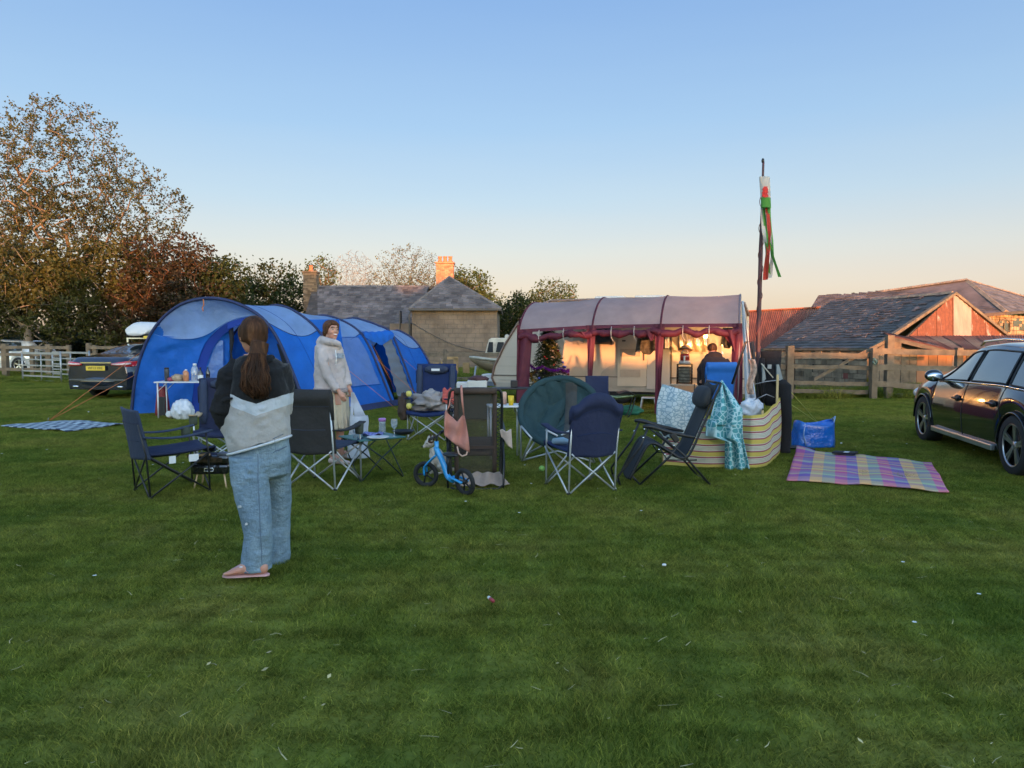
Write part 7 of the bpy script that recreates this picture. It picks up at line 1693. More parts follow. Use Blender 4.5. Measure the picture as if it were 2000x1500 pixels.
# white stool, green bag, baby bouncer, shoes
sw = aw_at(1267, 806, 1.0); sto = thing('step_stool', 'white plastic step stool under the caravan door', 'stool', (sw.x, sw.y, 0), cang)
MB().box((0, 0, .24), (.30, .24, .03)).build('top', M('white_plastic_hard', (.5, .5, .48), .5), sto, bevel=.01)
for sx in (-1, 1): MB().bar((sx*.13, 0, .24), (sx*.17, 0, 0), .22, .03, up=(1, 0, 0)).build('leg', MATS['white_plastic_hard'], sto, bevel=.008)
gb = gp(1228, 811); blob('green_bag', 'dark green holdall on the grass in front of the caravan', 'bag', (gb.x, gb.y, 0), (.28, .17, .11), cloth('green_nylon', (.02, .13, .075), fold=8), amp=.25, seed=40)
bbn = gp(1208, 818); bo = thing('baby_bouncer', 'black white and green patterned baby bouncer in front of the caravan', 'bouncer', (bbn.x, bbn.y+.1, 0))
MB().tube(resample([(-.28, 0, .35), (-.1, 0, .02), (.2, 0, .02), (.33, 0, .4)], 12), .012, 6).tube(resample([(-.28, .3, .35), (-.1, .3, .02), (.2, .3, .02), (.33, .3, .4)], 12), .012, 6).build('frame', BLACKM, bo)
MB().grid(lambda u, v: V((lerp(-.30, .30, u), .3*v, .30+.12*abs(2*u-1)**1.5+.10*math.sin(u*3)-.05*math.sin(math.pi*v))), 16, 6).build('sling', M('bouncer_pattern', (.22, .30, .16), .8, var=.9, vs=5), bo, solid=.015)
MB().grid(lambda u, v: V((lerp(.02, .36, u), lerp(-.04, .32, v), .46+.06*math.sin(math.pi*u)-.03*u)), 8, 6).build('hood', BLACKP, bo, solid=.01)
for k, (px, py) in enumerate(((1278, 836), (1284, 840))): 
    p = gp(px, py); tag(MB().ball(p+V((0, 0, .05)), (.10, .05, .05), 12, 8).build('dark_shoe', BLACKP), ['dark shoe left of the awning leg foot', 'dark shoe at the foot of the awning leg'][k], 'shoe')

# lamps added to make the warm glow on the wall behind the crate
m_, n_, l_, b_ = newmat('added_lamp_glow'); b_.inputs['Base Color'].default_value = (1, .7, .3, 1); b_.inputs['Emission Color'].default_value = (1, .55, .16, 1); b_.inputs['Emission Strength'].default_value = 1.1
LAMP = m_; b_.inputs['Emission Strength'].default_value = 1.1
for k, (px, py, hgt, lab) in enumerate(((1345, 678, .12, 'left added glow lamp above the crate in the awning'), (1378, 656, .07, 'topmost added glow lamp, high between the other two in the awning'), (1413, 668, .13, 'right added glow lamp beside the head of the seated person'))):
    c = aw_at(px, py, .40); lp = thing('added_glow_lamp', lab, 'lamp', c, cang, 'lamps added for the warm glow on the caravan wall')
    MB().ball((0, 0, 0), (.05, .05, hgt/2+.03), 12, 10).build('bulb', LAMP, lp); MB().tube([(0, 0, hgt/2), (0, .02, .30)], .004, 4).build('cord', BLACKM, lp)
    MB().lathe((0, 0, hgt/2), [(.02, 0), (.022, .03)], 10).build('socket', BLACKP, lp)
    ld = bpy.data.lights.new('added_glow_light', 'POINT'); ld.energy = 1.7; ld.color = (1, .50, .14); ld.shadow_soft_size = .05
    lo_ = bpy.data.objects.new('added_glow_light', ld); COL.objects.link(lo_); lo_.parent = lp; lo_.location = (0, -.06, -.02)
# ---------------------------------------------------------------- people and the dog
def skinmat(name, col):
    m, n, l, b = newmat(name); nt = m.node_tree; c = mix(nt, col, (col[0]*1.15, col[1]*.85, col[2]*.8), ramp(nt, noi(nt, 12, 3), [(.35, 0), (.75, 1)]))
    l.new(c, b.inputs['Base Color']); b.inputs['Roughness'].default_value = .5; b.inputs['Subsurface Weight'].default_value = .12; b.inputs['Subsurface Radius'].default_value = (.01, .004, .002)
    bump(nt, b, noi(nt, 200, 3), .001, .3); return m
SKIN = skinmat('skin', (.50, .28, .20))
def organic(mb, name, mat, parent, vox=.012, it=5, world=True, wr=0, ws=.12):
    o = mb.build(name, mat, parent, world=world, fixn=False)
    m = o.modifiers.new('remesh', 'REMESH'); m.mode = 'VOXEL'; m.voxel_size = vox; m.use_smooth_shade = True
    s = o.modifiers.new('smooth', 'SMOOTH'); s.iterations = it; s.factor = .6
    if wr:
        tx = bpy.data.textures.new(name, 'CLOUDS'); tx.noise_scale = ws; tx.noise_depth = 3
        d = o.modifiers.new('wrinkle', 'DISPLACE'); d.texture = tx; d.strength = wr; d.mid_level = .5; d.texture_coords = 'LOCAL'
        s2 = o.modifiers.new('smooth2', 'SMOOTH'); s2.iterations = 2; s2.factor = .5
    return o
def limb(mb, pts_, r, n=14): mb.tube([V(p) for p in pts_], r, n)
def head(mb, c, Rm, k=1.0):
    c = V(c); T = lambda x, y, z: c+Rm @ V((x*k, y*k, z*k))
    def B(x, y, z, a, b_, d): mb.ball(T(x, y, z), (a*k, b_*k, d*k), 20, 14, rot=Rm)
    B(0, -.012, .035, .076, .094, .085); B(0, .022, .0, .066, .072, .085); B(0, .030, -.045, .052, .060, .060); B(0, .062, -.085, .026, .026, .022)
    B(0, .098, -.012, .011, .016, .020); B(0, .092, .012, .008, .010, .022); B(0, .085, -.050, .024, .012, .012); B(0, .080, .038, .045, .018, .012)
    B(.036, .062, -.022, .02, .024, .022); B(-.036, .062, -.022, .02, .024, .022)
    for s in (-1, 1): B(s*.076, -.002, -.008, .010, .019, .030)
def face(parent, c, Rm, k=1.0, smile=False):
    c = V(c); T = lambda x, y, z: c+Rm @ V((x*k, y*k, z*k))
    for s in (-1, 1):
        e = MB().ball(T(s*.030, .080, .010), .0100*k, 12, 8).build('eye', M('eye_white', (.35, .30, .27), .4), parent, world=True); MB().ball(T(s*.030, .0865, .010), .0065*k, 8, 6).build('iris', BLACKP, e, world=True)
        MB().tube([T(s*.048, .078, .032), T(s*.032, .093, .038), T(s*.014, .096, .034)], .0035*k, 5).build('eyebrow', M('brow', (.08, .04, .025), .8), parent, world=True)
    if smile: MB().loft([(T(x, .094-.25*abs(x)**1.0*abs(x)*40*.1-abs(x)*.35, -.050+abs(x)*.25), .004*k, .009*k*(1-abs(x)*28*.8+.0001), Rm @ V((0, 1, 0)), Rm @ V((0, 0, 1))) for x in (-.024, -.015, -.006, .006, .015, .024)], 10).build('teeth', WHITEP, parent, world=True)
    MB().tube([T(-.028, .080, -.044), T(-.014, .095, -.055), T(.014, .095, -.055), T(.028, .080, -.044)], .004*k, 6).build('lips', M('lips', (.40, .12, .10), .4), parent, world=True)
def hand(mb, w, d, side, palmn, k=1.0, curl=.5):    # wrist, direction, thumb side, palm normal
    w, d, side, pn = V(w), V(d).normalized(), V(side).normalized(), V(palmn).normalized()
    mb.tube([w-d*.02, w+d*.03*k, w+d*.085*k], [.021*k, .030*k, .027*k], 10)
    mb.tube([w+d*.03*k+side*.012*k, w+d*.085*k+side*.018*k], [.020*k, .018*k], 8); mb.tube([w+d*.03*k-side*.012*k, w+d*.082*k-side*.02*k], [.020*k, .017*k], 8)
    for i, (o, L) in enumerate(((.030, .070), (.010, .080), (-.010, .075), (-.029, .058))):
        b = w+d*.082*k+side*o*k; c1_ = b+(d*math.cos(curl*.6)+pn*math.sin(curl*.6))*L*.45*k; c2 = c1_+(d*math.cos(curl*1.6)+pn*math.sin(curl*1.6))*L*.33*k; c3 = c2+(d*math.cos(curl*2.4)+pn*math.sin(curl*2.4))*L*.25*k
        mb.tube([b-d*.02*k, c1_, c2, c3], [.0095*k, .0088*k, .008*k, .006*k], 8)
    b = w+d*.025*k+side*.025*k; mb.tube([b, b+(side*.7+d*.7)*.035*k, b+(side*.45+d*.9)*.06*k+pn*.012*k], [.013*k, .010*k, .007*k], 8)
def rot_to(f):                                     # head frame facing f
    f = V(f).normalized(); x = f.cross(V((0, 0, 1))).normalized(); z = x.cross(f); return Matrix((x, f, z)).transposed()
XA = (1, 0, 0); YA = (0, 1, 0)
def ring(px, py, Y, w, dpt, tilt=0, rot=0):        # half width in pixels
    c = at(px, py, Y); ax = V((math.cos(rot), math.sin(rot), tilt)); ay = V((-math.sin(rot), math.cos(rot), 0)); return (c, w/F*Y, dpt, ax, ay)

# --- the girl in the foreground, seen from behind ---
Y1 = 4.66
g1 = thing('person', 'long haired girl in black and grey fleece and jeans, back turned, nearest the viewer', 'person', gp(505, 1125))
hc = at(493, 655, Y1+.02); RH = rot_to((-.72, .69, -.08))
bm_ = MB(); head(bm_, hc, RH, 1.0)
limb(bm_, [at(492, 690, Y1), at(497, 722, Y1+.0)], [.052, .062])
bm_.loft([ring(503, 715, Y1, 28, .07), ring(503, 745, Y1, 42, .085), ring(505, 800, Y1, 38, .085), ring(506, 860, Y1+.02, 33, .06), ring(507, 900, Y1+.03, 36, .06)], 18)
limb(bm_, [at(456, 722, Y1-.02), at(437, 800, Y1-.05), at(452, 832, Y1+.12), at(468, 836, Y1+.24)], [.045, .04, .034, .024]); limb(bm_, [at(550, 722, Y1+.05), at(556, 790, Y1+.12), at(520, 825, Y1+.28)], [.045, .04, .026])
hand(bm_, at(468, 836, Y1+.24), (.7, .6, 0), (0, 0, 1), (0, -1, 0)); hand(bm_, at(520, 825, Y1+.28), (-.8, .1, 0), (0, 0, 1), (0, -1, 0))
Yl_, Yr_ = 4.58, 4.94
limb(bm_, [at(484, 895, Yl_+.09), at(495, 1000, Yl_), at(503, 1060, Yl_), at(507, 1118, Yl_)], [.065, .05, .044, .036]); limb(bm_, [at(535, 890, Yr_-.1), at(545, 1000, Yr_), at(547, 1040, Yr_), at(547, 1085, Yr_)], [.065, .05, .044, .036])
def foot(mb, heel, d, k=1.0):
    heel = V(heel); d = V(d).normalized(); s = d.cross(V((0, 0, 1)))
    mb.loft([(heel+d*x*k+V((0, 0, z*k)), w*k, h*k, s, (0, 0, 1)) for x, z, w, h in ((-.035, .035, .018, .022), (-.015, .035, .032, .034), (.03, .045, .034, .045), (.08, .046, .036, .044), (.12, .034, .042, .031), (.16, .024, .046, .020), (.185, .02, .044, .014))], 14)
    for i in range(5): 
        o = (i-2)*.0175; L = (.05, .045, .042, .036, .030)[i]; r_ = (.0125, .0095, .009, .0085, .008)[i]; b = heel+d*.17*k+s*o*k+V((0, 0, .018))
        mb.tube([b, b+d*L*.6*k+V((0, 0, .001)), b+d*L*k-V((0, 0, .005))], [r_*k, r_*k, r_*.8*k], 8)
hl = gp(512, 1132); hl.z = gz(hl.x, hl.y)+.045; foot(bm_, hl, (-1, -.10, 0), 1.02)
hr_ = gp(546, 1096); hr_.z = gz(hr_.x, hr_.y)+.042; foot(bm_, hr_, (-.75, .66, 0), 1.0)
organic(bm_, 'body', SKIN, g1, .0065, 3)
for hh2, d in ((hl, (-1, -.10, 0)), (hr_, (-.75, .66, 0))):
    d = V(d).normalized(); s = d.cross(V((0, 0, 1)))
    ff = MB().loft([(hh2+d*x-V((0, 0, .006)), w, .009, s, (0, 0, 1)) for x, w in ((-.045, .012), (-.03, .034), (.05, .034), (.14, .047), (.20, .045), (.235, .02))], 14).build('flip_flop', M('pink_rubber', (.55, .30, .28), .6), g1, world=True)
    MB().tube([hh2+d*.07+s*.038+V((0, 0, .02)), hh2+d*.13+s*.02+V((0, 0, .058)), hh2+d*.185+V((0, 0, .03)), hh2+d*.13-s*.02+V((0, 0, .058)), hh2+d*.07-s*.038+V((0, 0, .02))], .006, 6).build('strap', M('strap_rose', (.50, .30, .34), .4), ff, world=True)
    MB().ball(hh2+d*.115-s*.03+V((0, 0, .055)), (.015, .006, .005), 8, 5).build('buckle', WHITEP, ff, world=True)
def denim():
    m, n, l, b = newmat('washed_denim'); nt = m.node_tree
    c = ramp(nt, noi(nt, 7, 5, .65, stretch=(1, 1, .45)), [(.30, (.12, .18, .245)), (.5, (.185, .265, .335)), (.72, (.28, .365, .43))])
    c = mix(nt, c, ramp(nt, noi(nt, 160, 2, stretch=(1, 1, .3)), [(.3, .82), (.7, 1.12)]), 1.0, 'MULTIPLY'); l.new(c, b.inputs['Base Color']); b.inputs['Roughness'].default_value = .9
    w = n.new('ShaderNodeMath'); w.operation = 'MULTIPLY_ADD'; l.new(noi(nt, 200, 2), w.inputs[0]); w.inputs[1].default_value = .05; l.new(noi(nt, 11, 4, .6, stretch=(1, 1, 1.8)), w.inputs[2]); bump(nt, b, w.outputs[0], .035, .8); return m
DENIM = denim()
jm = MB()
jm.loft([ring(506, 848, Y1+.02, 57, .125, .10), ring(507, 872, Y1+.02, 59, .135), ring(508, 900, Y1+.02, 59, .14), ring(508, 925, Y1+.04, 57, .13), ring(507, 932, Y1+.05, 48, .09)], 30)
jm.loft([ring(482, 890, Yl_+.04, 33, .125), ring(487, 930, Yl_+.01, 36, .112), ring(493, 975, Yl_, 34, .10), ring(500, 1010, Yl_-.01, 30, .095), ring(504, 1045, Yl_-.01, 27, .09), ring(502, 1080, Yl_, 28.5, .095), ring(500, 1102, Yl_, 30.0, .095), ring(500, 1112, Yl_, 30.5, .098)], 26)
jm.loft([ring(535, 890, Yr_-.18, 32, .12), ring(540, 930, Yr_-.08, 27, .105), ring(544, 975, Yr_-.03, 24, .10), ring(545, 1020, Yr_, 21.5, .09), ring(546, 1060, Yr_, 20, .09), ring(546, 1090, Yr_, 20, .095), ring(546, 1100, Yr_, 20, .095)], 26)
# creases pulled across the knees and seat
r = random.Random(44)
for (cx, cy, Yq, w) in ((487, 925, Yl_-.105, 20), (495, 1000, Yl_-.098, 18), (503, 1032, Yl_-.09, 16), (505, 1062, Yl_-.09, 15), (502, 1095, Yl_-.095, 18), (520, 915, Y1-.105, 22), (547, 1000, Yr_-.09, 10), (546, 1055, Yr_-.088, 10)):
    for k in range(3): y0 = cy+r.uniform(-12, 12); sl = r.uniform(-9, 9); jm.tube([at(cx-w, y0+sl, Yq+.05), at(cx, y0-2, Yq+.004), at(cx+w*.8, y0-sl, Yq+.04)], [.004, .009, .004], 6)
jeans = organic(jm, 'jeans', DENIM, g1, .0075, 4, wr=.016, ws=.09)
def wrap(o, tgt, off=.003):
    m = o.modifiers.new('wrap', 'SHRINKWRAP'); m.target = tgt; m.offset = off; m.wrap_method = 'PROJECT'; m.use_project_y = True; m.use_negative_direction = True; m.use_positive_direction = True; return o
SEAM = M('denim_seam', (.12, .17, .235), .9)
wrap(MB().grid(lambda u, v: at(lerp(484, 492, v)+u*1.6+6*math.sin(v*2.2), lerp(895, 1115, v), Yl_-.2), 1, 60).build('side_seam', SEAM, jeans, world=True, fixn=False), jeans)
for (pts_) in (((500, 862), (536, 856)), ((500, 862), (503, 884)), ((503, 884), (520, 892)), ((520, 892), (538, 880)), ((538, 880), (536, 856))):
    (xa, ya), (xb, yb) = pts_; wrap(MB().grid(lambda u, v: at(lerp(xa, xb, v)+u*.8, lerp(ya, yb, v)+u*1.2, Y1-.3), 1, 10).build('pocket_seam', SEAM, jeans, world=True, fixn=False), jeans)
for (xa, ya) in ((466, 990), (478, 1024)):
    rp_ = MB()
    for k in range(7): rp_.tube([at(xa-1-k%2, ya+k*.7-2, Yl_-.075), at(xa+2, ya+k*.7-2.5, Yl_-.10), at(xa+4+k%3, ya+k*.7-3, Yl_-.106)], .0012, 4)
    rp_.build('ripped_threads', WHITEP, jeans, world=True)
# fleece
FX = gp(505, 1125)
def fleecemat():
    m, n, l, b = newmat('two_tone_fleece'); nt = m.node_tree; tc = n.new('ShaderNodeTexCoord'); sp_ = n.new('ShaderNodeSeparateXYZ'); l.new(tc.outputs['Object'], sp_.inputs[0])
    # the joint between black yoke and grey body dips towards the middle of the back
    xa_ = n.new('ShaderNodeMath'); xa_.operation = 'ABSOLUTE'; xs0 = n.new('ShaderNodeMath'); xs0.operation = 'SUBTRACT'; l.new(sp_.outputs[0], xs0.inputs[0]); xs0.inputs[1].default_value = .035; l.new(xs0.outputs[0], xa_.inputs[0])
    ab = n.new('ShaderNodeMath'); ab.operation = 'MULTIPLY_ADD'; l.new(xa_.outputs[0], ab.inputs[0]); ab.inputs[1].default_value = -.34; l.new(sp_.outputs[2], ab.inputs[2])
    w = n.new('ShaderNodeMath'); w.operation = 'MULTIPLY_ADD'; l.new(noi(nt, 6, 2), w.inputs[0]); w.inputs[1].default_value = .03; l.new(ab.outputs[0], w.inputs[2])
    BLK, WHT, GRY, HEM = (.007, .007, .009), (.50, .53, .58), (.35, .325, .305), (.50, .52, .54)
    g = mix(nt, GRY, (.42, .395, .375), noi(nt, 60, 3)); up = n.new('ShaderNodeMath'); up.operation = 'GREATER_THAN'; l.new(w.outputs[0], up.inputs[0]); up.inputs[1].default_value = 1.115
    up2 = n.new('ShaderNodeMath'); up2.operation = 'GREATER_THAN'; l.new(w.outputs[0], up2.inputs[0]); up2.inputs[1].default_value = 1.045
    c = mix(nt, g, WHT, up2.outputs[0]); c = mix(nt, c, BLK, up.outputs[0]); l.new(c, b.inputs['Base Color']); b.inputs['Roughness'].default_value = .95; b.inputs['Sheen Weight'].default_value = .15
    ww = n.new('ShaderNodeMath'); ww.operation = 'MULTIPLY_ADD'; l.new(noi(nt, 220, 2), ww.inputs[0]); ww.inputs[1].default_value = .08; l.new(noi(nt, 9, 3), ww.inputs[2]); bump(nt, b, ww.outputs[0], .03, .7); return m
fm = MB()
fm.loft([ring(500, 694, Y1+.01, 22, .075), ring(502, 704, Y1+.01, 44, .09), ring(504, 722, Y1+.01, 56, .115), ring(504, 750, Y1, 59, .13), ring(503, 785, Y1, 61, .135), ring(501, 815, Y1, 63, .14, .08), ring(504, 840, Y1, 63, .145, .18), ring(507, 868, Y1, 60.5, .15, .29)], 30)
fm.loft([ring(474, 800, Y1+.02, 25, .09), ring(462, 828, Y1+.03, 31, .11, .2), ring(474, 866, Y1+.02, 28, .11, .25)], 18)
limb(fm, [at(546, 716, Y1+.02), at(559, 755, Y1+.05), at(556, 798, Y1+.12), at(520, 820, Y1+.26)], [.062, .058, .055, .045])
for k in range(4): y0 = 800+k*17; fm.tube([at(455+k*4, y0+16, Y1-.06), at(480, y0+8, Y1-.128), at(515, y0-4, Y1-.132), at(540+k*4, y0-16, Y1-.08)], [.003, .009, .010, .003], 6)
fle = organic(fm, 'fleece', fleecemat(), g1, .009, 4, wr=.040, ws=.12)
BFL = cloth('black_fleece', (.007, .007, .009), fold=14, fd=.03, rough=.95)
sm_ = MB(); limb(sm_, [at(466, 708, Y1), at(452, 730, Y1-.02), at(441, 765, Y1-.05), at(434, 800, Y1-.06), at(442, 822, Y1+.0), at(462, 838, Y1+.14)], [.055, .068, .066, .066, .060, .048], 18)
sm_.tube([at(470, 735, Y1-.07), at(440, 745, Y1-.10), at(425, 752, Y1-.04)], [.004, .012, .004], 6); sm_.tube([at(462, 775, Y1-.1), at(438, 782, Y1-.12), at(420, 780, Y1-.04)], [.004, .012, .004], 6)
organic(sm_, 'sleeve', BFL, g1, .008, 3, wr=.05, ws=.08)
cm = MB(); limb(cm, [at(470, 702, Y1+.0), at(485, 706, Y1-.055), at(505, 707, Y1-.07), at(525, 703, Y1-.04), at(532, 698, Y1+.02)], [.024, .03, .032, .03, .022]); organic(cm, 'collar', BFL, g1, .008, 3)
hem_ = MB(); HP = []
for k in range(40):
    a = 2*math.pi*k/40; c, rx, ry, ax, ay = ring(507, 869, Y1, 60.8, .152, .29); HP.append(c+ax*rx*math.cos(a)+ay*ry*math.sin(a))
hem_.tube(HP, .0085, 6, closed=True).build('hem_cord', M('hem_white', (.52, .54, .57), .8), g1, world=True)
# hair
def hairmat(name, a, b_, c_):
    m, n, l, b = newmat(name); nt = m.node_tree; g = n.new('ShaderNodeNewGeometry')
    c = ramp(nt, noi(nt, 26, 4, .6, stretch=(1, 1, .12)), [(.3, a), (.55, b_), (.78, c_)]); c = mix(nt, c, ramp(nt, g.outputs['Random Per Island'], [(0, .6), (1, 1.35)]), 1.0, 'MULTIPLY')
    l.new(c, b.inputs['Base Color']); b.inputs['Roughness'].default_value = .6; b.inputs['Specular IOR Level'].default_value = .15; bump(nt, b, noi(nt, 70, 3, stretch=(1, 1, .08)), .006, .8); return m
HAIR = hairmat('brown_hair', (.022, .011, .006), (.060, .026, .013), (.17, .075, .030))
hm = MB()
hm.ball(hc+RH @ V((0, -.024, .030)), (.084, .096, .094), 24, 16, rot=RH); hm.ball(hc+RH @ V((0, -.045, -.010)), (.076, .066, .072), 20, 14, rot=RH)
for s in (-1, 1): hm.ball(hc+RH @ V((s*.068, -.005, .012)), (.020, .052, .058), 14, 10, rot=RH)
limb(hm, [hc+RH @ V((.0, -.095, -.055)), at(501, 704, Y1-.09), at(503, 722, Y1-.13)], [.056, .052, .044])
organic(hm, 'hair', HAIR, g1, .007, 5, wr=.006, ws=.03)
pm = MB(); r = random.Random(8)
limb(pm, [at(500, 700, Y1-.10), at(500, 722, Y1-.135), at(498, 745, Y1-.15), at(505, 762, Y1-.155)], [.022, .026, .026, .010], 14)
for k in range(330):
    a = r.uniform(0, 6.28); q = math.sqrt(r.random()); ox = q*math.cos(a); oy = q*math.sin(a); ph = r.uniform(0, 6.28) if k % 4 else 1.0; L = r.uniform(.72, 1.0); am = r.uniform(2.0, 7.0)
    ps = []
    for j in range(15):
        t = j/14*L; w = 15+13*math.sin(min(1, t*1.6)*math.pi/2)-11*max(0, t-.68)/.32; cx = 501-4*math.sin(t*2.6)+15*max(0, t-.55)
        ps.append(at(cx+ox*w+am*math.sin(t*13+ph)*(.2+t)+(-10*max(0, t-.4)*(ox < -.5)*(1-t)*4 if k % 5 == 0 else 0), lerp(690, 781, t), Y1-.11-.055*math.sin(t*2.4)+oy*.035-.0*t))
    pm.tube(ps, [.0035]*4+[.0045]*8+[.0035, .0025, .001], 4)
pm.build('ponytail', HAIR, g1, world=True, fixn=False)
# --- the smiling woman by the tent ---
Y2 = 8.9
g2 = thing('person', 'smiling woman in cream hooded top and wide trousers holding a white carrier bag', 'person', gp(655, 903))
hc2 = at(647, 646, Y2); RH2 = rot_to((.70, -.71, .04))
b2 = MB(); head(b2, hc2, RH2, 1.05)
limb(b2, [at(645, 655, Y2+.01), at(641, 678, Y2+.02)], [.05, .062]); b2.loft([ring(643, 676, Y2, 14, .06), ring(643, 690, Y2, 19, .08), ring(643, 730, Y2, 20, .08), ring(648, 770, Y2, 20, .085), ring(650, 790, Y2, 22, .09)], 18)
elb = at(640, 735, Y2-.16); wr1 = at(663, 765, Y2-.20); limb(b2, [at(634, 688, Y2-.08), elb, wr1], [.036, .034, .024]); hand(b2, wr1, (.45, -.05, -.85), (.8, -.2, .3), (-.1, .9, 0), .95, .45)
wr2 = at(682, 758, Y2+.02); limb(b2, [at(658, 685, Y2+.10), at(672, 730, Y2+.10), wr2], [.036, .034, .024]); hand(b2, wr2, (.3, -.1, -.9), (.3, -.9, .1), (-.9, -.1, 0), .95, 1.0)
limb(b2, [at(640, 800, Y2-.06), at(645, 850, Y2-.06), at(650, 893, Y2-.05)], [.06, .052, .036]); limb(b2, [at(664, 800, Y2+.08), at(664, 850, Y2+.1), at(666, 890, Y2+.12)], [.06, .05, .036])
f1 = gp(650, 908); f1.z = .03; f2 = gp(664, 898); f2.z = .03; foot(b2, f1, (.93, -.35, 0), .98); foot(b2, f2, (.97, -.2, 0), .98)
organic(b2, 'body', SKIN, g2, .0075, 3); face(g2, hc2, RH2, 1.05, True)
HOOD = cloth('cream_marl', (.46, .395, .38), fold=14, fd=.03, rough=.95, var=.22)
h2 = MB(); h2.loft([ring(640, 668, Y2+.01, 17, .075), ring(642, 677, Y2, 27, .10), ring(643, 700, Y2, 29, .115), ring(644, 735, Y2, 31, .125), ring(646, 755, Y2, 32, .13), ring(647, 766, Y2, 31, .13)], 24)
limb(h2, [at(629, 683, Y2-.08), at(631, 710, Y2-.15), elb, wr1-V((.02, 0, -.02))], [.062, .062, .060, .042]); limb(h2, [at(660, 683, Y2+.08), at(674, 728, Y2+.10), wr2+V((0, 0, .03))], [.06, .055, .04])
limb(h2, [at(624, 672, Y2+.06), at(633, 665, Y2-.06), at(648, 668, Y2-.12), at(661, 672, Y2-.08), at(664, 680, Y2-.05)], [.04, .05, .045, .04, .03]); limb(h2, [at(624, 670, Y2+.04), at(628, 664, Y2+.09), at(645, 664, Y2+.1)], [.05, .055, .05])
organic(h2, 'hoodie', HOOD, g2, .009, 4, wr=.022, ws=.07)
MB().tube([at(655, 684, Y2-.15), at(657, 700, Y2-.17), at(656, 712, Y2-.17)], .006, 5).build('drawstring', WHITEP, g2, world=True)
MB().grid(lambda u, v: at(lerp(656, 672, u), lerp(690, 700, v), Y2-.15+.05*u), 4, 3).build('faded_print', M('print_blue_grey', (.26, .30, .36), .9, var=.5, vs=40), g2, world=True, fixn=False)
TR = cloth('cream_crinkle', (.56, .47, .34), fold=30, fd=.02, rough=.9)
def pleat(c0, y0, y1, w0, w1, Yq, dp, seed):
    def fn(u, v):
        a = 2*math.pi*u; k = 1+.07*math.sin(a*13+seed)*(.5+v)+.03*math.sin(a*5+v*3); px = lerp(c0[0], c0[1], v)
        return at(px, lerp(y0, y1, v), Yq)+V((lerp(w0, w1, v)/F*Yq*k*math.cos(a), dp*k*math.sin(a)*lerp(.9, 1.1, v), 0))
    return MB().grid(fn, 66, 20).build('trouser_leg', TR, g2, world=True, fixn=False, solid=.006)
pleat((636, 640), 762, 838, 19, 22, Y2-.05, .13, 1); pleat((660, 668), 762, 836, 19, 15, Y2+.08, .13, 3)
MB().loft([ring(646, 757, Y2, 33.5, .137), ring(646, 761, Y2, 34, .142), ring(647, 766, Y2, 33.5, .138)], 30).build('ribbed_hem', M('hem_marl', (.33, .27, .26), .95, var=.3, vs=60), g2, world=True)
for f_, d in ((f1, (.93, -.35, 0)), (f2, (.97, -.2, 0))):
    d = V(d).normalized(); s = d.cross(V((0, 0, 1))); MB().loft([(f_+d*x+V((0, 0, z)), w, h, s, (0, 0, 1)) for x, z, w, h in ((-.05, .02, .02, .025), (-.03, .022, .04, .034), (.05, .022, .044, .034), (.13, .016, .052, .028), (.20, .012, .046, .02), (.235, .008, .02, .01))], 14).build('shoe', M('shoe_pale', (.50, .38, .34), .7), g2, world=True)
H2 = hairmat('auburn_hair', (.05, .022, .012), (.10, .045, .025), (.16, .07, .035)); hm = MB()
hm.ball(hc2+RH2 @ V((0, -.026, .040)), (.088, .096, .094), 22, 14, rot=RH2); hm.ball(hc2+RH2 @ V((0, .030, .085)), (.066, .062, .045), 18, 12, rot=RH2)
for s in (-1, 1): hm.ball(hc2+RH2 @ V((s*.076, .004, .022)), (.016, .048, .07), 14, 10, rot=RH2); hm.ball(hc2+RH2 @ V((s*.060, .045, .062)), (.024, .030, .032), 12, 8, rot=RH2)
hm.ball(hc2+RH2 @ V((0, -.08, -.02)), (.07, .06, .07), 14, 10, rot=RH2); limb(hm, [hc2+RH2 @ V((0, -.11, -.03)), hc2+RH2 @ V((-.01, -.15, -.09)), hc2+RH2 @ V((0, -.15, -.16))], [.04, .035, .015])
organic(hm, 'hair', H2, g2, .008, 4, wr=.006, ws=.03)
# carrier bag in her hand
cbg = thing('carrier_bag', 'white plastic carrier bag hanging from the hand of the smiling woman, resting on the grass', 'bag', gp(700, 897))
WPL = cloth('thin_white_plastic', (.62, .64, .70), thin=.3, fold=9, fd=.06, rough=.35, weave=False)
def cb(u, v):
    a = 2*math.pi*u; py = lerp(812, 893, v); w = lerp(17, 21, v)*(1+.10*math.sin(a*3+v*6)+.05*math.sin(v*14)); cx = lerp(700, 700, v)
    return at(cx, py, 8.85)+V((w/F*8.85*math.cos(a), .10*math.sin(a)*(1+.15*math.sin(v*9)), 0))
MB().grid(cb, 40, 26).build('bag_body', WPL, cbg, world=True, fixn=False)
MB().ball(at(700, 890, 8.85), (.12, .09, .035), 18, 8).build('bag_base', M('bag_contents', (.50, .42, .36), .7), cbg, world=True)
for (xa, xb) in ((684, 690), (692, 716)):
    MB().grid(lambda u, v: at(lerp(lerp(686, xa, v**.5), lerp(691, xb, v), u), lerp(766, 816, v), 8.83+.02*math.sin(v*6)), 6, 12).build('handle', WPL, cbg, world=True, fixn=False, solid=.003)

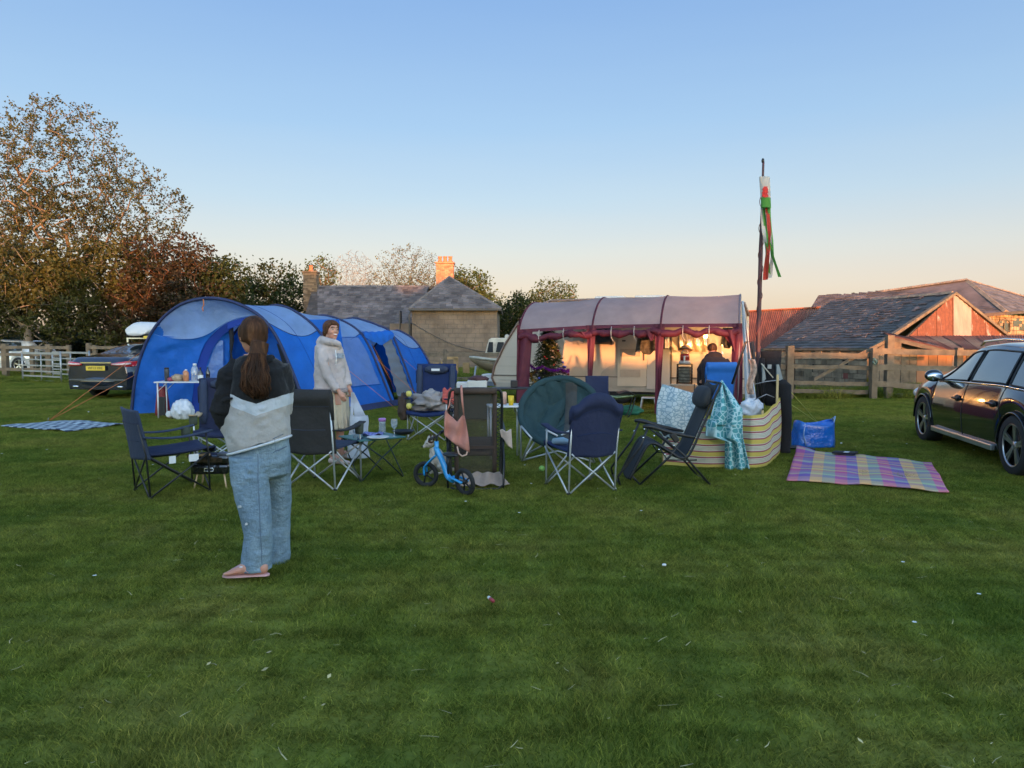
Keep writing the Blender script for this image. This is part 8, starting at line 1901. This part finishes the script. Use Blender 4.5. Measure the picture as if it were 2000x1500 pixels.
# --- the person sitting in the awning ---
g3 = thing('person', 'person in a dark top sitting bowed on the bright blue chair inside the awning', 'person', (3.90, 14.45, 0))
c3 = at(1397, 715, 14.2); b3 = MB(); hd = at(1391, 684, 14.45); RH3 = rot_to((-.15, .9, -.45)); head(b3, hd, RH3, 1.05)
limb(b3, [hd, at(1396, 700, 14.3)], [.06, .07]); b3.loft([ring(1397, 700, 14.3, 18, .12), ring(1397, 730, 14.15, 24, .14), ring(1397, 770, 14.15, 24, .15)], 16)
for s in (-1, 1):
    limb(b3, [at(1397+s*22, 712, 14.25), at(1397+s*28, 745, 14.35), at(1397+s*12, 752, 14.65)], [.055, .045, .03]); hand(b3, at(1397+s*12, 752, 14.65), (-s*.6, .7, 0), (0, 0, 1), (0, 0, -1))
    hp = at(1397+s*12, 768, 14.2); kn = V((hp.x+s*.06, 14.68, .50)); ft = V((hp.x+s*.06, 14.70, .08)); limb(b3, [hp, kn, ft], [.09, .065, .04]); foot(b3, V((ft.x, 14.68, .03)), (0, 1, 0), 1)
organic(b3, 'body', SKIN, g3, .010, 3)
DK = cloth('dark_hoodie', (.020, .013, .014), fold=8, fd=.03, rough=.95); t3 = MB()
t3.loft([ring(1392, 691, 14.42, 12, .10), ring(1395, 700, 14.30, 21, .14), ring(1398, 712, 14.20, 28, .16), ring(1399, 735, 14.13, 29, .16), ring(1398, 768, 14.15, 27, .16)], 24)
for s in (-1, 1): limb(t3, [at(1397+s*18, 704, 14.3), at(1398+s*29, 722, 14.3), at(1398+s*30, 748, 14.4), at(1397+s*16, 752, 14.62)], [.08, .078, .07, .05])
t3.ball(at(1396, 694, 14.33), (.15, .12, .08)); organic(t3, 'hoodie', DK, g3, .013, 4, wr=.02)
hm = MB(); hm.ball(hd+RH3 @ V((0, -.02, .035)), (.095, .112, .102), 18, 12, rot=RH3); organic(hm, 'hair', HAIR, g3, .01, 4, wr=.008, ws=.04)
tr_ = MB()
for s in (-1, 1): hp = at(1397+s*12, 770, 14.2); limb(tr_, [hp, V((hp.x+s*.06, 14.68, .50)), V((hp.x+s*.06, 14.70, .12))], [.10, .078, .065])
organic(tr_, 'trousers', CHAR, g3, .013, 3)
MB().tube([at(1410, 687, 14.14), at(1412, 692, 14.1)], .012, 6).build('label_tag', WHITEP, g3, world=True)

# --- the little dog behind the blue bike ---
dg = thing('dog', 'small white dog with brown ears sitting behind the blue balance bike, looking left', 'dog', (gp(852, 925).x, 7.62, 0))
def furmat():
    m, n, l, b = newmat('dog_fur'); nt = m.node_tree; tc = n.new('ShaderNodeTexCoord'); l.new(mix(nt, (.66, .60, .52), (.50, .40, .31), noi(nt, 14, 4)), b.inputs['Base Color']); b.inputs['Roughness'].default_value = .95
    bump(nt, b, noi(nt, 120, 4, stretch=(1, 1, .4)), .012, 1.0); return m
dm = MB(); D = lambda px, py, dy=0: at(px, py, 7.62+dy)
limb(dm, [D(868, 912, .04), D(860, 898, .02), D(851, 884), D(845, 874)], [.075, .072, .062, .042]); dm.ball(D(838, 866), (.050, .042, .043)); limb(dm, [D(834, 869), D(826, 873)], [.026, .015]); dm.ball(D(848, 890), (.055, .05, .06))
limb(dm, [D(847, 893, -.03), D(845, 912, -.03), D(843, 922, -.03), D(839, 924, -.03)], [.026, .018, .015, .016]); limb(dm, [D(851, 893, .04), D(850, 912, .05), D(848, 921, .05), D(844, 923, .05)], [.026, .018, .015, .016])
limb(dm, [D(870, 908, -.03), D(858, 914, -.05), D(866, 922, -.05), D(855, 925, -.05)], [.05, .035, .02, .016]); limb(dm, [D(876, 915, .03), D(886, 917, .04), D(892, 911, .05)], [.02, .018, .010])
for (x, dy) in ((843, -.035), (836, .035)): dm.tube([D(x, 862, dy), D(x+2, 853, dy*1.4), D(x+4, 849, dy*1.5)], [.020, .015, .004], 8)
dbo = organic(dm, 'body', furmat(), dg, .006, 3, wr=.010, ws=.02)
BRF = M('brown_fur', (.10, .045, .025), .95, var=.4, vs=20, bs=120, bd=.008)
for (x, dy) in ((843, -.036), (836, .036)): MB().loft([(D(x, 862, dy), .024, .014, XA, YA), (D(x+3, 854, dy*1.4), .018, .010, XA, YA), (D(x+5, 847, dy*1.5), .004, .004, XA, YA)], 10).build('ear', BRF, dg, world=True)
MB().ball(D(841, 862, -.024), (.030, .026, .022)).build('face_patch', BRF, dg, world=True); MB().ball(D(824.5, 872.5), (.009, .009, .008), 8, 6).build('nose', BLACKP, dg, world=True); MB().ball(D(834, 866, -.040), .006, 8, 6).build('eye', BLACKP, dg, world=True)
